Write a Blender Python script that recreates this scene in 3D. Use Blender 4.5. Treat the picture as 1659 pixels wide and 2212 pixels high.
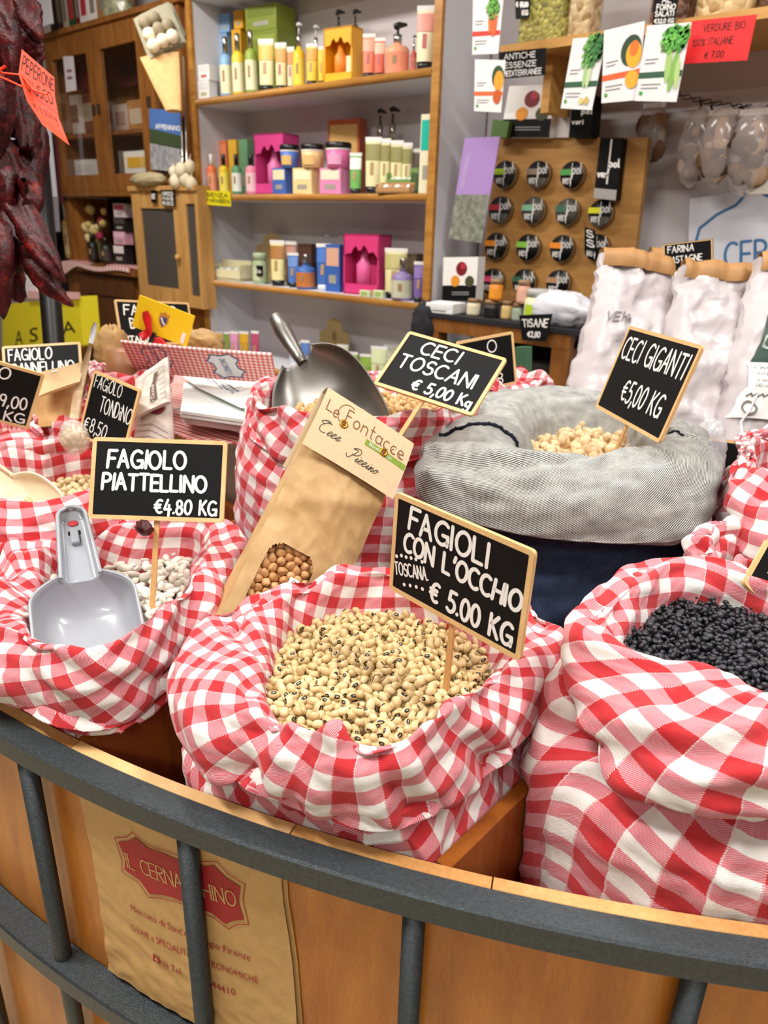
import bpy, math, random
import numpy as np
from mathutils import Matrix, Vector
PI = math.pi
col = bpy.context.scene.collection
scene = bpy.context.scene
for _o in list(bpy.data.objects): bpy.data.objects.remove(_o)

# ---------------------------------------------------------------- camera
YAW, PITCH, ROLL, FPX = math.radians(41.244), math.radians(21.406), math.radians(1.594), 1600.0
CO = np.array([0, 0, 1.38])
_h = np.array([-math.sin(YAW), math.cos(YAW), 0]); _z = np.array([0, 0, 1.0]); _r = np.array([math.cos(YAW), math.sin(YAW), 0])
FW = math.cos(PITCH)*_h - math.sin(PITCH)*_z
_u = math.sin(PITCH)*_h + math.cos(PITCH)*_z
CR = math.cos(ROLL)*_r + math.sin(ROLL)*_u
CU = -math.sin(ROLL)*_r + math.cos(ROLL)*_u
cam_d = bpy.data.cameras.new('camera'); cam = bpy.data.objects.new('camera', cam_d); col.objects.link(cam)
cam.matrix_world = Matrix(((CR[0], CU[0], -FW[0], 0), (CR[1], CU[1], -FW[1], 0), (CR[2], CU[2], -FW[2], CO[2]), (0, 0, 0, 1)))
cam_d.sensor_fit = 'VERTICAL'; cam_d.sensor_height = 36; cam_d.lens = FPX/2212*36
cam_d.clip_start = .02
cam_d.dof.use_dof = True; cam_d.dof.focus_distance = .66; cam_d.dof.aperture_fstop = 9.5
scene.camera = cam

# ---------------------------------------------------------------- light
w = bpy.data.worlds.new('world'); scene.world = w; w.use_nodes = True
w.node_tree.nodes['Background'].inputs[0].default_value = (.95, .97, 1, 1)
w.node_tree.nodes['Background'].inputs[1].default_value = .35
scene.view_settings.view_transform = 'Standard'; scene.view_settings.look = 'None'
scene.view_settings.gamma = 1; scene.view_settings.use_curve_mapping = False
scene.view_settings.exposure = -0.08
def area(name, loc, size, power, colr=(1, .96, .9), aim=None):
    l = bpy.data.lights.new(name, 'AREA'); l.shape = 'RECTANGLE'; l.size, l.size_y = size
    l.energy = power; l.color = colr
    o = bpy.data.objects.new(name, l); col.objects.link(o); o.location = loc
    if aim is not None:
        o.rotation_euler = (Vector(aim)-Vector(loc)).to_track_quat('-Z', 'Y').to_euler()
    return o
area('ceiling_lamp', (-.9, -.35, 2.62), (1.1, .16), 40, (1, .97, .92))
area('ceiling_lamp', (.9, -1.3, 2.62), (1.1, .2), 27, (1, .96, .9))
area('ceiling_lamp', (.55, .75, 2.62), (1.1, .16), 30, (1, .97, .93))
area('ceiling_lamp', (-2.4, 1.0, 2.62), (1.2, .2), 46, (1, .95, .88))
area('ceiling_lamp', (-.6, 1.25, 2.62), (1.2, .16), 12, (1, .95, .9))

# ---------------------------------------------------------------- helpers
def ray(u, v): return FW + CR*(u-829.5)/FPX - CU*(v-1106)/FPX
def at(u, v, ax, val):                       # point of the line of sight through (u, v) on the plane axis = val
    d = ray(u, v); return CO + d*(val-CO[ax])/d[ax]
def dep(u, v, t): return CO + ray(u, v)*t    # the same at depth t
def pj(p):
    d = np.asarray(p, float)-CO; k = d@FW
    return np.array([829.5+FPX*(d@CR)/k, 1106-FPX*(d@CU)/k])
def lin(c):                                  # '#rrggbb' to linear
    if isinstance(c, str):
        c = [int(c[i:i+2], 16)/255 for i in (1, 3, 5)]
        return tuple(x/12.92 if x <= .04045 else ((x+.055)/1.055)**2.4 for x in c)+(1,)
    return tuple(c)+(1,) if len(c) == 3 else c
MATS = {}
class NT:
    def __init__(s, m): s.t = m.node_tree; s.n = s.t.nodes; s.l = s.t.links; s.b = s.n['Principled BSDF']
    def node(s, typ, ins=None, **kw):
        n = s.n.new(typ)
        for k, v in kw.items(): setattr(n, k, v)
        for k, v in (ins or {}).items():
            if hasattr(v, 'links') or isinstance(v, bpy.types.NodeSocket): s.l.new(v, n.inputs[k])
            else: n.inputs[k].default_value = v
        return n
    def m(s, op, a, b=0, c=0):
        n = s.n.new('ShaderNodeMath'); n.operation = op
        for i, v in enumerate((a, b, c)):
            if isinstance(v, bpy.types.NodeSocket): s.l.new(v, n.inputs[i])
            else: n.inputs[i].default_value = v
        return n.outputs[0]
    def ramp(s, fac, stops):
        n = s.n.new('ShaderNodeValToRGB'); e = n.color_ramp.elements
        while len(e) > 1: e.remove(e[0])
        e[0].position, e[0].color = stops[0][0], lin(stops[0][1])
        for p, c in stops[1:]: x = e.new(p); x.color = lin(c)
        s.l.new(fac, n.inputs[0]); return n.outputs[0]
    def coord(s, kind='Object', scale=(1, 1, 1), rot=(0, 0, 0)):
        tc = s.n.new('ShaderNodeTexCoord'); mp = s.n.new('ShaderNodeMapping')
        mp.inputs['Scale'].default_value = scale; mp.inputs['Rotation'].default_value = rot
        s.l.new(tc.outputs[kind], mp.inputs[0]); return mp.outputs[0]
    def noise(s, vec, scale, detail=4, rough=.55):
        n = s.node('ShaderNodeTexNoise', {'Scale': scale, 'Detail': detail, 'Roughness': rough}); s.l.new(vec, n.inputs[0]); return n.outputs[0]
    def bump(s, h, strength=.3, dist=.001):
        n = s.node('ShaderNodeBump', {'Strength': strength, 'Distance': dist}); s.l.new(h, n.inputs['Height'])
        s.l.new(n.outputs[0], s.b.inputs['Normal'])
    def col(s, c): s.l.new(c, s.b.inputs['Base Color'])
def mat(name, color='#888888', rough=.6, metal=0., vary=0., vs=20., bump=0., bs=200., spec=.5, trans=0., alpha=1., emit=None, coat=0.):
    if name in MATS: return MATS[name]
    m = bpy.data.materials.new(name); m.use_nodes = True; t = NT(m); c = lin(color)
    t.b.inputs['Base Color'].default_value = c; t.b.inputs['Roughness'].default_value = rough
    t.b.inputs['Metallic'].default_value = metal; t.b.inputs['Specular IOR Level'].default_value = spec
    t.b.inputs['Transmission Weight'].default_value = trans; t.b.inputs['Alpha'].default_value = alpha
    t.b.inputs['Coat Weight'].default_value = coat
    if emit: t.b.inputs['Emission Color'].default_value = c; t.b.inputs['Emission Strength'].default_value = emit
    if vary:
        f = t.noise(t.coord(), vs)
        t.col(t.ramp(f, [(.3, tuple(x*(1-vary) for x in c[:3])), (.7, tuple(min(1, x*(1+vary*.6)) for x in c[:3]))]))
    if bump: t.bump(t.noise(t.coord(), bs), bump, .001)
    MATS[name] = m; return m
def C(color, rough=.45, **kw):               # plain coloured material cached by its colour
    return mat('paint_%s_%d' % (color.strip('#'), int(rough*100)), color, rough, **kw)
def wood(name, a, b, grain=(3, 3, 30), rough=.45, sc=6, bump=.08):
    if name in MATS: return MATS[name]
    m = bpy.data.materials.new(name); m.use_nodes = True; t = NT(m)
    v = t.coord('Object', grain); f = t.noise(v, sc, 6, .6); f2 = t.noise(t.coord('Object', tuple(g*9 for g in grain)), sc*2, 3)
    x = t.m('ADD', t.m('MULTIPLY', f, .72), t.m('MULTIPLY', f2, .28))
    t.col(t.ramp(x, [(.32, a), (.68, b)])); t.b.inputs['Roughness'].default_value = rough
    t.bump(f2, bump*2, .0004); MATS[name] = m; return m
def gingham(name='gingham_cloth', p=.0248, red='#c20a1e', white='#ebe7e3', twill=.0012):
    m = bpy.data.materials.new(name); m.use_nodes = True; t = NT(m)
    uv = t.n.new('ShaderNodeUVMap'); uv.uv_map = 'UVMap'
    nz = t.node('ShaderNodeTexNoise', {'Scale': 900, 'Detail': 1}); t.l.new(uv.outputs[0], nz.inputs[0])
    sp = t.n.new('ShaderNodeSeparateXYZ'); t.l.new(uv.outputs[0], sp.inputs[0])
    j = t.m('MULTIPLY', t.m('SUBTRACT', nz.outputs[0], .5), .0008)
    U, V = t.m('ADD', sp.outputs[0], j), t.m('ADD', sp.outputs[1], j)
    su = t.m('LESS_THAN', t.m('FRACT', t.m('DIVIDE', U, p)), .5); sv = t.m('LESS_THAN', t.m('FRACT', t.m('DIVIDE', V, p)), .5)
    s2 = t.m('ADD', su, sv); x = t.m('SUBTRACT', s2, t.m('MULTIPLY', t.m('MULTIPLY', su, sv), 2))
    tw = t.m('SINE', t.m('MULTIPLY', t.m('ADD', sp.outputs[0], sp.outputs[1]), 2*PI/twill))
    thin = t.m('LESS_THAN', t.m('ABSOLUTE', t.m('SUBTRACT', t.m('FRACT', t.m('DIVIDE', t.m('ADD', U, .0006), p/2)), .5)), 0.5)
    fac = t.m('ADD', t.m('MULTIPLY', s2, .5), t.m('MULTIPLY', x, t.m('MULTIPLY', tw, .30)))
    # pale warp threads at the check borders
    def edge(c): return t.m('LESS_THAN', t.m('FRACT', t.m('DIVIDE', t.m('ADD', c, p*4), p/2)), .05)
    dash = t.m('GREATER_THAN', t.m('SINE', t.m('MULTIPLY', sp.outputs[1], 2*PI/.0018)), -.2)
    e = t.m('MULTIPLY', edge(U), dash)
    fac = t.m('MULTIPLY', fac, t.m('SUBTRACT', 1, t.m('MULTIPLY', e, .75)))
    big = t.node('ShaderNodeTexNoise', {'Scale': 40, 'Detail': 3}); t.l.new(uv.outputs[0], big.inputs[0])
    c1 = t.ramp(fac, [(0, white), (.5, '#d66379'), (1, red)])
    mx = t.node('ShaderNodeMix', {0: t.m('MULTIPLY', big.outputs[0], .12)}, data_type='RGBA'); t.l.new(c1, mx.inputs[6]); mx.inputs[7].default_value = lin('#d8c3bb')
    t.col(mx.outputs[2]); t.b.inputs['Roughness'].default_value = .92; t.b.inputs['Specular IOR Level'].default_value = .15
    t.b.inputs['Sheen Weight'].default_value = .15
    wv = t.m('MULTIPLY', t.m('SINE', t.m('MULTIPLY', sp.outputs[0], 2*PI/.0011)), t.m('SINE', t.m('MULTIPLY', sp.outputs[1], 2*PI/.0011)))
    cr = t.node('ShaderNodeTexNoise', {'Scale': 75, 'Detail': 3, 'Roughness': .5, 'Distortion': 1.2}); t.l.new(uv.outputs[0], cr.inputs[0])
    t.bump(t.m('ADD', t.m('ADD', wv, t.m('MULTIPLY', nz.outputs[0], 1.5)), t.m('MULTIPLY', cr.outputs[0], 9)), .45, .0003); MATS[name] = m; return m
def denim(name, a, b, per=.0022, k=1.0, lo=.25, hi=.75):
    m = bpy.data.materials.new(name); m.use_nodes = True; t = NT(m)
    uv = t.n.new('ShaderNodeUVMap'); uv.uv_map = 'UVMap'
    sp = t.n.new('ShaderNodeSeparateXYZ'); t.l.new(uv.outputs[0], sp.inputs[0])
    nz = t.node('ShaderNodeTexNoise', {'Scale': 1500, 'Detail': 2}); t.l.new(uv.outputs[0], nz.inputs[0])
    n2 = t.node('ShaderNodeTexNoise', {'Scale': 60, 'Detail': 4}); t.l.new(uv.outputs[0], n2.inputs[0])
    ph = t.m('MULTIPLY', t.m('ADD', sp.outputs[0], t.m('MULTIPLY', sp.outputs[1], k)), 2*PI/per)
    s = t.m('SINE', t.m('ADD', ph, t.m('MULTIPLY', nz.outputs[0], 2.5)))
    x = t.m('ADD', t.m('MULTIPLY', s, .32), t.m('ADD', t.m('MULTIPLY', nz.outputs[0], .5), t.m('MULTIPLY', n2.outputs[0], .5)))
    t.col(t.ramp(x, [(lo, a), (hi, b)])); t.b.inputs['Roughness'].default_value = .9; t.b.inputs['Specular IOR Level'].default_value = .15
    t.bump(s, .3, .0004); MATS[name] = m; return m

class MB:
    def __init__(s): s.V = []; s.F = []; s.M = []; s.S = []
    def add(s, V, F, mi=0, smooth=False):
        o = len(s.V); s.V += [tuple(map(float, v)) for v in V]; s.F += [tuple(i+o for i in f) for f in F]
        s.M += [mi]*len(F); s.S += [smooth]*len(F); return s
    def box(s, a, b, mi=0, bev=0):
        x0, y0, z0 = a; x1, y1, z1 = b
        if bev:
            e = bev; P = []
            for z, k in ((z0, e), (z0+e, 0), (z1-e, 0), (z1, e)):
                P += [(x0+e, y0+k, z), (x1-e, y0+k, z), (x1-k, y0+e, z), (x1-k, y1-e, z), (x1-e, y1-k, z), (x0+e, y1-k, z), (x0+k, y1-e, z), (x0+k, y0+e, z)]
            F = [tuple(range(7, -1, -1)), tuple(range(24, 32))]
            for r in range(3):
                for i in range(8): j = (i+1) % 8; F.append((r*8+i, r*8+j, r*8+8+j, r*8+8+i))
            return s.add(P, F, mi)
        V = [(x0, y0, z0), (x1, y0, z0), (x1, y1, z0), (x0, y1, z0), (x0, y0, z1), (x1, y0, z1), (x1, y1, z1), (x0, y1, z1)]
        return s.add(V, [(3, 2, 1, 0), (4, 5, 6, 7), (0, 1, 5, 4), (1, 2, 6, 5), (2, 3, 7, 6), (3, 0, 4, 7)], mi)
    def lathe(s, prof, c=(0, 0, 0), n=20, sx=1, sy=1, mi=0, smooth=True, caps=True):
        V = []; F = []
        for r, z in prof:
            for i in range(n): a = 2*PI*i/n; V.append((c[0]+r*sx*math.cos(a), c[1]+r*sy*math.sin(a), c[2]+z))
        for k in range(len(prof)-1):
            for i in range(n): j = (i+1) % n; F.append((k*n+i, k*n+j, k*n+n+j, k*n+n+i))
        if caps: F += [tuple(range(n-1, -1, -1)), tuple(range((len(prof)-1)*n, len(prof)*n))]
        return s.add(V, F, mi, smooth)
    def tube(s, pts, r, n=8, mi=0, caps=True, flat=1.0):
        pts = [np.array(p, float) for p in pts]; rs = r if hasattr(r, '__len__') else [r]*len(pts); V = []; F = []; up = np.array([0, 0, 1.0])
        for k, p in enumerate(pts):
            d = pts[min(k+1, len(pts)-1)]-pts[max(k-1, 0)]; d /= np.linalg.norm(d)+1e-12
            a = np.cross(d, up)
            if np.linalg.norm(a) < .1: a = np.cross(d, (1, 0, 0))
            a /= np.linalg.norm(a); b = np.cross(a, d)
            for i in range(n): t = 2*PI*i/n; V.append(p+rs[k]*(a*math.cos(t)+b*flat*math.sin(t)))
        for k in range(len(pts)-1):
            for i in range(n): j = (i+1) % n; F.append((k*n+i, k*n+j, k*n+n+j, k*n+n+i))
        if caps: F += [tuple(range(n)), tuple(range(len(pts)*n-1, (len(pts)-1)*n-1, -1))]
        return s.add(V, F, mi, True)
    def prism(s, poly, z0, z1, mi=0):        # polygon in x-y, extruded along z
        n = len(poly); V = [(x, y, z0) for x, y in poly]+[(x, y, z1) for x, y in poly]
        F = [tuple(range(n-1, -1, -1)), tuple(range(n, 2*n))]+[(i, (i+1) % n, n+(i+1) % n, n+i) for i in range(n)]
        return s.add(V, F, mi)
    def grid(s, P, mi=0, smooth=True, closed=False):
        P = np.asarray(P); a, b = P.shape[:2]; F = []
        for i in range(a-1):
            for j in range(b if closed else b-1): k = (j+1) % b; F.append((i*b+j, i*b+k, i*b+b+k, i*b+b+j))
        return s.add(P.reshape(-1, 3), F, mi, smooth)
    def xf(s, M):
        s.V = [tuple(M @ Vector(v)) for v in s.V]; return s
    def build(s, name, mats, parent=None, **kw):
        me = bpy.data.meshes.new(name); me.from_pydata(s.V, [], s.F)
        mats = mats if isinstance(mats, (list, tuple)) else [mats]
        for m in mats: me.materials.append(m)
        me.polygons.foreach_set('material_index', s.M); me.polygons.foreach_set('use_smooth', s.S); me.update()
        return link(name, me, parent, **kw)
def link(name, me, parent=None, label=None, cat=None, group=None, kind=None, M=None):
    o = bpy.data.objects.new(name, me); col.objects.link(o)
    if parent is not None: o.parent = parent
    if M is not None: o.matrix_world = M
    return tag(o, label, cat, group, kind)
def tag(o, label=None, cat=None, group=None, kind=None):
    for k, v in (('label', label), ('category', cat), ('group', group), ('kind', kind)):
        if v: o[k] = v
    return o
def empty(name, M=None, label=None, cat=None, group=None, loc=None, rz=0):
    o = bpy.data.objects.new(name, None); col.objects.link(o); o.empty_display_size = .02
    if loc is not None: M = Matrix.Translation(Vector(loc)) @ Matrix.Rotation(rz, 4, 'Z')
    if M is not None: o.matrix_world = M
    return tag(o, label, cat, group)
def frame(c, X, Y):
    X = Vector(X).normalized(); Z = X.cross(Vector(Y)).normalized(); Y = Z.cross(X)
    M = Matrix((X, Y, Z)).transposed().to_4x4(); M.translation = Vector(c); return M
def copy_tree(o, parent=None):
    c = o.copy(); col.objects.link(c); c.parent = parent
    for ch in o.children: copy_tree(ch, c)
    return c
def rrect(w, h, r, n=4, cx=0, cy=0):
    P = []
    for sx, sy, a0 in ((1, 1, 0), (-1, 1, 90), (-1, -1, 180), (1, -1, 270)):
        for i in range(n+1):
            a = math.radians(a0+90*i/n); P.append((cx+sx*(w/2-r)+r*math.cos(a), cy+sy*(h/2-r)+r*math.sin(a)))
    return P

# ------------------------------------------------- handwriting as thin strokes
def arc(cx, cy, rx, ry, a0, a1, n=9):
    return [(cx+rx*math.cos(math.radians(a0+(a1-a0)*i/n)), cy+ry*math.sin(math.radians(a0+(a1-a0)*i/n))) for i in range(n+1)]
G = {
 'A': (.62, [[(0, 0), (.31, 1), (.62, 0)], [(.12, .36), (.5, .36)]]),
 'B': (.52, [[(0, 0), (0, 1)], [(0, 1)]+arc(.2, .76, .25, .24, 90, -90)+[(0, .52)], [(0, .52)]+arc(.22, .26, .3, .26, 90, -90)+[(0, 0)]]),
 'C': (.6, [arc(.38, .5, .38, .5, 55, 305, 12)]),
 'D': (.6, [[(0, 0), (0, 1)], [(0, 1)]+arc(.12, .5, .48, .5, 90, -90, 12)+[(0, 0)]]),
 'E': (.48, [[(.48, 1), (0, 1), (0, 0), (.48, 0)], [(0, .52), (.42, .52)]]),
 'F': (.48, [[(.5, 1), (0, 1), (0, 0)], [(0, .54), (.4, .54)]]),
 'G': (.68, [arc(.38, .5, .38, .5, 50, 330, 13)+[(.68, .42), (.4, .42)], [(.68, .44), (.68, .02)]]),
 'H': (.58, [[(0, 0), (0, 1)], [(.58, 0), (.58, 1)], [(0, .5), (.58, .5)]]),
 'I': (.06, [[(.03, 0), (.03, 1)]]),
 'K': (.55, [[(0, 0), (0, 1)], [(.5, 1), (0, .45)], [(.12, .56), (.55, 0)]]),
 'L': (.46, [[(0, 1), (0, 0), (.46, 0)]]),
 'M': (.72, [[(0, 0), (.06, 1), (.36, .35), (.66, 1), (.72, 0)]]),
 'N': (.6, [[(0, 0), (0, 1), (.6, 0), (.6, 1)]]),
 'O': (.72, [arc(.36, .5, .36, .5, 90, 450, 16)]),
 'P': (.52, [[(0, 0), (0, 1)], [(0, 1)]+arc(.22, .75, .3, .26, 90, -90)+[(0, .49)]]),
 'Q': (.72, [arc(.36, .5, .36, .5, 90, 450, 16), [(.45, .25), (.74, -.05)]]),
 'R': (.54, [[(0, 0), (0, 1)], [(0, 1)]+arc(.22, .76, .3, .24, 90, -90)+[(0, .52)], [(.15, .52), (.54, 0)]]),
 'S': (.52, [arc(.27, .75, .24, .25, 35, 250, 8)+arc(.25, .27, .27, .27, 80, -145, 9)]),
 'T': (.58, [[(0, 1), (.58, 1)], [(.29, 1), (.29, 0)]]),
 'U': (.6, [[(0, 1), (0, .35)]+arc(.3, .32, .3, .32, 180, 360)+[(.6, 1)]]),
 'V': (.6, [[(0, 1), (.3, 0), (.6, 1)]]),
 'Z': (.55, [[(0, 1), (.55, 1), (0, 0), (.55, 0)]]),
 '0': (.56, [arc(.28, .5, .28, .5, 90, 450, 16)]), '1': (.25, [[(0, .75), (.22, 1), (.22, 0)]]),
 '2': (.5, [arc(.25, .72, .25, .28, 160, -30, 8)+[(0, 0), (.5, 0)]]),
 '3': (.48, [arc(.2, .75, .25, .25, 140, -90, 8)+arc(.2, .26, .28, .26, 90, -140, 8)]),
 '4': (.55, [[(.3, 1), (0, .32), (.55, .32)], [(.42, .62), (.36, -.15)]]),
 '5': (.5, [[(.48, 1), (.08, 1), (.04, .56)]+arc(.2, .3, .3, .3, 100, -140, 10)]),
 '6': (.5, [[(.4, 1)]+arc(.5, .5, .5, .55, 120, 180, 4)+arc(.25, .27, .25, .27, 170, -190, 12)]),
 '7': (.5, [[(0, 1), (.5, 1), (.15, 0)], [(.1, .5), (.45, .5)]]),
 '8': (.5, [arc(.25, .76, .21, .24, -90, 270, 12)+arc(.25, .26, .25, .26, 90, -270, 12)]),
 '9': (.5, [arc(.25, .72, .24, .27, 0, 360, 12)+[(.49, .6), (.35, 0)]]),
 '€': (.62, [arc(.4, .5, .34, .46, 60, 300, 10), [(-.05, .6), (.45, .62)], [(-.05, .4), (.42, .42)]]),
 ',': (.12, [[(.1, .12), (.02, -.15)]]), '.': (.1, [[(.04, .04), (.06, .06)]]), "'": (.1, [[(.08, 1.05), (.03, .8)]]),
 '%': (.7, [arc(.12, .8, .12, .16, 0, 360, 8), arc(.55, .2, .12, .16, 0, 360, 8), [(.6, 1), (.1, 0)]]),
 '/': (.3, [[(0, 0), (.3, 1)]]), '-': (.3, [[(0, .45), (.3, .45)]]), ' ': (.35, []),
 'a': (.42, [arc(.2, .26, .2, .26, 40, 330, 10), [(.42, .52), (.4, .1), (.48, 0)]]),
 'c': (.36, [arc(.22, .26, .22, .26, 55, 305, 9)]), 'e': (.42, [[(.02, .24), (.4, .3)]+arc(.21, .27, .2, .26, 10, 310, 10)]),
 'g': (.42, [arc(.2, .28, .2, .24, 40, 330, 10), [(.42, .52), (.4, -.2)]+arc(.2, -.2, .2, .2, 0, -150, 6)]),
 'i': (.06, [[(.03, .52), (.03, 0)], [(.03, .75), (.04, .77)]]), 'l': (.1, [[(.03, 1), (.03, .08), (.12, 0)]]),
 'n': (.4, [[(0, .52), (0, 0)], [(0, .35)]+arc(.2, .32, .2, .2, 160, 0, 6)+[(.4, 0)]]),
 'o': (.42, [arc(.21, .26, .21, .26, 90, 450, 12)]), 't': (.3, [[(.13, .85), (.13, .1), (.26, 0)], [(0, .55), (.3, .55)]]),
 'r': (.3, [[(0, .52), (0, 0)], [(0, .3), (.12, .48), (.3, .5)]]), 'v': (.4, [[(0, .52), (.2, 0), (.4, .52)]]),
 'p': (.42, [[(0, .52), (0, -.4)], arc(.2, .26, .22, .26, 150, -150, 10)]), 'j': (.14, [[(.12, .52), (.12, -.25), (-.05, -.38)], [(.12, .75), (.13, .77)]]),
 'f': (.3, [[(.32, .95), (.2, 1), (.12, .85), (.12, 0)], [(0, .55), (.28, .55)]]), 's': (.34, [[(.32, .48), (.1, .5), (.05, .38), (.28, .2), (.26, .03), (0, .04)]]),
 'u': (.4, [[(0, .52), (0, .15), (.15, 0), (.35, .1), (.38, .52)], [(.38, .52), (.38, 0)]]), 'd': (.42, [arc(.2, .26, .2, .26, 40, 330, 10), [(.42, 1), (.42, 0)]]),
 'm': (.6, [[(0, .52), (0, 0)], [(0, .4), (.15, .52), (.3, .4), (.3, 0)], [(.3, .4), (.45, .52), (.6, .4), (.6, 0)]]), 'b': (.42, [[(0, 1), (0, 0)], arc(.2, .26, .22, .26, 150, -150, 10)]),
 'h': (.4, [[(0, 1), (0, 0)], [(0, .35)]+arc(.2, .32, .2, .2, 160, 0, 6)+[(.4, 0)]]), 'z': (.36, [[(0, .5), (.36, .5), (0, 0), (.36, 0)]]),
}
def text_strokes(s, rnd, gap=.2, jit=.03):
    x = 0; out = []
    for ch in s:
        wd, st = G.get(ch, G['-'])
        dy = rnd.uniform(-jit, jit); sh = rnd.uniform(-.06, .08)*(jit > 0)
        for pl in st: out.append([(x+px+sh*py, py+dy) for px, py in pl])
        x += wd+gap
    return out, max(.01, x-gap)
def ribbon(mb, pl, th, z=0, mi=0):           # one stroke: joined quads with round ends, laid like shingles
    n = 8; e = max(3e-6, min(8e-6, th*.01))
    for q, (x, y) in enumerate(pl):
        z_ = z; z = z_+e*(q % 12)*2
        mb.add([(x+th/2*math.cos(2*PI*i/n), y+th/2*math.sin(2*PI*i/n), z) for i in range(n)], [tuple(range(n))], mi); z = z_
    for q, ((a, b), (c, d)) in enumerate(zip(pl[:-1], pl[1:])):
        L = math.hypot(c-a, d-b)
        if L < 1e-7: continue
        ox, oy = -(d-b)/L*th/2, (c-a)/L*th/2
        k = z+e*((q % 12)*2+1); mb.add([(a+ox, b+oy, k), (a-ox, b-oy, k), (c-ox, d-oy, k), (c+ox, d+oy, k)], [(0, 1, 2, 3)], mi)
def write(mb, s, x0, x1, yc, h, th, rnd=None, rot=0, z=0, mi=0, jit=.03):
    rnd = rnd or random.Random(len(s)); st, W = text_strokes(s, rnd, jit=jit); k = (x1-x0)/W
    c, sn = math.cos(math.radians(rot)), math.sin(math.radians(rot))
    for pl in st:
        Q = []
        for px, py in pl:
            X = px*k-(x1-x0)/2; Y = (py-.5)*h; Q.append(((x0+x1)/2+X*c-Y*sn, yc+X*sn+Y*c))
        ribbon(mb, Q, th, z, mi)
def font(s, size=1.0):                       # built-in Blender font as flat faces, centred
    cu = bpy.data.curves.new('t', 'FONT'); cu.body = s; cu.size = size; cu.align_x = 'CENTER'; cu.align_y = 'CENTER'; cu.resolution_u = 3
    o = bpy.data.objects.new('t', cu); col.objects.link(o)
    me = bpy.data.meshes.new_from_object(o.evaluated_get(bpy.context.evaluated_depsgraph_get()))
    V = [tuple(v.co) for v in me.vertices]; F = [tuple(p.vertices) for p in me.polygons]
    bpy.data.objects.remove(o); bpy.data.curves.remove(cu); bpy.data.meshes.remove(me); return V, F
def fwrite(mb, s, x, y, width, h=None, rot=0, z=0, mi=0, shear=0, warp=None):
    V, F = font(s)
    if not V: return
    A = np.array(V); w0 = np.ptp(A[:, 0]); A[:, 0] -= A[:, 0].min()+w0/2; k = width/w0; ky = k if h is None else h/.72
    c, sn = math.cos(math.radians(rot)), math.sin(math.radians(rot)); X = A[:, 0]*k+shear*A[:, 1]*ky; Y = A[:, 1]*ky
    P = np.stack([x+X*c-Y*sn, y+X*sn+Y*c, np.full(len(X), z)], 1)
    mb.add(P, F, mi)

# ---------------------------------------------------------------- shared materials
M_ging = gingham(); M_ging2 = gingham('gingham_cloth_wide', .0272)
M_wood_box = wood('stained_plywood', '#74360c', '#a8601c', (8, 8, 1.2), .38)
M_wood_panel = wood('front_plywood', '#a55a12', '#d18832', (6, 6, 1.0), .32)
M_wood_rim = wood('raw_wood_edge', '#b67a3c', '#dcae70', (2, 2, 20), .5)
M_wood_shelf = wood('shelf_edge_wood', '#9a6426', '#c58f45', (1, 8, 8), .4)
M_wood_cab = wood('cabinet_wood', '#6d3f18', '#9c6630', (6, 6, 1), .4)
M_wood_light = wood('light_cabinet_wood', '#a9793f', '#cfa163', (6, 6, 1), .45)
M_board = wood('display_board_wood', '#96672f', '#b98a4c', (1.2, 6, 9), .45, 5)
M_frame = wood('sign_frame_wood', '#d9ab6e', '#ecc992', (4, 4, 4), .5)
M_stick = wood('stick_wood', '#c08a4c', '#dcb279', (20, 2, 20), .5)
M_chalk = mat('blackboard_paint', '#0b0c0d', .6, vary=.35, vs=25, spec=.2)
M_ink = mat('white_marker', '#f2f0ec', .6)
M_white = mat('white_paint', '#dcdde6', .5); M_paper = mat('white_paper', '#efedea', .7)
M_kraft = mat('kraft_paper', '#c79d66', .75, vary=.12, vs=60, bump=.25, bs=300)
M_black = mat('black_plastic', '#0c0c0d', .3); M_steel = mat('steel', '#b6b3ad', .22, 1.0, vary=.1, vs=30)
M_rail = mat('hammered_iron', '#4a5155', .40, .6, vary=.25, vs=300, bump=.5, bs=900)

# ---------------------------------------------------------------- room
def struct(name, a, b, m):
    return MB().box(a, b).build(name, m, kind='structure')
M_wall = mat('wall_plaster', '#cfc9cc', .8, vary=.04, vs=3)
struct('floor', (-6, -2.2, -.05), (3, 3.2, 0), mat('floor_tile', '#d9c9a8', .4, vary=.08, vs=9))
struct('ceiling', (-6, -2.2, 2.7), (3, 3.2, 2.75), M_white)
struct('wall_back', (-6, 2.255, 0), (3, 2.33, 2.7), M_wall)
M_shop = mat('shop_far_wall', '#7d7268', .8, vary=.2, vs=2)
struct('wall_front', (-6, -2.25, 0), (3, -2.2, 2.7), M_shop)
struct('wall_left', (-6.05, -2.2, 0), (-6, 3.2, 2.7), M_shop)
struct('wall_right', (3, -2.2, 0), (3.05, 3.2, 2.7), M_shop)

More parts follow.
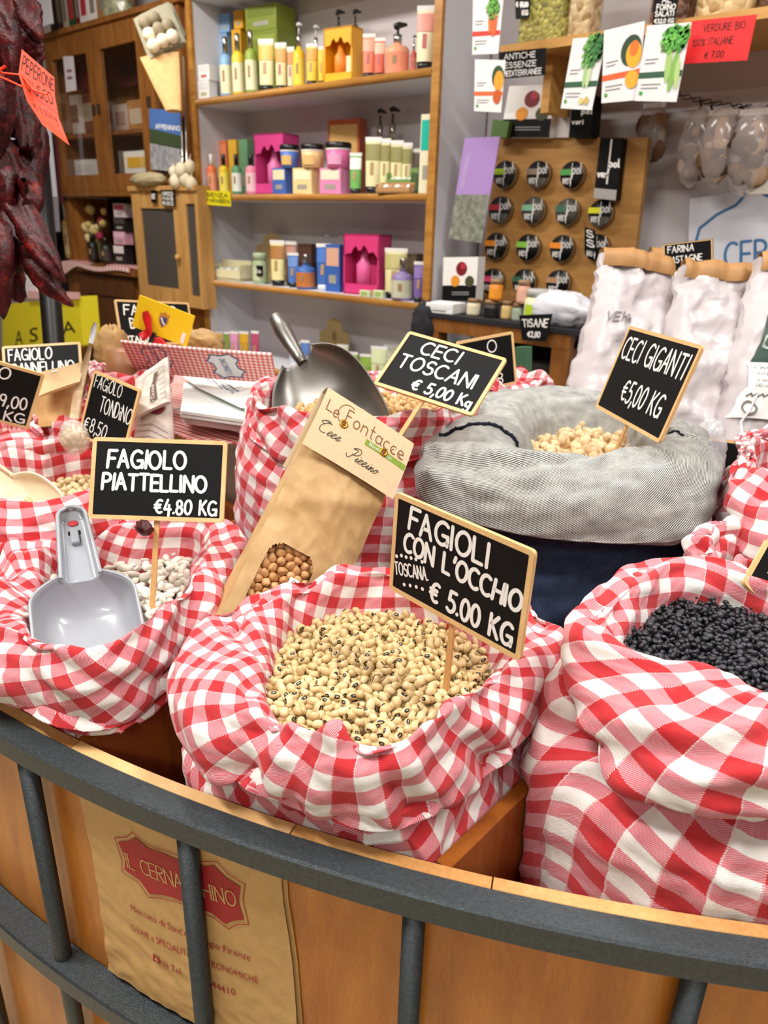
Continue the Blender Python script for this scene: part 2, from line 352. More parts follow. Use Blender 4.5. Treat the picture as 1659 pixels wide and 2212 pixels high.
# ---------------------------------------------------------------- counter: iron basket, plywood bins
CX, CY, RR = -.86371, 1.64736, 1.47436
def cyl(u, v, r):                            # line of sight meets the upright cylinder round the counter's axis
    d = ray(u, v); o = CO[:2]-np.array([CX, CY]); a = d[:2]@d[:2]; b = 2*(o@d[:2]); c = o@o-r*r
    t = (-b-math.sqrt(b*b-4*a*c))/2/a; return CO+d*t
def ang(p): return math.atan2(p[1]-CY, p[0]-CX)
def ring(mb, r0, r1, z0, z1, a0, a1, n=90, bev=.002, mi=0):
    P = []
    for i in range(n+1):
        a = a0+(a1-a0)*i/n; c, s = math.cos(a), math.sin(a); e = bev
        P.append([(CX+r*c, CY+r*s, z) for r, z in ((r0+e, z0), (r1-e, z0), (r1, z0+e), (r1, z1-e), (r1-e, z1), (r0+e, z1), (r0, z1-e), (r0, z0+e))])
    P = np.array(P); n8 = P.shape[1]; mb.grid(P, mi, False, True)
    k = len(mb.V)-P.shape[0]*n8; mb.F += [tuple(range(k, k+n8)), tuple(range(k+P.shape[0]*n8-1, k+(P.shape[0]-1)*n8-1, -1))]; mb.M += [mi]*2; mb.S += [False]*2
    return mb
RZ = .96
A0, A1 = math.radians(-112), math.radians(-30)
bask = empty('iron_basket', label='dark grey curved iron rail with upright bars round the wooden bins', cat='railing', loc=(CX, CY-RR, 0))
def rel(o, p):
    o.matrix_parent_inverse = p.matrix_world.inverted(); return o
bpy.context.view_layer.update()
def child(o, root): o.parent = root; o.matrix_parent_inverse = root.matrix_world.inverted(); return o
child(ring(MB(), RR, RR+.0225, RZ-.023, RZ, A0, A1, 140).build('top_rail', M_rail), bask)
child(ring(MB(), RR-.004, RR+.026, .668, .692, A0, A1, 140).build('bottom_rail', M_rail), bask)
child(ring(MB(), RR-.004, RR+.022, .30, .32, A0, A1, 100).build('bottom_rail', M_rail), bask)
bars = [ang(at(40, 1625, 2, .945)), ang(at(386, 1808, 2, .94)), ang(at(886, 1985, 2, .94)), ang(at(1518, 2125, 2, .94))]
st = (bars[0]-bars[3])/3
for a in [bars[0]+st, bars[0]]+bars[1:]+[bars[3]-st, bars[3]-2*st]:
    mb = MB(); x, y = CX+(RR+.011)*math.cos(a), CY+(RR+.011)*math.sin(a)
    mb.lathe([(.0082, .30), (.0082, RZ-.02)], (x, y, 0), 16)
    child(mb.build('upright_bar', M_rail), bask)
# bins
bx = empty('wooden_bin_unit', label='curved stained plywood bin unit holding the front row of bean sacks', cat='bin', loc=(-.38, .3, 0))
ZW = .957
def front(n, a0, a1, r0, r1, z0, z1, m, b=.0008): return child(ring(MB(), r0, r1, z0, z1, a0, a1, 30, b).build(n, m), bx)
aj = [ang(at(0, 1560, 2, ZW))-.35, ang(at(175, 1600, 2, ZW)), ang(at(625, 1803, 2, ZW)), ang(at(1060, 1930, 2, ZW)), A1]
for i in range(4):
    front('rim_strip', aj[i]+.0004, aj[i+1]-.0004, RR-.012, RR-.0005, ZW-.03, ZW+.0003*(i % 2), [M_wood_rim, wood('rim_pale', '#d2a368', '#e8c48d', (2, 2, 20), .5), M_wood_rim, M_wood_rim][i])
pa = [A0, bars[0]+.006, bars[0]+.075, bars[2]-.004, bars[3]+.01, A1]
for i in range(5):
    front('front_panel', pa[i]+.0006, pa[i+1]-.0006, RR-.011, RR-.004+.001*(i % 2), .32, ZW-.03, M_wood_panel)
DX = [-1.15, -.845, -.5365, -.2265, .085, .39]
def rimy(x): return CY-math.sqrt((RR-.012)**2-(x-CX)**2)
for x in DX:
    child(MB().box((x-.006, rimy(x)+.001, .70), (x+.006, .67, ZW-.001), bev=.0008).build('divider', M_wood_box), bx)
child(MB().box((-1.15, .658, .70), (.39, .67, ZW-.002), bev=.0008).build('divider', M_wood_box), bx)
mb = MB()
poly = [(x, rimy(x)+.002) for x in np.linspace(-1.15, .39, 30)]+[(.39, .67), (-1.15, .67)]
mb.prism(poly, .69, .70); child(mb.build('bin_floor', M_wood_box), bx)
# raised tier behind
tier = empty('raised_display_table', label='stepped wooden table behind the bins, mostly hidden under the rear sacks', cat='table', loc=(-.6, 1.1, 0))
M_dark = wood('dark_wood', '#2a1a10', '#4a2c18', (2, 8, 8), .5)
child(MB().box((-1.75, .672, .78), (.45, 1.35, .80)).build('tabletop', M_dark), tier)
for x, y in ((-1.7, .72), (.38, .72), (-1.7, 1.3), (.38, 1.3)): child(MB().box((x-.025, y-.025, 0), (x+.025, y+.025, .78)).build('leg', M_dark), tier)

# ---------------------------------------------------------------- cloth sacks
def perlin(x, y, seed, px=None):
    rs = np.random.RandomState(seed); g = rs.rand(64, 64)*2*PI
    xi, yi = np.floor(x).astype(int), np.floor(y).astype(int); fx, fy = x-xi, y-yi
    def gr(i, j, dx, dy):
        a = g[(i % px if px else i) % 64, j % 64]; return np.cos(a)*dx+np.sin(a)*dy
    s = lambda t: t*t*t*(t*(6*t-15)+10)
    a, b, c, d = gr(xi, yi, fx, fy), gr(xi+1, yi, fx-1, fy), gr(xi, yi+1, fx, fy-1), gr(xi+1, yi+1, fx-1, fy-1)
    u, v = s(fx), s(fy); return (a*(1-u)+b*u)*(1-v)+(c*(1-u)+d*u)*v
def polar(P, cen, n, sm, k=2):
    P = np.array(P); a = np.arctan2(P[:, 1]-cen[1], P[:, 0]-cen[0]); r = np.hypot(P[:, 0]-cen[0], P[:, 1]-cen[1])
    o = np.argsort(a); a, r, z = a[o], r[o], P[o, 2]
    a = np.concatenate([a-2*PI, a, a+2*PI]); t = np.linspace(0, 2*PI, n, endpoint=False); t2 = (t+PI) % (2*PI)-PI
    def f(q):
        y = np.interp(t2, a, np.concatenate([q]*3)); F = np.fft.rfft(y); k = np.arange(len(F)); return np.fft.irfft(F*np.exp(-(k*sm)**2/2), n)
    return f(r), f(z)
def angmap(L, t):                            # periodic interpolation of [(degrees, value)] or a constant
    if not hasattr(L, '__len__'): return np.full(len(t), float(L))
    L = sorted(L); a = np.radians([q[0] for q in L]); v = np.array([q[1] for q in L], float)
    y = np.interp((t+PI) % (2*PI)-PI, np.concatenate([a-2*PI, a, a+2*PI]), np.concatenate([v]*3))
    F = np.fft.rfft(y); k = np.arange(len(F)); return np.fft.irfft(F*np.exp(-(k*.12)**2/2), len(t))
SACKS = {}
def sack(key, label, cen, inner, outer, zb, zcr, drop=.02, zbot=.75, m=None, m2=None, n=320, seed=1, fold=.004, lump=.006, pinch=(), npinch=9,
         rot=(0, 0), shift=(0, 0), body=(-.012, -.02), clamp=None, per=.0248, sub=9, cat='sack', tw=0., name='cloth_sack', mold=1):
    m = m or M_ging; m2 = m2 or m
    t = np.linspace(0, 2*PI, n, endpoint=False); rnd = random.Random(seed)
    ri, _ = polar([(*at(u, v, 2, zb)[:2], zb) if not isinstance(u, str) else v for u, v in inner], cen, n, .10)
    ro, zo = polar([tuple(at(*q[:2], 2, q[2])) for q in outer], cen, n, .09)
    ro = np.maximum(ro, ri+.025); wd = ro-ri; zc = angmap(zcr, t); dr = angmap(drop, t); zl = zo-dr
    H = zc-zb
    rb1, rb2 = np.maximum(ro+body[0], ri+.036), np.maximum(ro+body[1], ri+.026)
    K = [(ri*.86, zb-.035+0*t), (ri-.002, zb-.004+0*t), (ri+.10*wd, zb+.62*H), (ri+.36*wd, zc), (ri+.68*wd, zc-.16*(zc-zo)-.002), (ro-.06*wd, zc-.55*(zc-zo)), (ro, zo), (ro-.04*wd, zl+.3*dr), (ro-.17*wd, zl),
         (ro-.38*wd, zl+.010), (ro-.40*wd, zl-.004), (rb1-.012, zl-.028), (rb1, zl-.06), ((rb1+rb2)/2, (zl+zbot)/2), (rb2, zbot+.02+0*t), (rb2*.9, zbot+0*t)]
    Rk = np.array([k[0] for k in K]); Zk = np.array([k[1] for k in K]); nk = len(K); rows_r, rows_z, S = [], [], []
    for i in range(nk-1):
        i0, i3 = max(i-1, 0), min(i+2, nk-1)
        for j in range(sub):
            x = j/sub; h = lambda A: .5*((2*A[i])+(-A[i0]+A[i+1])*x+(2*A[i0]-5*A[i]+4*A[i+1]-A[i3])*x*x+(-A[i0]+3*A[i]-3*A[i+1]+A[i3])*x**3)
            rows_r.append(h(Rk)); rows_z.append(h(Zk)); S.append(i+x)
    rr, zz, S = np.array(rows_r), np.array(rows_z), np.array(S)[:, None]
    T = np.broadcast_to(t, rr.shape).copy()
    L = np.concatenate([np.zeros((1, n)), np.cumsum(np.hypot(np.diff(rr, axis=0), np.diff(zz, axis=0)), 0)]); L = L-L[3*sub][None]
    X, Y = cen[0]+rr*np.cos(T), cen[1]+rr*np.sin(T); P = np.stack([X, Y, zz], 2)
    # creases and puffs
    cuffm = np.clip((S-1)/1.5, 0, 1)*np.clip((nk-1-S)/2, .3, 1); body_m = np.clip(S-9.5, 0, 1)
    D = lump*perlin(T/(2*PI)*7+L*6, L*14+3, seed, 7)*1.6
    D = D-fold*1.3*(1-2.2*np.abs(perlin(T/(2*PI)*8+L*26, L*13, seed+5, 8)))
    D = D+fold*.8*(1-2.2*np.abs(perlin(T/(2*PI)*6+L*7, L*42, seed+9, 6)))
    D = D+.0011*(1-2.2*np.abs(perlin(T/(2*PI)*30+L*50, L*70, seed+31, 30)))
    D = D-fold*.45*(1-2.2*np.abs(perlin(T/(2*PI)*21-L*40, L*30, seed+11, 21)))
    D = D+body_m*fold*1.5*(1-2*np.abs(perlin(T/(2*PI)*26, L*4, seed+13, 26)))
    pins = list(pinch)+[(rnd.uniform(-180, 180), rnd.uniform(.09, .20), rnd.uniform(.002, .007), rnd.uniform(-12, 12)) for _ in range(npinch)]
    for a, wv, dp, sl in pins:
        d = (T-math.radians(a)-sl*L+PI) % (2*PI)-PI
        D = D-dp*np.exp(-(d/wv)**2)*1.2*np.clip((10-S)/1.5, 0, 1)+dp*.55*(np.exp(-((d-2*wv)/wv)**2)+np.exp(-((d+2*wv)/wv)**2))*np.clip((10-S)/1.5, 0, 1)
    du = np.roll(P, -1, 1)-np.roll(P, 1, 1); dv = np.gradient(P, axis=0); N = np.cross(du, dv); N /= np.linalg.norm(N, axis=2, keepdims=True)+1e-12
    if N[4*sub, :, 2].mean() < 0: N = -N
    P = P+N*(D*cuffm)[..., None]
    if clamp:
        x0, x1, y1 = clamp
        low = P[..., 2] < ZW+.012
        P[..., 0] = np.where(low, np.clip(P[..., 0], x0+.009, x1-.009), P[..., 0]); P[..., 1] = np.where(low, np.minimum(P[..., 1], y1-.006), P[..., 1])
        dx, dy = P[..., 0]-CX, P[..., 1]-CY; rr2 = np.hypot(dx, dy); lim = RR-.016; k = np.where(low & (rr2 > lim), lim/rr2, 1)
        P[..., 0] = CX+dx*k; P[..., 1] = CY+dy*k
    # texture coordinates along the cloth, in metres
    Rm = float(np.mean(ri+.6*wd)); N0 = max(1, round(2*PI*Rm/per)); Rm = N0*per/2/PI
    kk = rot[0]*np.cos(T-math.radians(rot[1])); Uu = T*Rm-kk*.09*np.tanh(L/.09)+shift[0]+tw*L; Vv = L+rot[0]*Rm*np.sin(T-math.radians(rot[1]))+shift[1]
    wx = perlin(T/(2*PI)*9, L*12, seed+21, 9)*.012; Vv = Vv+wx
    root = empty(name, label=label, cat=cat, loc=(cen[0], cen[1], zbot))
    split = 9*sub+sub//2
    for nm, r0, r1, mm in (('rolled_cuff', 0, split, m), ('sack_body', split, len(S)-1, m2)):
        Q = P[r0:r1+1]; a = Q.shape[0]; V = Q.reshape(-1, 3)-np.array([cen[0], cen[1], zbot])
        i, j = np.meshgrid(np.arange(a-1), np.arange(n), indexing='ij'); k = (j+1) % n
        F = np.stack([i*n+j, i*n+k, (i+1)*n+k, (i+1)*n+j], 2).reshape(-1, 4)
        me = bpy.data.meshes.new(nm); me.from_pydata(V.tolist(), [], F.tolist())
        if nm == 'sack_body' : pass
        uu, vv = Uu[r0:r1+1], Vv[r0:r1+1]
        fu = np.stack([uu[i, j], uu[i, k]+(k < j)*2*PI*Rm, uu[i+1, k]+(k < j)*2*PI*Rm, uu[i+1, j]], 2).reshape(-1)
        fv = np.stack([vv[i, j], vv[i, k], vv[i+1, k], vv[i+1, j]], 2).reshape(-1)
        ul = me.uv_layers.new(name='UVMap'); ul.data.foreach_set('uv', np.stack([fu, fv], 1).ravel())
        me.materials.append(mm); me.polygons.foreach_set('use_smooth', [True]*len(me.polygons)); me.update()
        link(nm, me, root)
    SACKS[key] = dict(cen=np.array(cen), ri=ri, zb=zb, root=root, P=P, zbot=zbot, S=S, sub=sub, N=N)
    return root
def stitch(key, th, s0, s1, m, r=.0016, nm='stitched_seam', n=26, bumpy=.25, dth=0):
    sk = SACKS[key]; P = sk['P']; rows = np.linspace(s0*sk['sub'], s1*sk['sub'], n).astype(int); j = int((math.radians(th) % (2*PI))/(2*PI)*P.shape[1])
    pts = [P[i, (j+int(dth*q/n)) % P.shape[1]]+sk['N'][i, (j+int(dth*q/n)) % P.shape[1]]*r*.5 for q, i in enumerate(rows)]
    o = MB().tube(pts, [r*(1+bumpy*((q % 2)*2-1)) for q in range(n)], 7).build(nm, m)
    bpy.context.view_layer.update(); return child(o, sk['root'])

S1 = sack('eyed', 'red gingham sack of black-eyed beans in the middle bin', (-.355, .395),
     [(580, 1540), (592, 1450), (625, 1375), (740, 1322), (860, 1325), (960, 1350), (1060, 1425), (1045, 1500), (960, 1570), (885, 1640), (850, 1668), (700, 1625), (620, 1575)],
     [(358, 1500, 1.01), (372, 1430, 1.025), (440, 1345, 1.04), (600, 1270, 1.05), (760, 1238, 1.055), (900, 1250, 1.055), (1100, 1290, 1.05), (1222, 1345, 1.045), (1190, 1480, 1.02), (1100, 1620, 1.0),
      (1000, 1705, .995), (900, 1748, .995), (750, 1755, .995), (600, 1718, .995), (480, 1665, .995), (385, 1600, 1.0)],
     1.02, [(-90, 1.045), (-40, 1.052), (0, 1.055), (60, 1.055), (120, 1.06), (180, 1.05), (-140, 1.045)], .012, .72,
     seed=3, rot=(-.9, 215), clamp=(DX[2], DX[3], .655), pinch=[(-50, .09, .007, 5), (-20, .1, .005, 6), (165, .12, .007, -6), (-110, .12, .005, 5), (-150, .1, .005, -8)], shift=(.004, .0))
S2 = sack('white', 'red gingham sack of white beans with a grey scoop in it, left bin', (-.655, .30),
     [(95, 1385), (120, 1290), (190, 1225), (300, 1212), (420, 1195), (400, 1260), (370, 1340), (330, 1370), (200, 1478), (150, 1455)],
     [(-200, 1470, .99), (-250, 1300, 1.03), (0, 1125, 1.05), (200, 1122, 1.05), (400, 1118, 1.05), (505, 1140, 1.05), (522, 1180, 1.04), (470, 1330, 1.01), (350, 1490, .985), (170, 1570, .985), (60, 1535, .985), (0, 1512, .985)],
     1.015, [(-90, 1.035), (0, 1.05), (90, 1.06), (180, 1.05)], .01, .72,
     seed=8, rot=(.8, 10), clamp=(DX[1], DX[2], .655), npinch=14, lump=.008, fold=.005)
S3 = sack('lentil', 'large red gingham sack of black lentils bulging over the right front rail', (-.085, .56),
     [(1345, 1475), (1350, 1420), (1400, 1365), (1480, 1315), (1560, 1330), (1660, 1360), (1860, 1450), (1900, 1520), (1700, 1515), (1560, 1500), (1450, 1490)],
     [(1200, 1430, 1.07), (1215, 1370, 1.08), (1260, 1300, 1.09), (1340, 1240, 1.09), (1450, 1200, 1.09), (1560, 1225, 1.09), (1700, 1300, 1.09), (2000, 1400, 1.08), (2050, 1600, 1.05), (1900, 1750, 1.03), (1659, 1765, 1.03), (1500, 1755, 1.03), (1350, 1690, 1.03), (1240, 1560, 1.04)],
     1.06, [(-90, 1.085), (0, 1.09), (90, 1.095), (180, 1.10)], .012, .72, m=M_ging2, per=.0272,
     seed=12, rot=(-.5, 200), clamp=(DX[3], DX[4], .655), body=(.012, .02), npinch=7)
S4 = sack('small', 'tall red gingham sack of chickpeas behind the paper bag', (-.70, .78),
     [(560, 900), (620, 865), (760, 845), (900, 850), (970, 875), (900, 930), (760, 950), (640, 930)],
     [(522, 890, 1.14), (535, 850, 1.16), (600, 832, 1.16), (760, 810, 1.16), (960, 850, 1.16), (1010, 880, 1.15), (1000, 930, 1.13), (880, 960, 1.115), (700, 950, 1.115), (580, 935, 1.12)],
     1.135, 1.165, .012, .80, seed=21, body=(.012, .02), rot=(.5, 90), n=300)
S5 = sack('denim', 'denim sack with grey inside cuff full of giant chickpeas', (-.40, .87),
     [(1140, 1030), (1160, 975), (1190, 935), (1260, 925), (1335, 935), (1345, 975), (1320, 1025), (1230, 1040)],
     [(902, 1040, 1.09), (925, 950, 1.12), (1000, 870, 1.14), (1120, 828, 1.15), (1260, 840, 1.15), (1420, 895, 1.15), (1540, 960, 1.14), (1565, 1010, 1.12), (1545, 1100, 1.09), (1480, 1160, 1.075), (1350, 1168, 1.075), (1150, 1155, 1.075), (1000, 1115, 1.075), (925, 1080, 1.08)],
     1.105, 1.15, .012, .80, m=denim('grey_denim_inside', '#2a3036', '#dadad4', .0024), m2=denim('dark_denim', '#0e1626', '#4a5c7c', lo=.2, hi=1.0),
     seed=33, lump=.007, fold=.003, npinch=6, body=(-.035, -.03), name='denim_sack')
M_thread = mat('navy_thread', '#121b2e', .9)
stitch('denim', 236, 1.3, 4.6, M_thread, .0026, n=34, dth=-8)
stitch('denim', 28, 1.6, 6.0, M_thread, .0015, n=34, dth=-10)

# ---------------------------------------------------------------- pulses
def bean_mesh(name, a, b, c, mats, kidney=0., eye=False, bumpy=0., n=16, k=10, beak=0., seed=0):
    V = []; F = []; rs = random.Random(seed)
    for i in range(k+1):
        th = PI*i/k
        for j in range(n):
            ph = 2*PI*j/n; x, y, z = math.cos(th), math.sin(th)*math.cos(ph), math.sin(th)*math.sin(ph)
            q = 1+bumpy*(math.sin(3*ph+5*th+seed)*math.sin(2*th+seed*2)+.5*math.cos(5*ph-3*th))
            X, Y, Z = a*x*q, b*y*q, c*z*q
            Y -= kidney*(b)*(1-abs(x)**2*1.6)*(1 if y > 0 else .55)*abs(y)**.5*(1 if y > 0 else -1)*.5+kidney*b*(.5-x*x)*.5
            if beak: X += beak*max(0, x-.7)*a*3; 
            if beak and bumpy: Y -= .22*b*math.exp(-(z/.22)**2)*(y > 0)
            V.append((X, Y, Z))
    for i in range(k):
        for j in range(n): q = (j+1) % n; F.append((i*n+j, i*n+q, i*n+n+q, i*n+n+j))
    me = bpy.data.meshes.new(name); me.from_pydata(V, [], F); me.polygons.foreach_set('use_smooth', [True]*len(F))
    for m in mats: me.materials.append(m)
    at_ = me.attributes.new('eye', 'FLOAT', 'POINT'); vals = []
    for v in V:
        x, y, z = v[0]/a, v[1]/b, v[2]/c
        if not eye: vals.append(0.); continue
        r = math.hypot((x-.05)/.46, z/.42) if y > 0 else 9; r2 = math.hypot((x-.05)/.20, z/.15) if y > 0 else 9
        vals.append(1.0 if r < 1 else max(0., 1-(r-1)*4)); 
        if r2 < 1: vals[-1] = 0.25
    at_.data.foreach_set('value', vals); return me
def bean_mat(name, c1, c2, rough=.35, eye='#15100e', bump=0., scale=60, coat=0.):
    m = bpy.data.materials.new(name); m.use_nodes = True; t = NT(m)
    oi = t.n.new('ShaderNodeObjectInfo'); f = t.noise(t.coord('Generated'), 2.5, 3); f2 = t.noise(t.coord('Object'), scale, 2)
    x = t.m('ADD', t.m('MULTIPLY', oi.outputs['Random'], .5), t.m('ADD', t.m('MULTIPLY', f, .25), t.m('MULTIPLY', f2, .25)))
    c = t.ramp(x, [(.15, c1), (.85, c2)])
    a = t.n.new('ShaderNodeAttribute'); a.attribute_name = 'eye'
    mx = t.node('ShaderNodeMix', data_type='RGBA'); t.l.new(t.m('MULTIPLY', t.m('SUBTRACT', a.outputs['Fac'], .35), 4), mx.inputs[0]); mx.clamp_factor = True
    t.l.new(c, mx.inputs[6]); mx.inputs[7].default_value = lin(eye); t.col(mx.outputs[2])
    t.b.inputs['Roughness'].default_value = rough; t.b.inputs['Subsurface Weight'].default_value = 0
    if bump: t.bump(t.noise(t.coord('Object'), 500, 3), bump, .0004)
    return m
def inside(key):
    sk = SACKS[key]; ri = sk['ri']; n = len(ri)
    def f(x, y, m=0):
        a = math.atan2(y-sk['cen'][1], x-sk['cen'][0]) % (2*PI); r = math.hypot(x-sk['cen'][0], y-sk['cen'][1])
        return r, ri[int(a/(2*PI)*n) % n]+m
    return f
def heap(f, cx, cy, rmax, z0, mound, count, rad, margin, seed, view=True, layers=.55):
    # drop round grains one by one into a shallow dish and keep where each one comes to rest
    rnd = random.Random(seed); cell = rad*2; G_ = {}; out = []
    def rest(x, y):
        r, R_ = f(x, y, margin); z = z0+mound*(1-min(1, (r/max(R_, 1e-3)))**2)
        gi, gj = int(x//cell), int(y//cell)
        for i in (gi-1, gi, gi+1):
            for j in (gj-1, gj, gj+1):
                for (px, py, pz) in G_.get((i, j), ()):
                    d = (px-x)**2+(py-y)**2
                    if d < (2*rad)**2: z = max(z, pz+math.sqrt((2*rad)**2-d)*layers/.55*.55)
        return z
    tries = 0
    while len(out) < count and tries < count*4:
        tries += 1; best = None
        for q in range(9):
            x = cx+rnd.uniform(-rmax, rmax); y = cy+rnd.uniform(-rmax, rmax); r, R_ = f(x, y, margin)
            if r > R_: continue
            z = rest(x, y)
            r0 = z-(mound*(1-(r/R_)**2))
            if best is None or r0 < best[0]: best = (r0, x, y, z)
        if best is None: continue
        _, x, y, z = best; out.append((x, y, z)); G_.setdefault((int(x//cell), int(y//cell)), []).append((x, y, z))
    return out
def scatter(pts, meshes, name, label, cat, group, stuff_name, stuff_label, seed, tilt=35, limit=300, kind_cat=None):
    rnd = random.Random(seed)
    # grains that no other grain covers and that lie nearest the lens come first
    vis = []
    arr = np.array(pts)
    for i, p in enumerate(pts):
        d = arr-np.array(p); up = (d[:, 2] > .0012) & (np.hypot(d[:, 0]+d[:, 2]*.6*0, d[:, 1]) < .0042)
        vis.append((int(up.sum() > 0), float(np.linalg.norm(np.array(p)-CO)), i))
    vis.sort(); order = [v[2] for v in vis]
    sV, sF, n0 = [], [], 0; first = True; evs = []
    for q, i in enumerate(order):
        p = pts[i]; me = meshes[rnd.randrange(len(meshes))]
        M = Matrix.Translation(Vector(p)) @ Matrix.Rotation(rnd.uniform(0, 2*PI), 4, 'Z') @ Matrix.Rotation(math.radians(rnd.gauss(0, tilt)), 4, 'Y') @ Matrix.Rotation(rnd.uniform(0, 2*PI), 4, 'X') @ Matrix.Scale(rnd.uniform(.88, 1.1), 4)
        if q < limit:
            o = bpy.data.objects.new(name, me); col.objects.link(o); o.matrix_world = M; tag(o, label, cat, group)
        else:
            V = np.array([v.co for v in me.vertices]); R_ = np.array(M)
            sV.append(V@R_[:3, :3].T+R_[:3, 3]); sF.append(np.array([list(pp.vertices) for pp in me.polygons])+n0); n0 += len(V)
            ev = np.zeros(len(V), 'f'); me.attributes['eye'].data.foreach_get('value', ev); evs.append(ev)
    if sV:
        me = bpy.data.meshes.new(stuff_name); me.from_pydata(np.concatenate(sV).tolist(), [], np.concatenate(sF).tolist())
        me.polygons.foreach_set('use_smooth', [True]*len(me.polygons)); me.materials.append(meshes[0].materials[0])
        a = me.attributes.new('eye', 'FLOAT', 'POINT'); a.data.foreach_set('value', np.concatenate(evs)); me.update()
        link(stuff_name, me, None, stuff_label, cat, group, 'stuff')
def fill(key, rad, count, mound, margin, meshes, name, label, cat, group, seed, tilt=30, limit=300, dz=-.004, clip=None, stuff=None, avoid=None, bed=0.):
    sk = SACKS[key]; f0 = inside(key); c = sk['cen']; rm = float(sk['ri'].max())+margin
    f = f0 if clip is None else (lambda x, y, m: ((9, 1) if clip(x, y) else f0(x, y, m)))
    # bed of cloth-coloured darkness is avoided by a lower closed surface of the same pulses
    pts = heap(f, c[0], c[1], rm, sk['zb']-.010, mound, count, rad, margin, seed)
    if avoid: pts = [p for p in pts if not avoid(p)]
    scatter(pts, meshes, name, label, cat, group, name+'s', stuff or ('deeper layer of the '+group), seed, tilt, limit)
    n = len(sk['ri'])//4; V = [(c[0], c[1], sk['zb']-.012+mound-bed)]; F = []
    for i in range(n):
        a = 2*PI*i/n; r = sk['ri'][i*4]+margin-.002
        V.append((c[0]+r*math.cos(a), c[1]+r*math.sin(a), sk['zb']-.013-bed))
        F.append((0, 1+i, 1+(i+1) % n))
    mb = MB().add(V, F, 0, True)
    o = mb.build(name+'_bed', meshes[0].materials[0]); o['kind'] = 'stuff'; tag(o, 'bottom layer under the '+group, cat, group)
    return pts
m_eye = bean_mat('cream_bean', '#bd9e68', '#e6d2a4', .38)
eyed = [bean_mesh('eyed%d' % i, .0050+.0003*i, .0037, .0035, [m_eye], .14, True, 0, 20, 14, seed=i) for i in range(3)]
fill('eyed', .0036, 1500, .006, .008, eyed, 'black_eyed_bean', 'small cream bean with a black eye in the middle gingham sack', 'bean', 'black-eyed beans in the middle gingham sack', 5)
sp0, sp1 = dep(212, 1492, .655), dep(152, 1095, .775)
def in_scoop(p):
    Y = sp1-sp0; L = np.linalg.norm(Y); Y = Y/L; N_ = CO-sp0; N_ = N_-(N_@Y)*Y; N_ /= np.linalg.norm(N_); X = np.cross(Y, N_); d = np.array(p)-sp0; y, x, z = d@Y, d@X, d@N_
    return -.03 < y < L*.62 and abs(x) < .052 and z > -.046
m_wb = bean_mat('white_bean', '#dcd5c4', '#f1ede2', .3)
fill('white', .0049, 420, .004, .008, [bean_mesh('wb%d' % i, .0078+.0007*i, .0046, .0034, [m_wb], .2, seed=i) for i in range(3)], 'white_bean', 'flat white bean in the left gingham sack', 'bean', 'white beans in the left gingham sack', 6, 22, avoid=in_scoop, bed=.04)
m_len = bean_mat('black_lentil', '#17181c', '#34363e', .38)
fill('lentil', .0024, 3400, .008, .008, [bean_mesh('len%d' % i, .0031, .0030, .0019, [m_len], 0, False, .03, 9, 6, seed=i) for i in range(2)], 'black_lentil', 'tiny black lentil in the right gingham sack', 'lentil', 'black lentils in the right gingham sack', 7, 20,
     clip=lambda x, y: pj((x, y, 1.06))[0] > 1720)
m_cg = bean_mat('giant_chickpea', '#c9a678', '#e6cca2', .55, bump=.15)
fill('denim', .0066, 210, .006, .01, [bean_mesh('cg%d' % i, .0077, .0070, .0068, [m_cg], .05, False, .07, 18, 12, .35, seed=i+1) for i in range(4)], 'giant_chickpea', 'large wrinkled chickpea in the denim sack', 'chickpea', 'giant chickpeas in the denim sack', 8, 60)
m_cs = bean_mat('small_chickpea', '#b98d55', '#d8b27c', .55, bump=.15)
cs = [bean_mesh('cs%d' % i, .0052, .0048, .0047, [m_cs], .05, False, .06, 14, 10, .35, seed=i+3) for i in range(3)]
fill('small', .0046, 560, .01, .006, cs, 'small_chickpea', 'small tan chickpea in the tall gingham sack', 'chickpea', 'small chickpeas in the tall gingham sack', 9, 60, clip=lambda x, y: math.hypot(x+.60, y-.70) > .16)

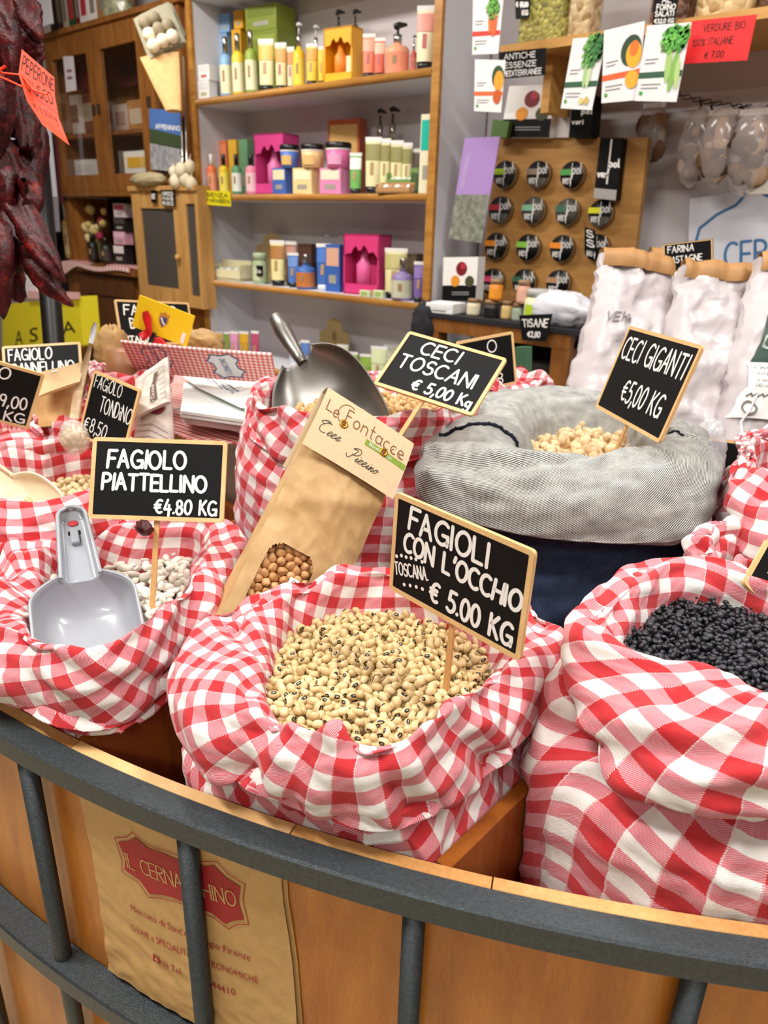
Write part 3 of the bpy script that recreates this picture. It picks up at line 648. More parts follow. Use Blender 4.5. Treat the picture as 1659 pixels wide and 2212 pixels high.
# ---------------------------------------------------------------- price signs on sticks
def sign(label, c, X, Y, w, h, st=.06, lines=(), ink=.011, name='price_sign', stick=.5, seed=0, jit=.03, rad=.004, smudge=None, group=None, thick=.0035):
    M = frame(c, X, Y); root = empty(name, M, label, 'sign', group); rnd = random.Random(seed)
    bw = .0042 if w > .1 else .0038
    MB().prism(rrect(w, h, rad), -thick, -.0006).build('frame_back', M_frame, root)
    mb = MB(); o_, i_ = rrect(w, h, rad, 4), rrect(w-2*bw, h-2*bw, .001, 4); n = len(o_)
    mb.add([(x, y, .0) for x, y in o_]+[(x, y, .0) for x, y in i_]+[(x, y, -.0011) for x, y in i_]+[(x, y, -.001) for x, y in o_],
           [(i, (i+1) % n, n+(i+1) % n, n+i) for i in range(n)]+[(n+i, n+(i+1) % n, 2*n+(i+1) % n, 2*n+i) for i in range(n)]+[(3*n+i, 3*n+(i+1) % n, (i+1) % n, i) for i in range(n)])
    mb.build('frame', M_frame, root)
    MB().prism(rrect(w-2*bw, h-2*bw, .001), -.0012, -.0005).build('board', M_chalk, root)
    mb = MB()
    for L in lines:
        s, x0, x1, yc, hh = L[:5]; rot = L[5] if len(L) > 5 else 0; th = L[6] if len(L) > 6 else ink
        write(mb, s, (x0-.5)*w, (x1-.5)*w, (yc-.5)*h, hh*h, th*w*1.85, rnd, rot, -.0003, 0, jit)
    if mb.V: mb.build('lettering', M_ink, root)
    if st:
        mb = MB().box((-.0026, -h/2-st-.012, -.0032), (.0026, -h/2+.03, -.0008)); k = mb.V
        mb.V = [(x, y, z-.0028) for x, y, z in k]; mb.build('stick', M_stick, root)
    return root
DOTS = [('.', .05+.045*i, .06+.045*i, .50-.013*i, .1) for i in range(5)]
sign('white bean price sign reading FAGIOLO PIATTELLINO, stuck in the left sack', [-0.6308, 0.3757, 1.1343], [0.7503, 0.661, -0.006], [-0.2828, 0.3293, 0.9009], .1347, .0821, .086,
     [('FAGIOLO', .12, .70, .74, .21), ('PIATTELLINO', .09, .86, .46, .19), ('€4.80 KG', .49, .94, .17, .17, 0, .010)], .0125, seed=1)
sign('large tilted sign reading FAGIOLI CON L\'OCCHIO TOSCANA, over the black-eyed beans', [-0.2966, 0.4213, 1.1311], [0.9939, -0.1073, -0.0237], [0.0254, 0.0145, 0.9996], .1402, .0881, .062,
     [('FAGIOLI', .13, .72, .80, .21, -1), ("CON L'OCCHIO", .10, .96, .54, .18, -2), ('TOSCANA.', .03, .31, .30, .12, 14, .006), ('€ 5.00 KG', .34, .93, .20, .20, -2),
      ('.', .04, .05, .42, .1), ('.', .08, .09, .45, .1), ('.', .12, .13, .46, .1), ('.', .16, .17, .475, .1), ('.', .20, .21, .485, .1), ('.', .25, .26, .49, .1),
      ('.', .12, .13, .17, .1), ('.', .17, .18, .195, .1), ('.', .22, .23, .215, .1), ('.', .27, .28, .23, .1)], .0125, seed=2)
sign('slanted sign reading CECI TOSCANI, over the tall gingham sack', [-0.527, 0.6918, 1.2186], [0.9786, 0.152, -0.1385], [-0.0267, 0.7616, 0.6475], .1344, .0865, .047,
     [('CECI', .22, .60, .80, .21), ('TOSCANI', .10, .86, .50, .22), ('€ 5,00 Kg', .35, .93, .19, .17)], .011, seed=3)
sign('tall tilted sign reading CECI GIGANTI, stuck in the denim sack', [-0.3467, 0.8481, 1.2155], [0.7523, -0.6587, 0.0149], [0.18, 0.2272, 0.9571], .1774, .1088, .061,
     [('CECI GIGANTI', .06, .93, .76, .24), ('€5,00 KG', .30, .86, .32, .23)], .009, seed=4)
sign('hand-lettered sign reading FAGIOLO TONDINO, between the paper bags on the left', [-0.9261, 0.4861, 1.1299], [0.9742, 0.1609, -0.1582], [0.1016, 0.3133, 0.9442], .0925, .0935, .05,
     [('FAGiOLO', .08, .66, .86, .18, 0, .007), ('TONDiNO', .30, .96, .58, .22, 0, .009), ('€8,50', .08, .55, .22, .2, 0, .009)], .008, seed=5)
sign('sign cut by the left edge with its price ending 19,00 KG', [-1.0335, 0.3786, 1.159], [0.3279, 0.8732, -0.3606], [0.3348, 0.2496, 0.9086], .1186, .0859, .05,
     [('FARRO', .10, .66, .84, .19), ('19,00', .58, .91, .40, .2, 4), ('KG', .72, .93, .15, .16, 4)], .010, seed=6)
sign('sign reading FAGIOLO CANNELLINO, half hidden by a paper bag', [-1.26, 0.5538, 1.1363], [0.5821, 0.8112, 0.0548], [-0.4698, 0.2806, 0.837], .1253, .0839, .05,
     [('FAGIOLO', .08, .62, .80, .24), ('CANNELLINO', .10, .90, .50, .22)], .010, seed=7)
sign('sign with only FA and B showing behind the yellow card', [-1.3649, 0.8405, 1.1775], [0.1134, 0.9901, -0.0832], [-0.3174, 0.1154, 0.9412], .1592, .0873, .06,
     [('FAGIOLO', .10, .80, .78, .22), ('BORLOTTO', .16, .85, .48, .22), ('ITALIA', .10, .40, .12, .12)], .010, seed=8)
sign('sign partly hidden behind the CECI TOSCANI sign', [-0.6461, 0.9716, 1.1794], [0.3738, 0.92, 0.1173], [-0.159, -0.061, 0.9854], .1027, .0820, .05,
     [('O', .52, .68, .80, .22), ('8', .62, .74, .17, .2)], .010, seed=9)
sign('sign corner cut by the right edge, above the black lentils', [-0.1193, 0.6833, 1.0829], [0.6675, 0.3482, -0.6581], [0.0127, 0.8785, 0.4777], .0812, .0573, .02,
     [('1S', .16, .36, .66, .34)], .011, seed=10)
sign('low sign behind the denim sack at the right', [-0.3188, 1.0628, 1.0776], [0.7552, 0.6462, -0.1101], [-0.0449, 0.2186, 0.9748], .1010, .0625, .0, [('L', .55, .60, .7, .2)], .008, seed=11)

# ---------------------------------------------------------------- scoops
def scoop(label, P0, P1, N, W, D, hw, hd, t_b=.58, m=None, thick=.0022, name='scoop', sharp=2.4, holes=True, rnd_=False):
    # P0 lip, P1 handle end, N side the bowl opens to
    P0, P1, N = map(Vector, (P0, P1, N)); L = (P1-P0).length; Y = (P1-P0)/L; X = Y.cross(N).normalized(); Z = X.cross(Y)
    M = Matrix((X, Y, Z)).transposed().to_4x4(); M.translation = P0; root = empty(name, M, label, 'scoop')
    nb = 34; rows = []
    def wd(s):
        if rnd_: return W*max(.12, 1-abs((s-.42)/.60)**2.7)**.5
        return W*(1-(1-min(1, s/.16))**2.2*.42) if s < .75 else W*(1-((s-.75)/.25)**2.6*.60)
    def cross(w_, d_, y, z0, n=20, e=2.6):
        r = []
        for i in range(n+1):
            a = PI*i/n; c_, s_ = math.cos(a), math.sin(a)
            x = -w_*abs(c_)**(2/e)*(1 if c_ > 0 else -1); z = -d_*abs(s_)**(2/e)
            r.append((x, y, z0+z))
        return r
    for k in range(nb+1):
        s = k/nb; w_ = wd(s); d_ = D*math.sin(min(1, (s*.93+.07)*1.25)*PI/2)*(1 if s < .72 else max(.0, 1-((s-.72)/.28)**2*.72))
        rows.append(cross(w_, max(.002, d_), s*L*t_b, 0))
    mb = MB().grid(rows); o = mb.build('bowl', m, root)
    so = o.modifiers.new('s', 'SOLIDIFY'); so.thickness = thick; so.offset = 1
    sb = o.modifiers.new('b', 'SUBSURF'); sb.levels = sb.render_levels = 1
    rows = []
    nh = 22
    for k in range(nh+1):
        s = k/nh; y = L*(t_b-.015)+(L*(1-t_b)+L*.015)*s; w_ = hw*(1.25-.35*s) if s < .9 else hw*.9*math.sqrt(max(.05, 1-((s-.9)/.1)**2)); rows.append((w_, y, s))
    if hd:
        R_ = [cross(w_, hd*(1 if s < .93 else .35), y, -.001, 14, 5) for w_, y, s in rows]
        o = MB().grid(R_).build('handle', m, root); so = o.modifiers.new('s', 'SOLIDIFY'); so.thickness = thick*1.3; so.offset = 0
        # raised rim round the handle
        pts = [(-w_, y, 0) for w_, y, s in rows]+[(w_, y, 0) for w_, y, s in reversed(rows)]
        MB().tube(pts, .0022, 7).build('handle_rim', m, root)
        if holes:
            yy = L*(t_b+(1-t_b)*.62); MB().box((-.004, yy-.010, -hd), (.004, yy+.006, -hd+.006), bev=.001).build('hook', m, root)
            MB().box((-.006, yy+.004, -hd-.0005), (.006, yy+.009, -hd+.0012)).build('hook_slot', M_black, root)
            yy = L*(t_b+(1-t_b)*.84); MB().lathe([(.005, -hd+.0012), (.0045, -hd+.0016)], (0, yy, 0), 16, 1.1, .8).build('hanging_hole', C('#c23a46', .8), root)
    # rolled rim of the bowl
    rim = [(-wd(k/nb), k/nb*L*t_b, 0) for k in range(nb, -1, -1)]+[tuple(p) for p in cross(wd(0), max(.002, D*math.sin(.07*1.25*PI/2)), 0, 0)]+[(wd(k/nb), k/nb*L*t_b, 0) for k in range(nb+1)]
    MB().tube(rim, thick*.75, 7).build('rim', m, root)
    return root, M, L
M_gp = mat('grey_plastic', '#a3a8b0', .28, coat=.3); M_cp = mat('cream_plastic', '#e5d5b4', .4)
p0, p1 = sp0, sp1
nrm = np.cross(np.cross(p1-p0, CO-p0), p1-p0); nrm /= np.linalg.norm(nrm)
scoop('grey plastic scoop with a hollow handle, lying in the white bean sack', p0, p1, nrm+.12*CR*0, .0475, .040, .0145, .012, .60, M_gp)
# aluminium scoop standing in the small chickpeas
p0, p1 = dep(770, 1010, .90), dep(600, 690, 1.10)
nrm = np.cross(np.cross(p1-p0, CO-p0), p1-p0); nrm /= np.linalg.norm(nrm)
r_, M_, L_ = scoop('aluminium scoop with a round metal handle, standing in the tall gingham sack', p0, p1, nrm-.25*CR, .072, .045, .012, 0, .72, mat('brushed_aluminium', '#8a8782', .42, 1., vary=.15, vs=25), .0015, rnd_=True)
MB().tube([(0, L_*.70, -.012), (0, L_*.74, -.006), (0, L_*.80, 0), (0, L_*.90, .004), (0, L_*.99, .003), (0, L_*1.01, .002)], [.007, .009, .011, .013, .012, .006], 14).build('handle', MATS['brushed_aluminium'], r_)
for q in range(12):
    rnd = random.Random(q); p = M_ @ Vector((.012+rnd.uniform(-.02, .03), L_*.16+rnd.uniform(-.018, .03), -.034+rnd.uniform(0, .008)))
    o = bpy.data.objects.new('small_chickpea', cs[q % 3]); col.objects.link(o); o.matrix_world = Matrix.Translation(p) @ Matrix.Rotation(rnd.uniform(0, 6), 4, 'X')
    tag(o, 'small tan chickpea lying in the aluminium scoop', 'chickpea', 'chickpeas lying in the aluminium scoop')

# ---------------------------------------------------------------- paper bag of chickpeas leaning on the tall sack
def bilerp(q, s, t): return (q[0]*(1-s)+q[1]*s)*t+(q[3]*(1-s)+q[2]*s)*(1-t)
NW = 5
# shape helpers for crumpled paper
def crumple(P, amp, sc, seed):
    P = np.array(P, float); sh = P.shape; Q = P.reshape(-1, 3)
    n = perlin(Q[:, 0]*sc+5, Q[:, 1]*sc+7, seed)+perlin(Q[:, 1]*sc*2.3+Q[:, 0]*sc, Q[:, 2]*sc*2+3, seed+1)*.5
    n = 1-2*np.abs(n); return n.reshape(sh[:-1])*amp
def rawmesh(name, V, F, mats, parent=None, smooth=True, **kw):
    mb = MB(); mb.add(V, F, 0, smooth); return mb.build(name, mats, parent, **kw)
def paperbag(w, h, d, mb, amp=.0025, seed=0, nx=18, ny=30, pinch=.0, y0=0, lean=0, hole=None, topround=0, d1=None):
    # a gusseted bag: front, back and side faces of one crumpled skin; thickness d at the foot, d1 at the mouth
    per_ = []; ds = d; d1 = d*.15 if d1 is None else d1
    ring_ = [(-.5+i/nx, 0) for i in range(nx)]+[(.5, -j/4) for j in range(4)]+[(.5-i/nx, -1) for i in range(nx)]+[(-.5, -1+j/4) for j in range(4)]
    P = np.zeros((ny+1, len(ring_), 3))
    for k in range(ny+1):
        s = k/ny; dd = d*(1-s)+d1*s
        for q, (a, b) in enumerate(ring_):
            ww = w*(1-pinch*s); fold = 1-.25*math.sin(PI*s)*0
            gus = (-.12*w*s if abs(abs(a)-.5) < 1e-6 and -1 < b < 0 else 0)*(1 if a > 0 else -1)
            bel = .18*d*math.sin(PI*min(1, s*1.1))*math.cos(PI*a)*(1 if b == 0 else -1 if b == -1 else 0)
            P[k, q] = (a*ww+gus*(1-abs(b+.5)*2), y0+s*h, b*dd+bel)
    n = crumple(P, amp, 22/max(w, .05)*.16, seed); P[..., 2] += n*(np.where(P[..., 2] > -d*.5, 1, -1)); P[..., 0] += n*.5
    return P, len(ring_)

# --- paper bag with a window, leaning on the tall sack
def rig(bl, tl, tr, d0, d1):
    B, T = dep(*bl, d0), dep(*tl, d1); Y = T-B; h = np.linalg.norm(Y); Y /= h
    d = ray(*tr); TR = CO+d*((T-CO)@Y/(d@Y)); X = TR-T; w_ = np.linalg.norm(X); return B, X/w_, Y, w_, h
B_, X_, Y_, w_, h_ = rig((465, 1325), (700, 845), (884, 965), .70, .80)
M = frame(B_+X_*w_/2, X_, Y_); w = w_*.92; h = h_
root = empty('paper_bag', M, 'kraft paper bag of chickpeas with a clear window and folded card top', 'bag')
m_kr = bpy.data.materials.new('ribbed_kraft'); m_kr.use_nodes = True; t = NT(m_kr); MATS['ribbed_kraft'] = m_kr
f = t.noise(t.coord('Object'), 35, 4); t.col(t.ramp(f, [(.3, '#b08c58'), (.7, '#c9a675')])); t.b.inputs['Roughness'].default_value = .62
wv = t.node('ShaderNodeTexWave', {'Scale': 260, 'Distortion': .4}); t.l.new(t.coord('Object'), wv.inputs[0])
t.bump(t.m('ADD', t.m('MULTIPLY', wv.outputs[1], .25), t.noise(t.coord('Object'), 120, 3)), .35, .0006)
P, nr = paperbag(w, h*.985, .045, MB(), .0022, 4, 26, 44, d1=.006)
wx0, wx1, wy0, wy1 = .018-w_/2, .068-w_/2, .006, .091
V = P.reshape(-1, 3); F = []; nx = 26
def inwin(c):
    x, y = c[0], c[1]
    if not (wx0 < x < wx1 and wy0 < y < wy1): return False
    r = .016; 
    if y > wy1-r*.8:
        if x < wx0+r and math.hypot(x-wx0-r, (y-wy1+r)) > r: return False
        if x > wx1-r and math.hypot(x-wx1+r, (y-wy1+r)) > r: return False
    return True
# finer front so the window edge is clean
fx, fy = 70, 130; front_ = np.zeros((fy+1, fx+1, 3))
for k in range(fy+1):
    for q in range(fx+1):
        s, a = k/fy, q/fx-.5; bel = .011*math.sin(PI*min(1, s*1.05))**.6*math.cos(PI*a)
        front_[k, q] = (a*w, s*h*.985, bel)
cr = crumple(front_, 1, 26, 3)*.0024+crumple(front_*np.array([1, .6, 1]), 1, 60, 8)*.0008
u_ = front_[..., 1]/h; cr *= np.clip(u_*3, .3, 1)
front_[..., 2] += cr*(1-np.clip((np.abs(front_[..., 0])/w*2-.8)*5, 0, 1)*.6)
front_[..., 2] += .004*np.exp(-((front_[..., 1]-.155-front_[..., 0]*.5)/.012)**2)-.004*np.exp(-((front_[..., 1]-.125+front_[..., 0]*.3)/.012)**2)
mb = MB(); o0 = 0; V = front_.reshape(-1, 3); F = []
for k in range(fy):
    for q in range(fx):
        i = k*(fx+1)+q; c = (V[i]+V[i+fx+2])/2
        if not inwin(c): F.append((i, i+1, i+fx+2, i+fx+1))
mb.add(V, F, 0, True); mb.build('front_face', m_kr, root)
mb = MB()
for sx in (-1, 1):
    G_ = np.array([[(sx*(w/2-(.012*math.sin(PI*b)*u if 1 else 0)), u*h*.985, -(.045*(1-u)+.006*u)*b+front_[int(u*fy), 0 if sx < 0 else fx, 2]*(1-b)) for b in np.linspace(0, 1, 7)] for u in np.linspace(0, 1, 30)])
    G_[..., 2] += crumple(G_, 1, 50, 5+sx)*.0012*np.linspace(0, 1, 7)[None]; mb.grid(G_ if sx > 0 else G_[:, ::-1])
G_ = np.array([[(a*w, u*h*.985, -(.045*(1-u)+.006*u)) for a in np.linspace(.5, -.5, 8)] for u in np.linspace(0, 1, 10)]); mb.grid(G_)
mb.box((-w/2, -.001, -.045), (w/2, .001, .0)); mb.build('gusset', m_kr, root)
# window film
film = mat('clear_film', '#ffffff', .08, trans=1.0, alpha=.16, spec=.8)
G_ = np.array([[(wx0-.002+a*(wx1-wx0+.004), wy0-.003+u*(wy1-wy0+.005), .0010+.0012*math.sin(9*a+7*u)+.0008*math.sin(31*a-17*u)+.011*math.sin(PI*min(1, max(.05, u*.33)*1.05))**.6*math.cos(PI*(wx0+a*(wx1-wx0))/w)) for a in np.linspace(0, 1, 14)] for u in np.linspace(0, 1, 20)])
# fit film under the paper
MB().grid(G_-np.array([0, 0, .0012])).build('window_film', film, root)
m_bc = bean_mat('bag_chickpea', '#bb854c', '#e0b07c', .5, bump=.15)
bc = [bean_mesh('bc%d' % i, .0050, .0047, .0046, [m_bc], .05, False, .06, 16, 12, .35, seed=i+7) for i in range(3)]
rnd = random.Random(4); pts = []
for lay in range(2):
    for i in range(0, 9):
        for j in range(-1, 13):
            x = wx0-.004+i*.0092+(j % 2)*.0046+rnd.uniform(-.0012, .0012); y = wy0-.004+j*.0080+rnd.uniform(-.001, .001)
            bz = .011*math.sin(PI*min(1, max(.05, y/h)*1.05))**.6*math.cos(PI*max(-.5, min(.5, x/w)))
            if x < wx1+.004 and y < wy1+.002: pts.append((x+lay*.004, y+lay*.004, bz-.0066-.0008*rnd.random()-lay*.006))
sV, sF, n0 = [], [], 0
bagM = M.copy()
for q, p in enumerate(pts):
    me = bc[q % 3]; Mx = bagM @ Matrix.Translation(Vector(p)) @ Matrix.Rotation(rnd.uniform(0, 6.28), 4, 'X') @ Matrix.Rotation(rnd.uniform(0, 6.28), 4, 'Y')
    o = bpy.data.objects.new('bagged_chickpea', me); col.objects.link(o); o.matrix_world = Mx; tag(o, 'brown chickpea behind the window of the kraft bag', 'chickpea', 'chickpeas behind the bag window')
MB().box((wx0-.004, wy0-.004, -.019), (wx1+.006, wy1+.006, -.017)).build('inner_fold', m_kr, root)
# card
m_card = mat('speckled_card', '#d7c09a', .7, vary=.08, vs=400, bump=.1)
lw = w_*1.0; y0, y1 = .191, h+.001
G_ = np.array([[(a*lw, y0+(y1-y0)*u, .0155+.0015*math.cos(PI*a)-.0055*u**3) for a in np.linspace(-.5, .5, 12)] for u in np.linspace(0, 1, 12)])
mb = MB().grid(G_, 0, True); B2 = G_.copy(); B2[..., 2] = -.012+.006*np.linspace(0, 1, 12)[:, None]-.008*(1-np.linspace(0, 1, 12)[:, None]); B2[..., 1] -= .018*(1-np.linspace(0, 1, 12)[:, None]); mb.grid(B2[:, ::-1], 0, True)
mb.grid(np.stack([G_[-1], (G_[-1]+B2[-1])/2+np.array([0, .002, 0]), B2[-1]]), 0, True)
card = mb.build('folded_card', m_card, root)
def cz(x, y): u = (y-y0)/(y1-y0); return .0155+.0015*math.cos(PI*x/lw)-.0055*u**3+.0004
def on_card(mb_): mb_.V = [(x, y, cz(x, y)+z) for x, y, z in mb_.V]; return mb_
hw_ = w_/2
mb = MB(); br = mat('brown_ink', '#7a4418', .6); rnd = random.Random(1)
write(mb, 'L', .007-hw_, .014-hw_, .247, .013, .0011, rnd, 0, 0, 0, 0)
write(mb, 'e', .016-hw_, .022-hw_, .246, .017, .0011, rnd, 0, 0, 0, 0)
ribbon(mb, [(.031-hw_+px*.011, .2475+py*.013) for px, py in arc(0, 0, 1, 1, 60, 300, 16)], .0008)
write(mb, 'F', .031-hw_, .037-hw_, .247, .017, .0012, rnd, 0, 0, 0, 0)
write(mb, 'ontacce', .041-hw_, .108-hw_, .2475, .019, .0011, rnd, -1, 0, 0, 0)
for q in range(2): ribbon(mb, [(.0955-hw_+q*.011+px*.003, .2405+py*.003) for px, py in arc(0, 0, 1, 1, 90, 330, 8)], .0007)
on_card(mb).build('lettering', br, card)
mb = MB(); mb.add([(x-hw_, y, 0) for x, y in ((.061, .2285), (w_-.001, .2275), (w_-.001, .2345), (.061, .2355))], [(0, 1, 2, 3)]); on_card(mb).build('green_band', C('#7f9a2c', .6), card)
mb = MB(); fwrite(mb, 'Biologico', .081-hw_, .2315, .030, .0042, -1, .0003); on_card(mb).build('lettering', M_ink, card)
mb = MB(); bk = C('#1b1512', .6)
def script(mb, s, x, y, k, th, slant=.45):   # joined-up hand
    cur = {'c': [(0, .1), (.28, .42), (.1, .46), (.02, .2), (.12, 0), (.3, .05), (.42, .2)], 'e': [(0, .1), (.2, .22), (.28, .42), (.14, .46), (.06, .2), (.16, 0), (.3, .04), (.42, .2)],
           'i': [(0, .1), (.12, .42), (.1, .08), (.18, 0), (.3, .18)], 'n': [(0, .3), (.08, .42), (.06, 0), (.2, .4), (.3, .36), (.28, .06), (.36, 0), (.46, .2)],
           'o': [(0, .2), (.2, .44), (.06, .3), (.08, .04), (.24, .02), (.3, .26), (.2, .42), (.42, .34)]}
    for ch in s:
        if ch == 'C':
            pl = [(.15, .75)]+arc(.1, .95, .3, .22, 200, 60, 6)+arc(.55, .55, .5, .55, 80, 300, 12); wd_ = .95; ribbon(mb, [(x+(a+slant*b)*k, y+b*k) for a, b in arc(.25, .95, .42, .30, 190, 60, 10)], th*.7)
        elif ch == 'P':
            pl = [(-.25, .3), (-.1, .1), (.15, .1), (.35, 1.0)]+arc(.3, .85, .42, .38, 160, -110, 14); wd_ = .75
        elif ch == ' ': x += .55*k; continue
        else: pl = cur[ch]; wd_ = pl[-1][0]
        if ch == 'i': ribbon(mb, [(x+(.2+slant*.62)*k, y+.62*k), (x+(.22+slant*.64)*k, y+.64*k)], th)
        # smooth
        Q = [];
        for i in range(len(pl)-1):
            p0, p1, p2, p3 = pl[max(i-1, 0)], pl[i], pl[i+1], pl[min(i+2, len(pl)-1)]
            for j in range(4):
                t_ = j/4; Q.append(tuple(.5*(2*p1[d]+(p2[d]-p0[d])*t_+(2*p0[d]-5*p1[d]+4*p2[d]-p3[d])*t_*t_+(-p0[d]+3*p1[d]-3*p2[d]+p3[d])*t_**3) for d in (0, 1)))
        Q.append(pl[-1]); ribbon(mb, [(x+(a+slant*b)*k, y+b*k) for a, b in Q], th); x += wd_*k
script(mb, 'Cece', .006-hw_, .214, .0125, .0007); script(mb, 'Piccino', .048-hw_, .2045, .0125, .0007)
on_card(mb).build('lettering', bk, card)
brass = mat('brass', '#c79a3c', .3, 1.)
for ex, ey in ((.031, .2357), (.0849, .2329)):
    mb = MB(); mb.lathe([(.0048, 0), (.0050, .0007), (.0038, .0014), (.0026, .0012), (.0022, .0002)], (ex-hw_, ey, cz(ex-hw_, ey)-.0002), 20, caps=False)
    for q in range(10): a = q*PI/5; mb.box((ex-hw_+.0038*math.cos(a)-.0004, ey+.0038*math.sin(a)-.0004, cz(0, ey)), (ex-hw_+.0038*math.cos(a)+.0004, ey+.0038*math.sin(a)+.0004, cz(0, ey)+.0012))
    mb.build('eyelet', brass, card); MB().lathe([(.0024, .0003), (.0022, .0005)], (ex-hw_, ey, cz(ex-hw_, ey)), 14).build('eyelet_hole', C('#7d4a2a', .5), card)
MB().prism(rrect(.0105, .0095, .001, cx=.054-hw_, cy=.058), .0125, .0128).build('paper_sticker', M_paper, root)
mb = MB(); write(mb, '8', .052-hw_, .056-hw_, .058, .005, .0005, z=.0130, jit=0); mb.build('lettering', bk, root)

# --- kraft bag standing in the cage
RB = RR+.0005
def sz(zx, zy):                              # zoomed reading of the print to (arc length, height) on the bag
    p = cyl(230+zx/4.046, 1740+zy/4.046, RB); return (RB*ang(p), p[2])
def bend(mb, dr=0.): mb.V = [(CX+(RB+dr+z)*math.cos(x/RB), CY+(RB+dr+z)*math.sin(x/RB), y) for x, y, z in mb.V]; return mb
root = empty('kraft_shop_bag', label='large kraft paper bag with red printing IL CERNACCHINO standing inside the iron bars', cat='bag', loc=(-.42, .24, .70))
bpy.context.view_layer.update()
edgeL = [(160, 1670), (166, 1697), (200, 1848), (231, 2048), (238, 2100), (255, 2153), (290, 2200), (300, 2260)]; edgeR = [(600, 1845), (608, 1890), (612, 1950), (621, 2002), (632, 2080), (640, 2176), (645, 2230), (648, 2300)]
def ez(E_, r): return [(RB*ang(cyl(u, v, RB)), cyl(u, v, RB)[2]) for u, v in E_]
EL, ER = ez(edgeL, RB), ez(edgeR, RB)
zt, zb_ = .934, .70
G_ = []
for k in range(70):
    z = zt+(zb_-zt)*k/69; l = np.interp(-z, [-q[1] for q in EL], [q[0] for q in EL]); r = np.interp(-z, [-q[1] for q in ER], [q[0] for q in ER])
    G_.append([(l+(r-l)*a, z, 0) for a in np.linspace(0, 1, 60)])
G_ = np.array(G_); low = np.clip((.80-G_[..., 1])/.08, 0, 1)
G_[..., 2] = crumple(G_, 1, 30, 5)*(.0006+.0022*low)+.0022*np.sin(np.linspace(0, 1, 60)*PI)[None]; MX = MB().grid(G_[::-1], 0, True); bend(MX)
kb = child(MX.build('bag_front', mat('kraft_bag_paper', '#cda468', .6, vary=.1, vs=90, bump=.3, bs=250)), root)
G2 = G_.copy(); G2[..., 2] = -.003; G2[..., 0] += .003; MX = MB().grid(G2, 0, True); bend(MX); child(MX.build('bag_back', MATS['kraft_bag_paper']), root)
red_ink = C('#a81f26', .6)
inner = [(120, 297), (200, 295), (270, 255), (380, 345), (550, 405), (730, 480), (860, 502), (960, 500), (1060, 610), (1185, 690), (1170, 820), (1213, 980), (1130, 985), (1055, 1015), (940, 920), (775, 850), (600, 775), (500, 755), (400, 748), (310, 630), (180, 545), (180, 440)]
outer_ = [(88, 265), (190, 260), (250, 212), (370, 310), (460, 350), (550, 375), (725, 440), (850, 465), (985, 468), (1080, 580), (1225, 670), (1205, 800), (1255, 1020), (1160, 1020), (1085, 1058), (960, 960), (780, 860), (600, 808), (500, 785), (390, 780), (300, 650), (155, 560), (150, 450)]
P2 = [sz(*q) for q in inner]; c0 = np.mean(P2, 0); mb = MB()
N_ = len(P2); V = []
for r in range(13):
    for x, y in P2: V.append((c0[0]+(x-c0[0])*r/12, c0[1]+(y-c0[1])*r/12, 0))
mb.add(V, [(r*N_+i, (r+1)*N_+i, (r+1)*N_+(i+1) % N_, r*N_+(i+1) % N_) for r in range(12) for i in range(N_)], 0, True)
PO = [sz(*q) for q in outer_]; PO.append(PO[0]); dens = []
for a, b in zip(PO[:-1], PO[1:]):
    for j in range(4): dens.append((a[0]+(b[0]-a[0])*j/4, a[1]+(b[1]-a[1])*j/4))
dens.append(PO[0]); ribbon(mb, dens, .0008)
# lift the print onto the crumpled front
def lift(mb, e):
    out = []
    for x, y, z in mb.V:
        l = np.interp(-y, [-q[1] for q in EL], [q[0] for q in EL]); r = np.interp(-y, [-q[1] for q in ER], [q[0] for q in ER]); a = (x-l)/(r-l)
        lo = min(1, max(0, (.80-y)/.08)); cr = crumple(np.array([[x, y, 0.]]), 1, 30, 5)[0]*(.0006+.0022*lo)+.0022*math.sin(max(0, min(1, a))*PI); out.append((x, y, cr+e))
    mb.V = out; return bend(mb)
o = child(lift(mb, .0009).build('red_emblem', red_ink), root)
def line(mb, s, L_, R_, hh, shear=0):
    a, b = sz(*L_), sz(*R_); W_ = math.hypot(b[0]-a[0], b[1]-a[1]); rot = math.degrees(math.atan2(b[1]-a[1], b[0]-a[0])); fwrite(mb, s, (a[0]+b[0])/2, (a[1]+b[1])/2, W_, hh, rot, 0)
mb = MB(); a, b = sz(196, 452), sz(1145, 795); rot = math.degrees(math.atan2(b[1]-a[1], b[0]-a[0]))
st_, W0 = text_strokes('IL CERNACCHINO', random.Random(1), gap=.16, jit=0); kx = math.hypot(b[0]-a[0], b[1]-a[1])/W0; c_, s_ = math.cos(math.radians(rot)), math.sin(math.radians(rot))
for pl in st_:
    ribbon(mb, [(a[0]+px*kx*c_-(py-.5)*.0155*s_, a[1]+px*kx*s_+(py-.5)*.0155*c_) for px, py in pl], .0014)
    for (px, py) in (pl[0], pl[-1]): ribbon(mb, [(a[0]+(px*kx+d)*c_-(py-.5)*.0155*s_, a[1]+(px*kx+d)*s_+(py-.5)*.0155*c_) for d in (-.0013, .0013)], .0006)
child(lift(mb, .0014).build('lettering', MATS['kraft_bag_paper']), root)
mb = MB(); line(mb, "Mercato di Sant'Ambrogio Firenze", (232, 872), (1272, 1318), .0074); line(mb, 'CIVAIE e SPECIALITÀ GASTRONOMICHE', (230, 1045), (1338, 1512), .0074)
line(mb, 'Tel.', (590, 1385), (690, 1425), .0074); line(mb, '6644410', (860, 1500), (1145, 1610), .0074)
a = sz(462, 1312); mb.add([(a[0]+x, a[1]+y, 0) for x, y in ((-.0042, -.004), (.0042, -.004), (.0042, .004), (-.0042, .004))], [(0, 1, 2, 3)])
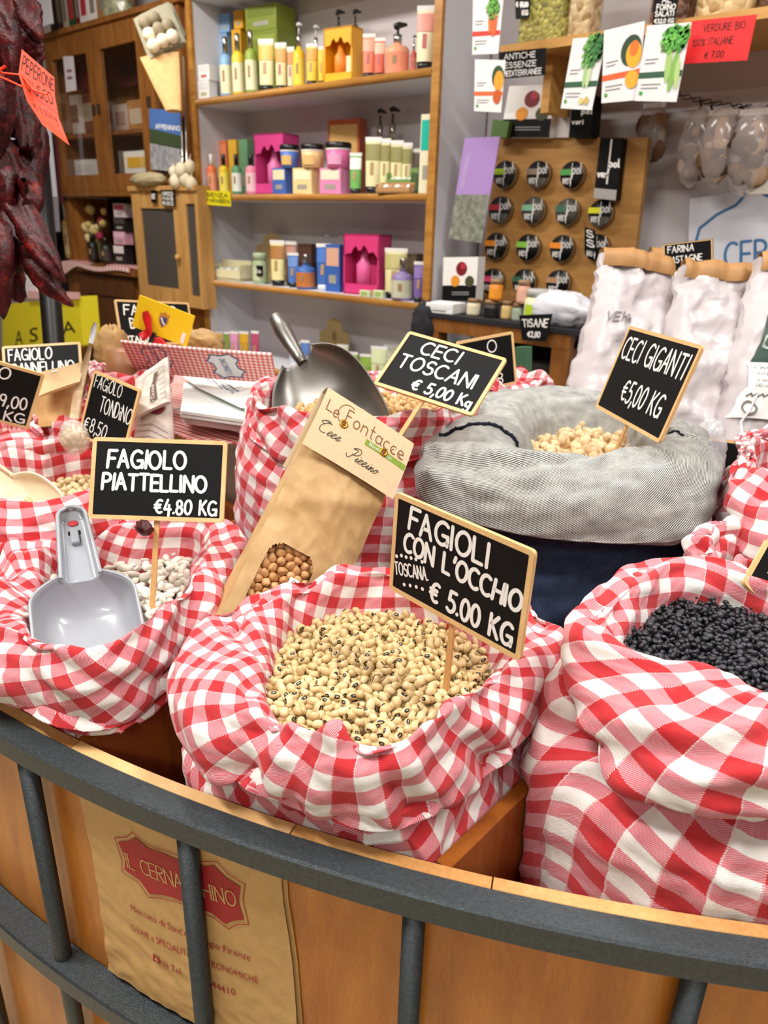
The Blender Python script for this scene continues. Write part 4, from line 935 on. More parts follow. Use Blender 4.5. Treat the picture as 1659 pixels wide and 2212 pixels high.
a = sz(532, 1357); R4 = rrect(.0078, .0078, .002); ribbon(mb, [(a[0]+x, a[1]+y) for x, y in R4+R4[:1]], .0006); ribbon(mb, [(a[0]+x, a[1]+y) for x, y in arc(0, 0, .0019, .0019, 0, 360, 12)], .0006)
child(lift(mb, .0010).build('lettering', red_ink), root)
mb = MB(); a = sz(462, 1312); ribbon(mb, [(a[0]+.0025, a[1]+.0026), (a[0]+.0006, a[1]+.0024), (a[0]+.0004, a[1]-.004)], .0011); ribbon(mb, [(a[0]-.0012, a[1]+.0004), (a[0]+.0024, a[1]+.0004)], .0009); child(lift(mb, .0015).build('lettering', MATS['kraft_bag_paper']), root)

# --- sacks further back
cw = lambda u, v, z: tuple(at(u, v, 2, z)[:2])
sack('tondino', 'red gingham sack of small beige beans at the left with a cream scoop', cw(60, 1085, 1.04),
     [(-40, 1075), (0, 1052), (100, 1040), (195, 1016), (255, 1030), (250, 1080), (180, 1125), (60, 1140), (-30, 1120)],
     [(-100, 1050, 1.07), (-20, 992, 1.09), (60, 985, 1.09), (195, 968, 1.09), (285, 985, 1.09), (310, 1040, 1.07), (280, 1120, 1.05), (150, 1180, 1.04), (0, 1190, 1.04), (-80, 1130, 1.05)], 1.04, 1.085, .01, .75, seed=41, n=220, npinch=5, body=(-.01, -.02))
m_tb = bean_mat('beige_bean', '#c3a878', '#ddc9a0', .35)
fill('tondino', .0046, 400, .006, .008, [bean_mesh('tb%d' % i, .0056, .0045, .0042, [m_tb], .1, n=12, k=8, seed=i) for i in range(2)], 'beige_bean', 'small beige bean in the sack with the cream scoop', 'bean', 'beige beans in the left gingham sack', 16, 30)
sack('left_back', 'small red gingham sack half outside the left edge, below the 19,00 sign', cw(0, 965, 1.05),
     [(-70, 960), (-20, 950), (30, 957), (52, 966), (40, 985), (-20, 990)], [(-130, 950, 1.07), (-60, 905, 1.09), (20, 900, 1.10), (75, 912, 1.10), (112, 950, 1.09), (122, 985, 1.07), (60, 1010, 1.05), (-60, 1010, 1.05)], 1.05, 1.095, .01, .75, seed=43, n=200, npinch=5, body=(-.03, -.04))
fill('left_back', .0046, 90, .004, .006, [bean_mesh('lb', .0056, .0045, .0042, [m_tb], .1, n=12, k=8)], 'brown_bean', 'small tan bean in the sack cut by the left edge', 'bean', 'tan beans in the sack at the left edge', 17, 30)
sack('left_third', 'red gingham sack between the brown bag and FAGIOLO TONDINO sign', cw(165, 925, 1.07),
     [(120, 920), (160, 912), (200, 915), (205, 935), (170, 945), (130, 940)], [(96, 925, 1.08), (100, 890, 1.10), (145, 872, 1.11), (200, 880, 1.11), (245, 905, 1.10), (240, 945, 1.08), (170, 965, 1.06), (110, 955, 1.07)], 1.07, 1.105, .01, .78, seed=45, n=200, npinch=4, body=(-.03, -.04))
sack('left_fourth', 'red gingham sack edge beside the upright spatula, behind the signs', cw(245, 830, 1.09),
     [(225, 835), (250, 828), (275, 835), (270, 850), (240, 850)], [(190, 850, 1.09), (195, 805, 1.12), (205, 783, 1.13), (240, 795, 1.13), (300, 820, 1.12), (310, 860, 1.09), (250, 890, 1.07), (200, 880, 1.07)], 1.09, 1.125, .01, .78, seed=47, n=200, npinch=4, body=(-.03, -.04))
sack('right_back', 'red gingham sack at the right edge with a steel scoop in it', cw(1735, 1075, 1.10),
     [(1640, 1060), (1660, 1020), (1740, 1005), (1830, 1040), (1850, 1100), (1760, 1125), (1668, 1100)], [(1560, 1070, 1.12), (1572, 1020, 1.14), (1620, 978, 1.15), (1720, 960, 1.15), (1850, 990, 1.15), (1930, 1080, 1.12), (1880, 1200, 1.08), (1760, 1240, 1.08), (1650, 1225, 1.08), (1590, 1160, 1.09)], 1.10, 1.145, .012, .80, seed=49, n=240, npinch=6, body=(-.01, .0), m=M_ging)
sack('right_low', 'low red gingham sack squeezed between the denim sack and the black lentils', cw(1590, 1230, 1.07),
     [(1550, 1230), (1580, 1205), (1640, 1215), (1650, 1240), (1600, 1255)], [(1498, 1215, 1.07), (1510, 1165, 1.09), (1545, 1140, 1.10), (1610, 1150, 1.10), (1690, 1190, 1.10), (1700, 1240, 1.08), (1620, 1290, 1.06), (1530, 1290, 1.06)], 1.07, 1.095, .01, .80, seed=51, n=200, npinch=5, body=(-.02, -.02), fold=.006)
sack('behind_denim', 'red gingham sack mostly hidden behind the CECI TOSCANI sign', cw(1080, 858, 1.12),
     [(1010, 860), (1040, 850), (1110, 846), (1160, 850), (1165, 862), (1100, 868)], [(930, 862, 1.14), (960, 838, 1.15), (1060, 824, 1.16), (1150, 815, 1.16), (1215, 820, 1.16), (1232, 836, 1.15), (1200, 858, 1.13), (1100, 872, 1.13), (980, 876, 1.13)], 1.12, 1.155, .012, .80, seed=53, n=240, npinch=5, body=(-.02, -.03))
# cream scoop at the left, metal scoop at the right
p0, p1 = dep(100, 1125, .86), dep(-60, 985, .98); nrm = np.cross(np.cross(p1-p0, CO-p0), p1-p0); nrm /= np.linalg.norm(nrm)
scoop('cream plastic scoop cut by the left edge, in the beige beans', p0, p1, nrm, .036, .026, .012, .010, .55, M_cp, holes=False, rnd_=True)
p0, p1 = dep(1690, 1120, .82), dep(1700, 985, .90); nrm = np.cross(np.cross(p1-p0, CO-p0), p1-p0); nrm /= np.linalg.norm(nrm)
scoop('steel scoop at the right edge inside the gingham sack', p0, p1, nrm-.3*CR, .032, .02, .008, .006, .7, MATS['brushed_aluminium'], holes=False)
# stray lentils on the cuff, dried pepper scrap
for u, v, q in ((1622, 1296, 0), (1648, 1290, 1)):
    me = bean_mesh('stray_lentil_mesh', .0032, .0031, .002, [m_len], n=10, k=6)
    sk = SACKS['lentil']; A_ = sk['P'][27:60].reshape(-1, 3); pr = np.array([pj(p) for p in A_]); k = np.argmin(np.hypot(pr[:, 0]-u, pr[:, 1]-v)+50*np.linalg.norm(A_-CO, axis=1))
    o = bpy.data.objects.new('stray_lentil', me); col.objects.link(o); o.location = A_[k]+np.array([0, 0, .0025]); tag(o, ['stray black lentil on the gingham cuff, the one further left', 'stray black lentil on the gingham cuff, the one beside the sign corner'][q], 'lentil', 'stray lentils on the cuff')
# clear crumpled bag behind the denim sack
def blob(c, r, sx=(1, 1, 1), amp=.25, sc=3, seed=0, n=26, k=18):
    V = []; F = []
    for i in range(k+1):
        for j in range(n):
            th, ph = PI*i/k, 2*PI*j/n; V.append((math.sin(th)*math.cos(ph), math.sin(th)*math.sin(ph), math.cos(th)))
    V = np.array(V); q = 1+amp*(1-2.4*np.abs(perlin(V[:, 0]*sc+7.3, V[:, 1]*sc+V[:, 2]*sc*.7+3.1, seed)))+amp*.5*(1-2.4*np.abs(perlin(V[:, 2]*sc*2+1.3, V[:, 1]*sc*1.7+V[:, 0]*2+5, seed+3)))
    V = V*q[:, None]*r*np.array(sx)+np.array(c)
    for i in range(k):
        for j in range(n): F.append((i*n+j, i*n+n+j, i*n+n+(j+1) % n, i*n+(j+1) % n))
    return V, F
V, F = blob(dep(1525, 975, 1.0), .022, (.9, .9, 1.5), .35, 3, 5)
tag(MB().add(V, F, 0, True).build('plastic_bag', mat('crinkled_plastic', '#eeeef2', .1, alpha=.45, spec=.9)), 'crinkled clear plastic bag tip behind the denim sack at the right', 'bag')
V, F = blob(dep(160, 945, .98), .019, (1.1, .8, 1.1), .15, 2, 8)
pb = tag(MB().add(V, F, 0, True).build('plastic_bag', mat('bean_pouch_film', '#efe8dc', .12, alpha=.35, spec=.9)), 'clear plastic pouch of beans under the FAGIOLO TONDINO sign', 'bag')
rnd = random.Random(8); c = dep(160, 945, .98); mb_b = bean_mesh('pb', .0056, .0045, .0042, [m_tb], .1, n=10, k=7)
for q in range(70):
    d = np.array([rnd.gauss(0, 1) for _ in range(3)]); d = d/np.linalg.norm(d)*rnd.random()**.4*.014
    o = bpy.data.objects.new('pouch_bean', mb_b); col.objects.link(o); o.location = c+d; o.rotation_euler = (rnd.random()*6, rnd.random()*6, 0); tag(o, 'beige bean inside the clear plastic pouch', 'bean', 'beans in the clear pouch')
V, F = blob(dep(312, 1140, .735), .006, (1.2, .8, .9), .5, 4, 2, 16, 10)
tag(MB().add(V, F, 0, True).build('dried_pepper_scrap', C('#4d1a20', .45)), 'small dark dried pepper scrap below the FAGIOLO PIATTELLINO sign', 'pepper')

# ---------------------------------------------------------------- table things at the left
def gflat(name, p, red='#dc4440', white='#f3ece6', rot=0):
    m = bpy.data.materials.new(name); m.use_nodes = True; t = NT(m); sp = t.n.new('ShaderNodeSeparateXYZ'); t.l.new(t.coord('Object', rot=(0, 0, rot)), sp.inputs[0])
    a = t.m('LESS_THAN', t.m('FRACT', t.m('DIVIDE', sp.outputs[0], p)), .5); b = t.m('LESS_THAN', t.m('FRACT', t.m('DIVIDE', sp.outputs[1], p)), .5)
    t.col(t.ramp(t.m('MULTIPLY', t.m('ADD', a, b), .5), [(0, white), (.5, '#ee9d96'), (1, red)])); t.b.inputs['Roughness'].default_value = .5; return m
M_gp1 = gflat('gingham_print', .0085); M_blue = C('#3f5f96', .6)
def card(name, c, X, Y, w, h, th, m, label, cat, extra=None, bend_=0, group=None):
    root = empty(name, frame(c, X, Y), label, cat, group)
    G_ = lambda z: np.array([[(a*w, b*h, z+bend_*(a*a*4-1)*-1) for a in np.linspace(-.5, .5, 14)] for b in np.linspace(-.5, .5, 8)])
    A_, B2 = G_(th/2), G_(-th/2); mb = MB().grid(A_).grid(B2[:, ::-1])
    for s_ in (slice(None), ): pass
    for e, f_ in ((A_[0], B2[0]), (B2[-1], A_[-1]), (B2[:, 0], A_[:, 0]), (A_[:, -1], B2[:, -1])): mb.grid(np.stack([f_, e]), 0, False)
    mb.build('sheet', m, root)
    if extra: extra(root, lambda x: th/2+bend_*(x*x*4/w/w-1)*-1)
    return root
def emblem(root, x, y, s, zf, ms, mat_a, mat_b, word='CIVAIE', rot=90):
    P = [(-1, .5), (-.75, .62), (-.5, .85), (-.2, .6), (.2, .6), (.5, .85), (.75, .62), (1, .5), (.86, 0), (1, -.5), (.75, -.62), (.5, -.85), (.2, -.6), (-.2, -.6), (-.5, -.85), (-.75, -.62), (-1, -.5), (-.86, 0)]
    c_, s_ = math.cos(math.radians(rot)), math.sin(math.radians(rot)); P = [(x+(a*c_-b*s_)*s, y+(a*s_+b*c_)*s) for a, b in P]
    mb = MB(); mb.add([(a, b, zf(a)+.0005) for a, b in P], [tuple(range(len(P)))]); o = mb.build('emblem', mat_a, root)
    mb = MB(); ribbon(mb, P+P[:1], s*.07); fwrite(mb, word, x, y, s*1.3, s*.35, rot); mb.V = [(a, b, zf(a)+.0009+c*.0) for a, b, c in mb.V]; mb.build('lettering', mat_b, o)
MBL = C('#e9eef0', .6)
def ex(root, zf): emblem(root, .045, 0, .034, zf, 1, MBL, M_blue, 'IL CERNACCHINO', 100); emblem(root, -.075, .008, .028, zf, 1, M_gp1, M_blue, 'IL CERNACCHINO', 100)
card('printed_paper_sleeve', [-1.1059, 0.7633, 1.1421], [0.7777, 0.6265, -0.0509], [0.4628, -0.5159, 0.7209], .2592, .0846, .004, M_gp1, 'red and white gingham printed paper sleeve with blue emblems on the paper stack', 'packaging', ex, .002)
# white end of the sleeve, stack of white paper bags, gingham sheet beneath
def quad_slab(name, q, z, th, m, label, cat, group=None, extra=None, dz=0):
    P = [at(u, v, 2, z) for u, v in q]; c = np.mean(P, 0); root_m = Matrix.Translation(Vector(c)); o = empty(name, root_m, label, cat, group)
    mb = MB().prism([(p[0]-c[0], p[1]-c[1]) for p in P][::-1], -th, 0)
    mb.build('sheets', m, o)
    if extra: extra(o, P, c)
    return o
M_bagw = mat('white_bag_paper', '#e6ebe6', .7, vary=.04, vs=30, bump=.3, bs=120)
rndz = random.Random(3); base_q = [(372, 905), (402, 835), (620, 850), (640, 940), (540, 955)]
for i in range(5):
    z = 1.062+i*.0062; dx, dy = rndz.uniform(-4, 4), rndz.uniform(-2, 2); q = [(398+dx-i*1.5, 908-i*5+dy), (400+dx, 838-i*3+dy), (612+dx, 846-i*3+dy), (605+dx, 938-i*5+dy)]
    quad_slab('white_paper_bag', q, z, .0050, M_bagw, ['bottom white paper bag of the stack beside the tall sack', 'second white paper bag from the bottom of the stack', 'middle white paper bag of the stack', 'second white paper bag from the top of the stack', 'top white paper bag of the stack'][i], 'paper bag', 'stacked white paper bags')
def wheat(o, P, c):
    mb = MB(); rnd = random.Random(2)
    def L(u, v): p = at(u, v, 2, 1.0945); return (p[0]-c[0], p[1]-c[1])
    for q in range(34):
        s = q/33; u = 425+s*85; v = 803+s*42+math.sin(q*2.1)*5; a, b = L(u, v), L(u+rnd.uniform(6, 22), v+rnd.uniform(-9, 14)); ribbon(mb, [a, ((a[0]+b[0])/2+.001, (a[1]+b[1])/2), b], .0013, .0006)
    mb.build('blue_print', C('#2b3268', .6), o)
quad_slab('white_paper_bag', [(375, 800), (560, 800), (628, 888), (520, 880), (430, 838)], 1.0945, .0012, M_bagw, 'white paper bag printed with a blue wheat sprig, laid askew on the stack', 'paper bag', 'stacked white paper bags', wheat)
quad_slab('gingham_paper_sheet', [(355, 800), (620, 890), (640, 960), (420, 955), (365, 930)], 1.040, .0015, gflat('gingham_sheet_print', .013, '#cf1f2c'), 'red gingham paper sheet under the stack of white bags', 'paper')
quad_slab('white_card_sheet', [(365, 880), (640, 880), (645, 965), (520, 935)], 1.053, .0015, M_paper, 'white card sheet under the stack of paper bags', 'paper')
# white crumpled food bag with brown print
def qbag(name, q, depth, th, m, label, cat='bag', amp=.002, seed=1, nx=16, ny=18, extra=None, ends=None):
    # q: four corners (tl, tr, br, bl) as (u, v, extra depth)
    P = [dep(u, v, depth+d) for u, v, d in q]; c = np.mean(P, 0); X = (P[1]-P[0])+(P[2]-P[3]); Y = (P[0]-P[3])+(P[1]-P[2]); M = frame(c, X, Y); Mi = M.inverted()
    L = [np.array(Mi @ Vector(p)) for p in P]; root = empty(name, M, label, cat)
    G_ = np.array([[(L[3]*(1-s)+L[2]*s)*(1-t)+(L[0]*(1-s)+L[1]*s)*t+np.array([0, 0, th*.5*math.sin(PI*min(1, max(0, s)))**.5*(1-.6*t)]) for s in np.linspace(0, 1, nx)] for t in np.linspace(0, 1, ny)])
    B2 = G_.copy(); base = np.array([[(L[3]*(1-s)+L[2]*s)*(1-t)+(L[0]*(1-s)+L[1]*s)*t for s in np.linspace(0, 1, nx)] for t in np.linspace(0, 1, ny)])
    cr = crumple(G_, amp, 30, seed); G_[..., 2] += cr*.8; G_[..., 0] += cr*.3; B2 = base*2-G_; B2[..., :2] = G_[..., :2]; B2[..., 2] -= .0005
    mb = MB().grid(G_).grid(B2[:, ::-1])
    for e, f_ in ((G_[0], B2[0]), (B2[-1], G_[-1]), (B2[:, 0], G_[:, 0]), (G_[:, -1], B2[:, -1])): mb.grid(np.stack([f_, e]))
    mb.build('bag_skin', m, root)
    if extra: extra(root, L, G_)
    return root
def onq(L, G_, s, t, e=.0006): 
    ny, nx = G_.shape[:2]; i = min(ny-1.001, max(0, t*(ny-1))); j = min(nx-1.001, max(0, s*(nx-1))); a, b = int(i), int(j); fi, fj = i-a, j-b
    p = (G_[a, b]*(1-fj)+G_[a, b+1]*fj)*(1-fi)+(G_[a+1, b]*(1-fj)+G_[a+1, b+1]*fj)*fi; return (p[0], p[1], p[2]+e)
def mapq(mb, L, G_, e=.0012): mb.V = [onq(L, G_, x, y, e) for x, y, z in mb.V]; return mb
M_br2 = C('#6b5242', .6)
def cicc(root, L, G_):
    mb = MB(); mb.add([(x, y, 0) for x, y in ((.50, .15), (.70, .15), (.66, .55), (.74, .80), (.62, .80), (.58, .62), (.50, .50))], [(0, 1, 2, 3, 4, 5, 6)]); mapq(mb, L, G_, .0018); mb.build('brown_print', M_br2, root)
    mb = MB()
    for q in range(7): ribbon(mb, [(.74+.03*math.sin(q), .12+q*.12), (.90, .12+q*.12+.02)], .02)
    ribbon(mb, [(.12, .12), (.3, .85), (.9, .9), (.92, .1)], .012); mapq(mb, L, G_, .0018); mb.build('printed_border', C('#b5aca4', .6), root)
    mb = MB(); fwrite(mb, 'i Ciccioli', .58, .34, .40, .10, 90); mapq(mb, L, G_, .0026); mb.build('lettering', M_paper, root)
M_cb = mat('cream_bag_paper', '#dcd6cb', .55, bump=.35, bs=60)
qbag('food_bag', [(292, 822, .0), (362, 772, .0), (368, 868, 0), (292, 905, 0)], 1.02, .02, M_cb, 'crumpled white paper food bag with brown lettering i Ciccioli', amp=.004, seed=4, extra=cicc)
def ic2(root, L, G_):
    mb = MB()
    for q in range(3): ribbon(mb, [(.1, .5-q*.16), (.5, .45-q*.16), (.9, .25-q*.14)], .02)
    mapq(mb, L, G_, .0018); mb.build('printed_lines', C('#8d8178', .6), root)
    mb = MB(); mb.add([(x, y, 0) for x, y in arc(.62, .82, .2, .13, 0, 330, 14)], [tuple(range(15))]); mapq(mb, L, G_, .002); mb.build('red_seal', C('#7c2230', .5), root)
qbag('food_bag', [(300, 885, .02), (372, 870, .02), (375, 965, 0), (285, 965, 0)], 1.02, .03, mat('grey_bag_paper', '#b9a9a0', .55, bump=.3, bs=60), 'greyish paper food bag with a dark red seal below the i Ciccioli bag', amp=.003, seed=6, extra=ic2)
# brown bag and its white handle at the left
def flap(root, L, G_):
    mb = MB(); mb.add([(.30, .80, 0), (.46, .80, 0), (.46, .86, 0), (.30, .86, 0)], [(0, 1, 2, 3)]); mapq(mb, L, G_, .002); mb.build('white_sticker', M_paper, root)
qbag('brown_paper_bag', [(60, 830, 0), (182, 790, 0), (172, 920, 0), (70, 930, 0)], 1.10, .05, M_kraft, 'brown paper bag standing behind the 19,00 sign', amp=.002, seed=3)
qbag('folded_paper_flap', [(85, 805, 0), (182, 782, 0), (172, 825, -.02), (80, 858, -.02)], 1.07, .004, mat('pale_kraft', '#d8b889', .7, bump=.15), 'pale brown folded bag top behind the 19,00 sign', 'bag', amp=.0006, seed=5, extra=flap)
root = empty('spatula', label='white and wood spatula standing upright left of the FAGIOLO TONDINO sign', cat='spatula', loc=dep(170, 850, 1.06)); bpy.context.view_layer.update()
child(MB().tube([dep(206, 697, 1.06), dep(203, 712, 1.06), dep(196, 742, 1.06)], [.0024, .0040, .0032], 10).build('handle_tip', M_white), root)
child(MB().tube([dep(196, 742, 1.06), dep(188, 775, 1.06), dep(168, 850, 1.06), dep(160, 905, 1.06)], [.0032, .006, .009, .008], 12, flat=.4).build('wooden_blade', wood('pale_wood', '#b99b74', '#dcc5a2')), root)
# crumpled brown bits
for (u, v, d, r, sx, lab) in ((245, 765, 1.42, .035, (.7, .8, 1.2), 'crumpled brown paper bag top beside the gingham sleeve, left'), (440, 738, 1.45, .026, (1.5, .9, .7), 'crumpled brown paper bag top right of the yellow card')):
    V, F = blob(dep(u, v, d), r, sx, .3, 3, u); mb = MB().add(V, F, 0, True); tag(mb.build('crumpled_paper_bag', mat('brown_crumple', '#b08a55', .7, vary=.2, vs=60)), lab, 'bag')
mb = MB(); mb.lathe([(.030, 0), (.036, .05), (.028, .10)], tuple(dep(272, 815, 1.36)-np.array([0, 0, .05])), 20); tag(mb.build('brown_jar', C('#9a6840', .5)), 'brown rounded pot behind the FAGIOLO TONDINO sign', 'pot')
# yellow card with crest, ribbon and clip
root = empty('yellow_gift_card', frame([-1.2192, 0.7658, 1.2003], [0.7185, 0.6098, -0.3344], [0.2833, 0.1825, 0.9415]), 'yellow card with a small crest, tied with a red ribbon', 'card')
MB().box((-.052, -.03, -.003), (.052, .03, 0), bev=.0006).build('card', C('#f2cf13', .5), root)
mb = MB(); mb.add([(.0+x, .004+y, .0004) for x, y in [(-.009, .012), (-.006, .009), (0, .014), (.006, .009), (.009, .012), (.009, -.004), (.005, -.012), (0, -.017), (-.005, -.012), (-.009, -.004)]], [tuple(range(10))]); mb.build('crest', C('#c5892c', .5), root)
mb = MB(); mb.add([(x, .002+y, .0008) for x, y in [(-.006, .006), (.006, .006), (.006, -.004), (0, -.012), (-.006, -.004)]], [tuple(range(5))]); mb.build('crest_shield', C('#3f4a74', .5), root)
mb = MB(); ribbon(mb, [(-.004, .005), (0, -.002), (.004, -.005)], .003, .0011); mb.build('crest_stripe', M_paper, root); mb = MB(); fwrite(mb, 'Parmigiano', 0, -.019, .022, .002, 0, .0006); 
MB().box((.038, -.026, .0003), (.045, -.006, .0007)).build('price_label', M_paper, root)
mb = MB()
for pl in ([(-.034, .006, .004), (-.026, -.004, .010), (-.018, -.024, .008), (-.010, -.038, .010)], [(-.010, -.038, .010), (.006, -.034, .012), (.02, -.040, .010)], [(-.018, -.024, .008), (-.028, -.040, .012)]):
    mb.tube(pl, [.006, .008, .005, .003][:len(pl)], 10, flat=.35)
mb.build('red_ribbon', C('#d0131b', .35), root)
mb = MB().tube([(-.010, -.045, .014), (-.006, -.022, .016)], .0042, 10); mb.build('black_clip', M_black, root)

# ---------------------------------------------------------------- dried pepper bunch hanging at the left
m_pep = bpy.data.materials.new('dried_pepper'); m_pep.use_nodes = True; t = NT(m_pep)
f = t.noise(t.coord('Object'), 60, 5, .65); t.col(t.ramp(f, [(.35, '#1e0306'), (.58, '#4c0a0e'), (.75, '#8f2a1c')])); t.b.inputs['Roughness'].default_value = .42; t.b.inputs['Specular IOR Level'].default_value = .3
t.bump(t.noise(t.coord('Object'), 130, 5, .6), .8, .0022)
root = empty('dried_pepper_bunch', label='hanging bunch of dark red dried peppers at the left edge', cat='peppers', loc=dep(-20, 300, .95)); bpy.context.view_layer.update()
def pepper(pts, r, seed, mb=None):
    pts = [np.array(p) for p in pts]; n = 26; k = 14; C_ = []
    for i in range(n+1):
        s = i/n*(len(pts)-1); a = min(int(s), len(pts)-2); C_.append(pts[a]*(1-s+a)+pts[a+1]*(s-a))
    C_ = np.array(C_); 
    for _ in range(3): C_[1:-1] = (C_[:-2]+C_[1:-1]*2+C_[2:])/4
    rs = np.random.RandomState(seed); P = []
    for i in range(n+1):
        s = i/n; d = C_[min(i+1, n)]-C_[max(i-1, 0)]; d /= np.linalg.norm(d); a = np.cross(d, FW); a /= np.linalg.norm(a); b = np.cross(a, d)
        rr = r*min(1, (s*8+.15)**.7)*(1-.75*s**1.6)*math.sqrt(max(.02, 1-s**10))
        row = []
        for j in range(k):
            th = 2*PI*j/k; w_ = 1+.32*math.sin(3*th+seed+s*4)+.20*math.sin(5*th-s*9+seed*2)+.07*rs.randn(); row.append(C_[i]+rr*w_*(a*math.cos(th)+b*.75*math.sin(th)))
        P.append(row)
    mb = MB().grid(np.array(P), 0, True, True); o = mb.build('pepper', m_pep); return child(o, root)
D0 = .95
exp_ = [([(10, -60, 0), (50, 10, 0), (75, 55, 0), (92, 85, 0)], .021), ([(30, -60, .02), (60, 40, .02), (88, 95, .02)], .018), ([(-20, 0, -.03), (25, 80, -.03), (30, 190, -.02)], .024), ([(40, 60, .03), (80, 110, .04), (92, 118, .04)], .018), ([(-10, 150, -.03), (5, 250, -.03), (-5, 350, -.02)], .022),
        ([(30, 180, .02), (45, 260, .02), (58, 330, .02), (62, 300, .03)], .020), ([(-20, 290, 0), (20, 400, 0), (40, 470, 0), (50, 490, 0)], .024), ([(15, 380, .0), (50, 470, -.01), (110, 560, -.02), (142, 612, -.02)], .024), ([(10, 440, .01), (60, 540, 0), (110, 620, 0), (159, 662, 0)], .022),
        ([(-20, 470, -.02), (10, 560, -.02), (0, 640, -.01), (8, 690, 0)], .022), ([(-10, 500, .02), (25, 560, .02), (40, 640, .02), (45, 655, .02)], .017), ([(50, 200, .05), (75, 300, .05), (68, 420, .05), (60, 470, .05)], .020), ([(20, 300, .03), (60, 380, .03), (62, 460, .03)], .020),
        ([(-30, 60, .02), (0, 150, .02), (20, 230, .02)], .024), ([(55, 100, .06), (70, 200, .06), (75, 260, .06)], .020), ([(-40, 380, .03), (-5, 480, .02), (15, 560, .02)], .024), ([(-50, 180, 0), (-15, 300, 0), (-10, 420, 0)], .026), ([(-40, 540, .03), (-20, 620, .03), (5, 685, .03)], .02),
        ([(60, 250, .04), (66, 330, .05), (72, 395, .05)], .018), ([(10, 60, .06), (45, 140, .06), (50, 240, .06)], .024), ([(0, 240, .06), (40, 330, .06), (50, 440, .06)], .024)]
rp = random.Random(11)
for i in range(16):
    u, v = rp.uniform(-45, 55), rp.uniform(-60, 470); exp_.append(([(u, v, rp.uniform(-.03, .05)), (u+rp.uniform(-12, 25), v+70, rp.uniform(-.03, .05)), (min(78, u+rp.uniform(-15, 35)), v+rp.uniform(120, 165), .01)], rp.uniform(.014, .018)))
for i, (pl, r) in enumerate(exp_): pepper([dep(u, v, D0+d) for u, v, d in pl], r*.8, i)
child(MB().tube([dep(-25, -200, .97), dep(-25, 200, .97), dep(-15, 560, .97)], .006, 8).build('string', C('#5a3a26', .8)), root)
# orange tag
root = empty('price_tag', label='bright orange paper tag lettered PEPERONE CRUSCO, tied to the pepper bunch', cat='sign', loc=dep(90, 200, .86)); bpy.context.view_layer.update()
rows = [((47, 106, .0), (117, 167, .02)), ((40, 160, -.01), (118, 206, .015)), ((58, 217, -.012), (127, 256, .01)), ((92, 270, -.005), (150, 314, .0))]
G_ = []
for k in range(16):
    s = k/15*3; a = min(int(s), 2); f_ = s-a; f_ = f_*f_*(3-2*f_)*.5+f_*.5; l = np.array(rows[a][0])*(1-f_)+np.array(rows[a+1][0])*f_; r = np.array(rows[a][1])*(1-f_)+np.array(rows[a+1][1])*f_
    G_.append([dep(*(l*(1-q)+r*q)[:2], .86+(l*(1-q)+r*q)[2]) for q in np.linspace(0, 1, 12)])
G_ = np.array(G_); mo = C('#ff4a26', .5); back = G_-(-FW)*.0006
o = MB().grid(G_[::-1], 0, True).grid(back, 0, True).build('tag_paper', mo); child(o, root)
mb = MB(); rnd = random.Random(6)
write(mb, 'PEPERONE', .08, .98, .84, .17, .016, rnd); write(mb, 'CRUSCO', .12, .92, .58, .16, .016, rnd); write(mb, '€ 8,00/hg', .2, .9, .30, .10, .010, rnd)
def ont(x, y):
    i = min(14.999, max(0, (1-y)*15)); j = min(10.999, max(0, x*11)); a, b = int(i), int(j); fi, fj = i-a, j-b
    return (G_[a, b]*(1-fj)+G_[a, b+1]*fj)*(1-fi)+(G_[a+1, b]*(1-fj)+G_[a+1, b+1]*fj)*fi-FW*.0008
mb.V = [tuple(ont(x, y)) for x, y, z in mb.V]; child(mb.build('lettering', bk), root)
child(MB().tube([dep(-40, 150, .88), dep(10, 158, .86), dep(48, 162, .853), dep(75, 195, .852), dep(102, 205, .852)], [.003, .0028, .002, .004, .002], 8, flat=.4).tube([dep(-40, 130, .88), dep(0, 165, .86), dep(50, 188, .85)], .0022, 8, flat=.5).tube([dep(-10, 158, .858), dep(12, 142, .858)], .003, 8, flat=.5).build('tie_ribbon', mo), root)

# ================================================================ bookcase with toiletries
YF = 2.0
bc_root = empty('bookcase', label='white open bookcase with brown wooden edges, full of toiletries', cat='bookcase', loc=(-2.19, 2.12, 0)); bpy.context.view_layer.update()
XL, XR_ = -2.83, -1.572
ZS = [.79, 1.116, 1.4545, 1.803, 2.165]
M_bw = mat('bookcase_white', '#d5d6de', .55)
def bpart(nm, a, b, m, bev=0): return child(MB().box(a, b, bev=bev).build(nm, m), bc_root)
bpart('side_panel', (XL, YF, 0), (XL+.022, 2.25, 2.5), M_bw); bpart('side_edge', (XL-.002, YF-.014, 0), (XL+.024, YF, 2.5), M_wood_shelf)
bpart('side_panel', (XR_-.022, YF, 0), (XR_, 2.25, 2.5), M_bw); bpart('side_edge', (XR_-.028, YF-.014, 0), (XR_+.002, YF, 2.5), M_wood_shelf)
bpart('back_panel', (XL, 2.245, 0), (XR_, 2.252, 2.5), mat('bookcase_back', '#cfc8cb', .6))
for z in ZS:
    s = bpart('shelf', (XL+.023, YF, z-.012), (XR_-.023, 2.244, z+.012), M_bw)
    e = MB(); e.tube([(XL+.024, YF-.004, z), (XR_-.028, YF-.004, z)], .0125, 10).build('shelf_edge', M_wood_shelf, s)
bpy.context.view_layer.update()
def xat(u, Y, z):
    a, b = -6.0, 3.0
    for _ in range(40):
        c = (a+b)/2
        if pj((c, Y, z))[0] < u: a = c
        else: b = c
    return (a+b)/2
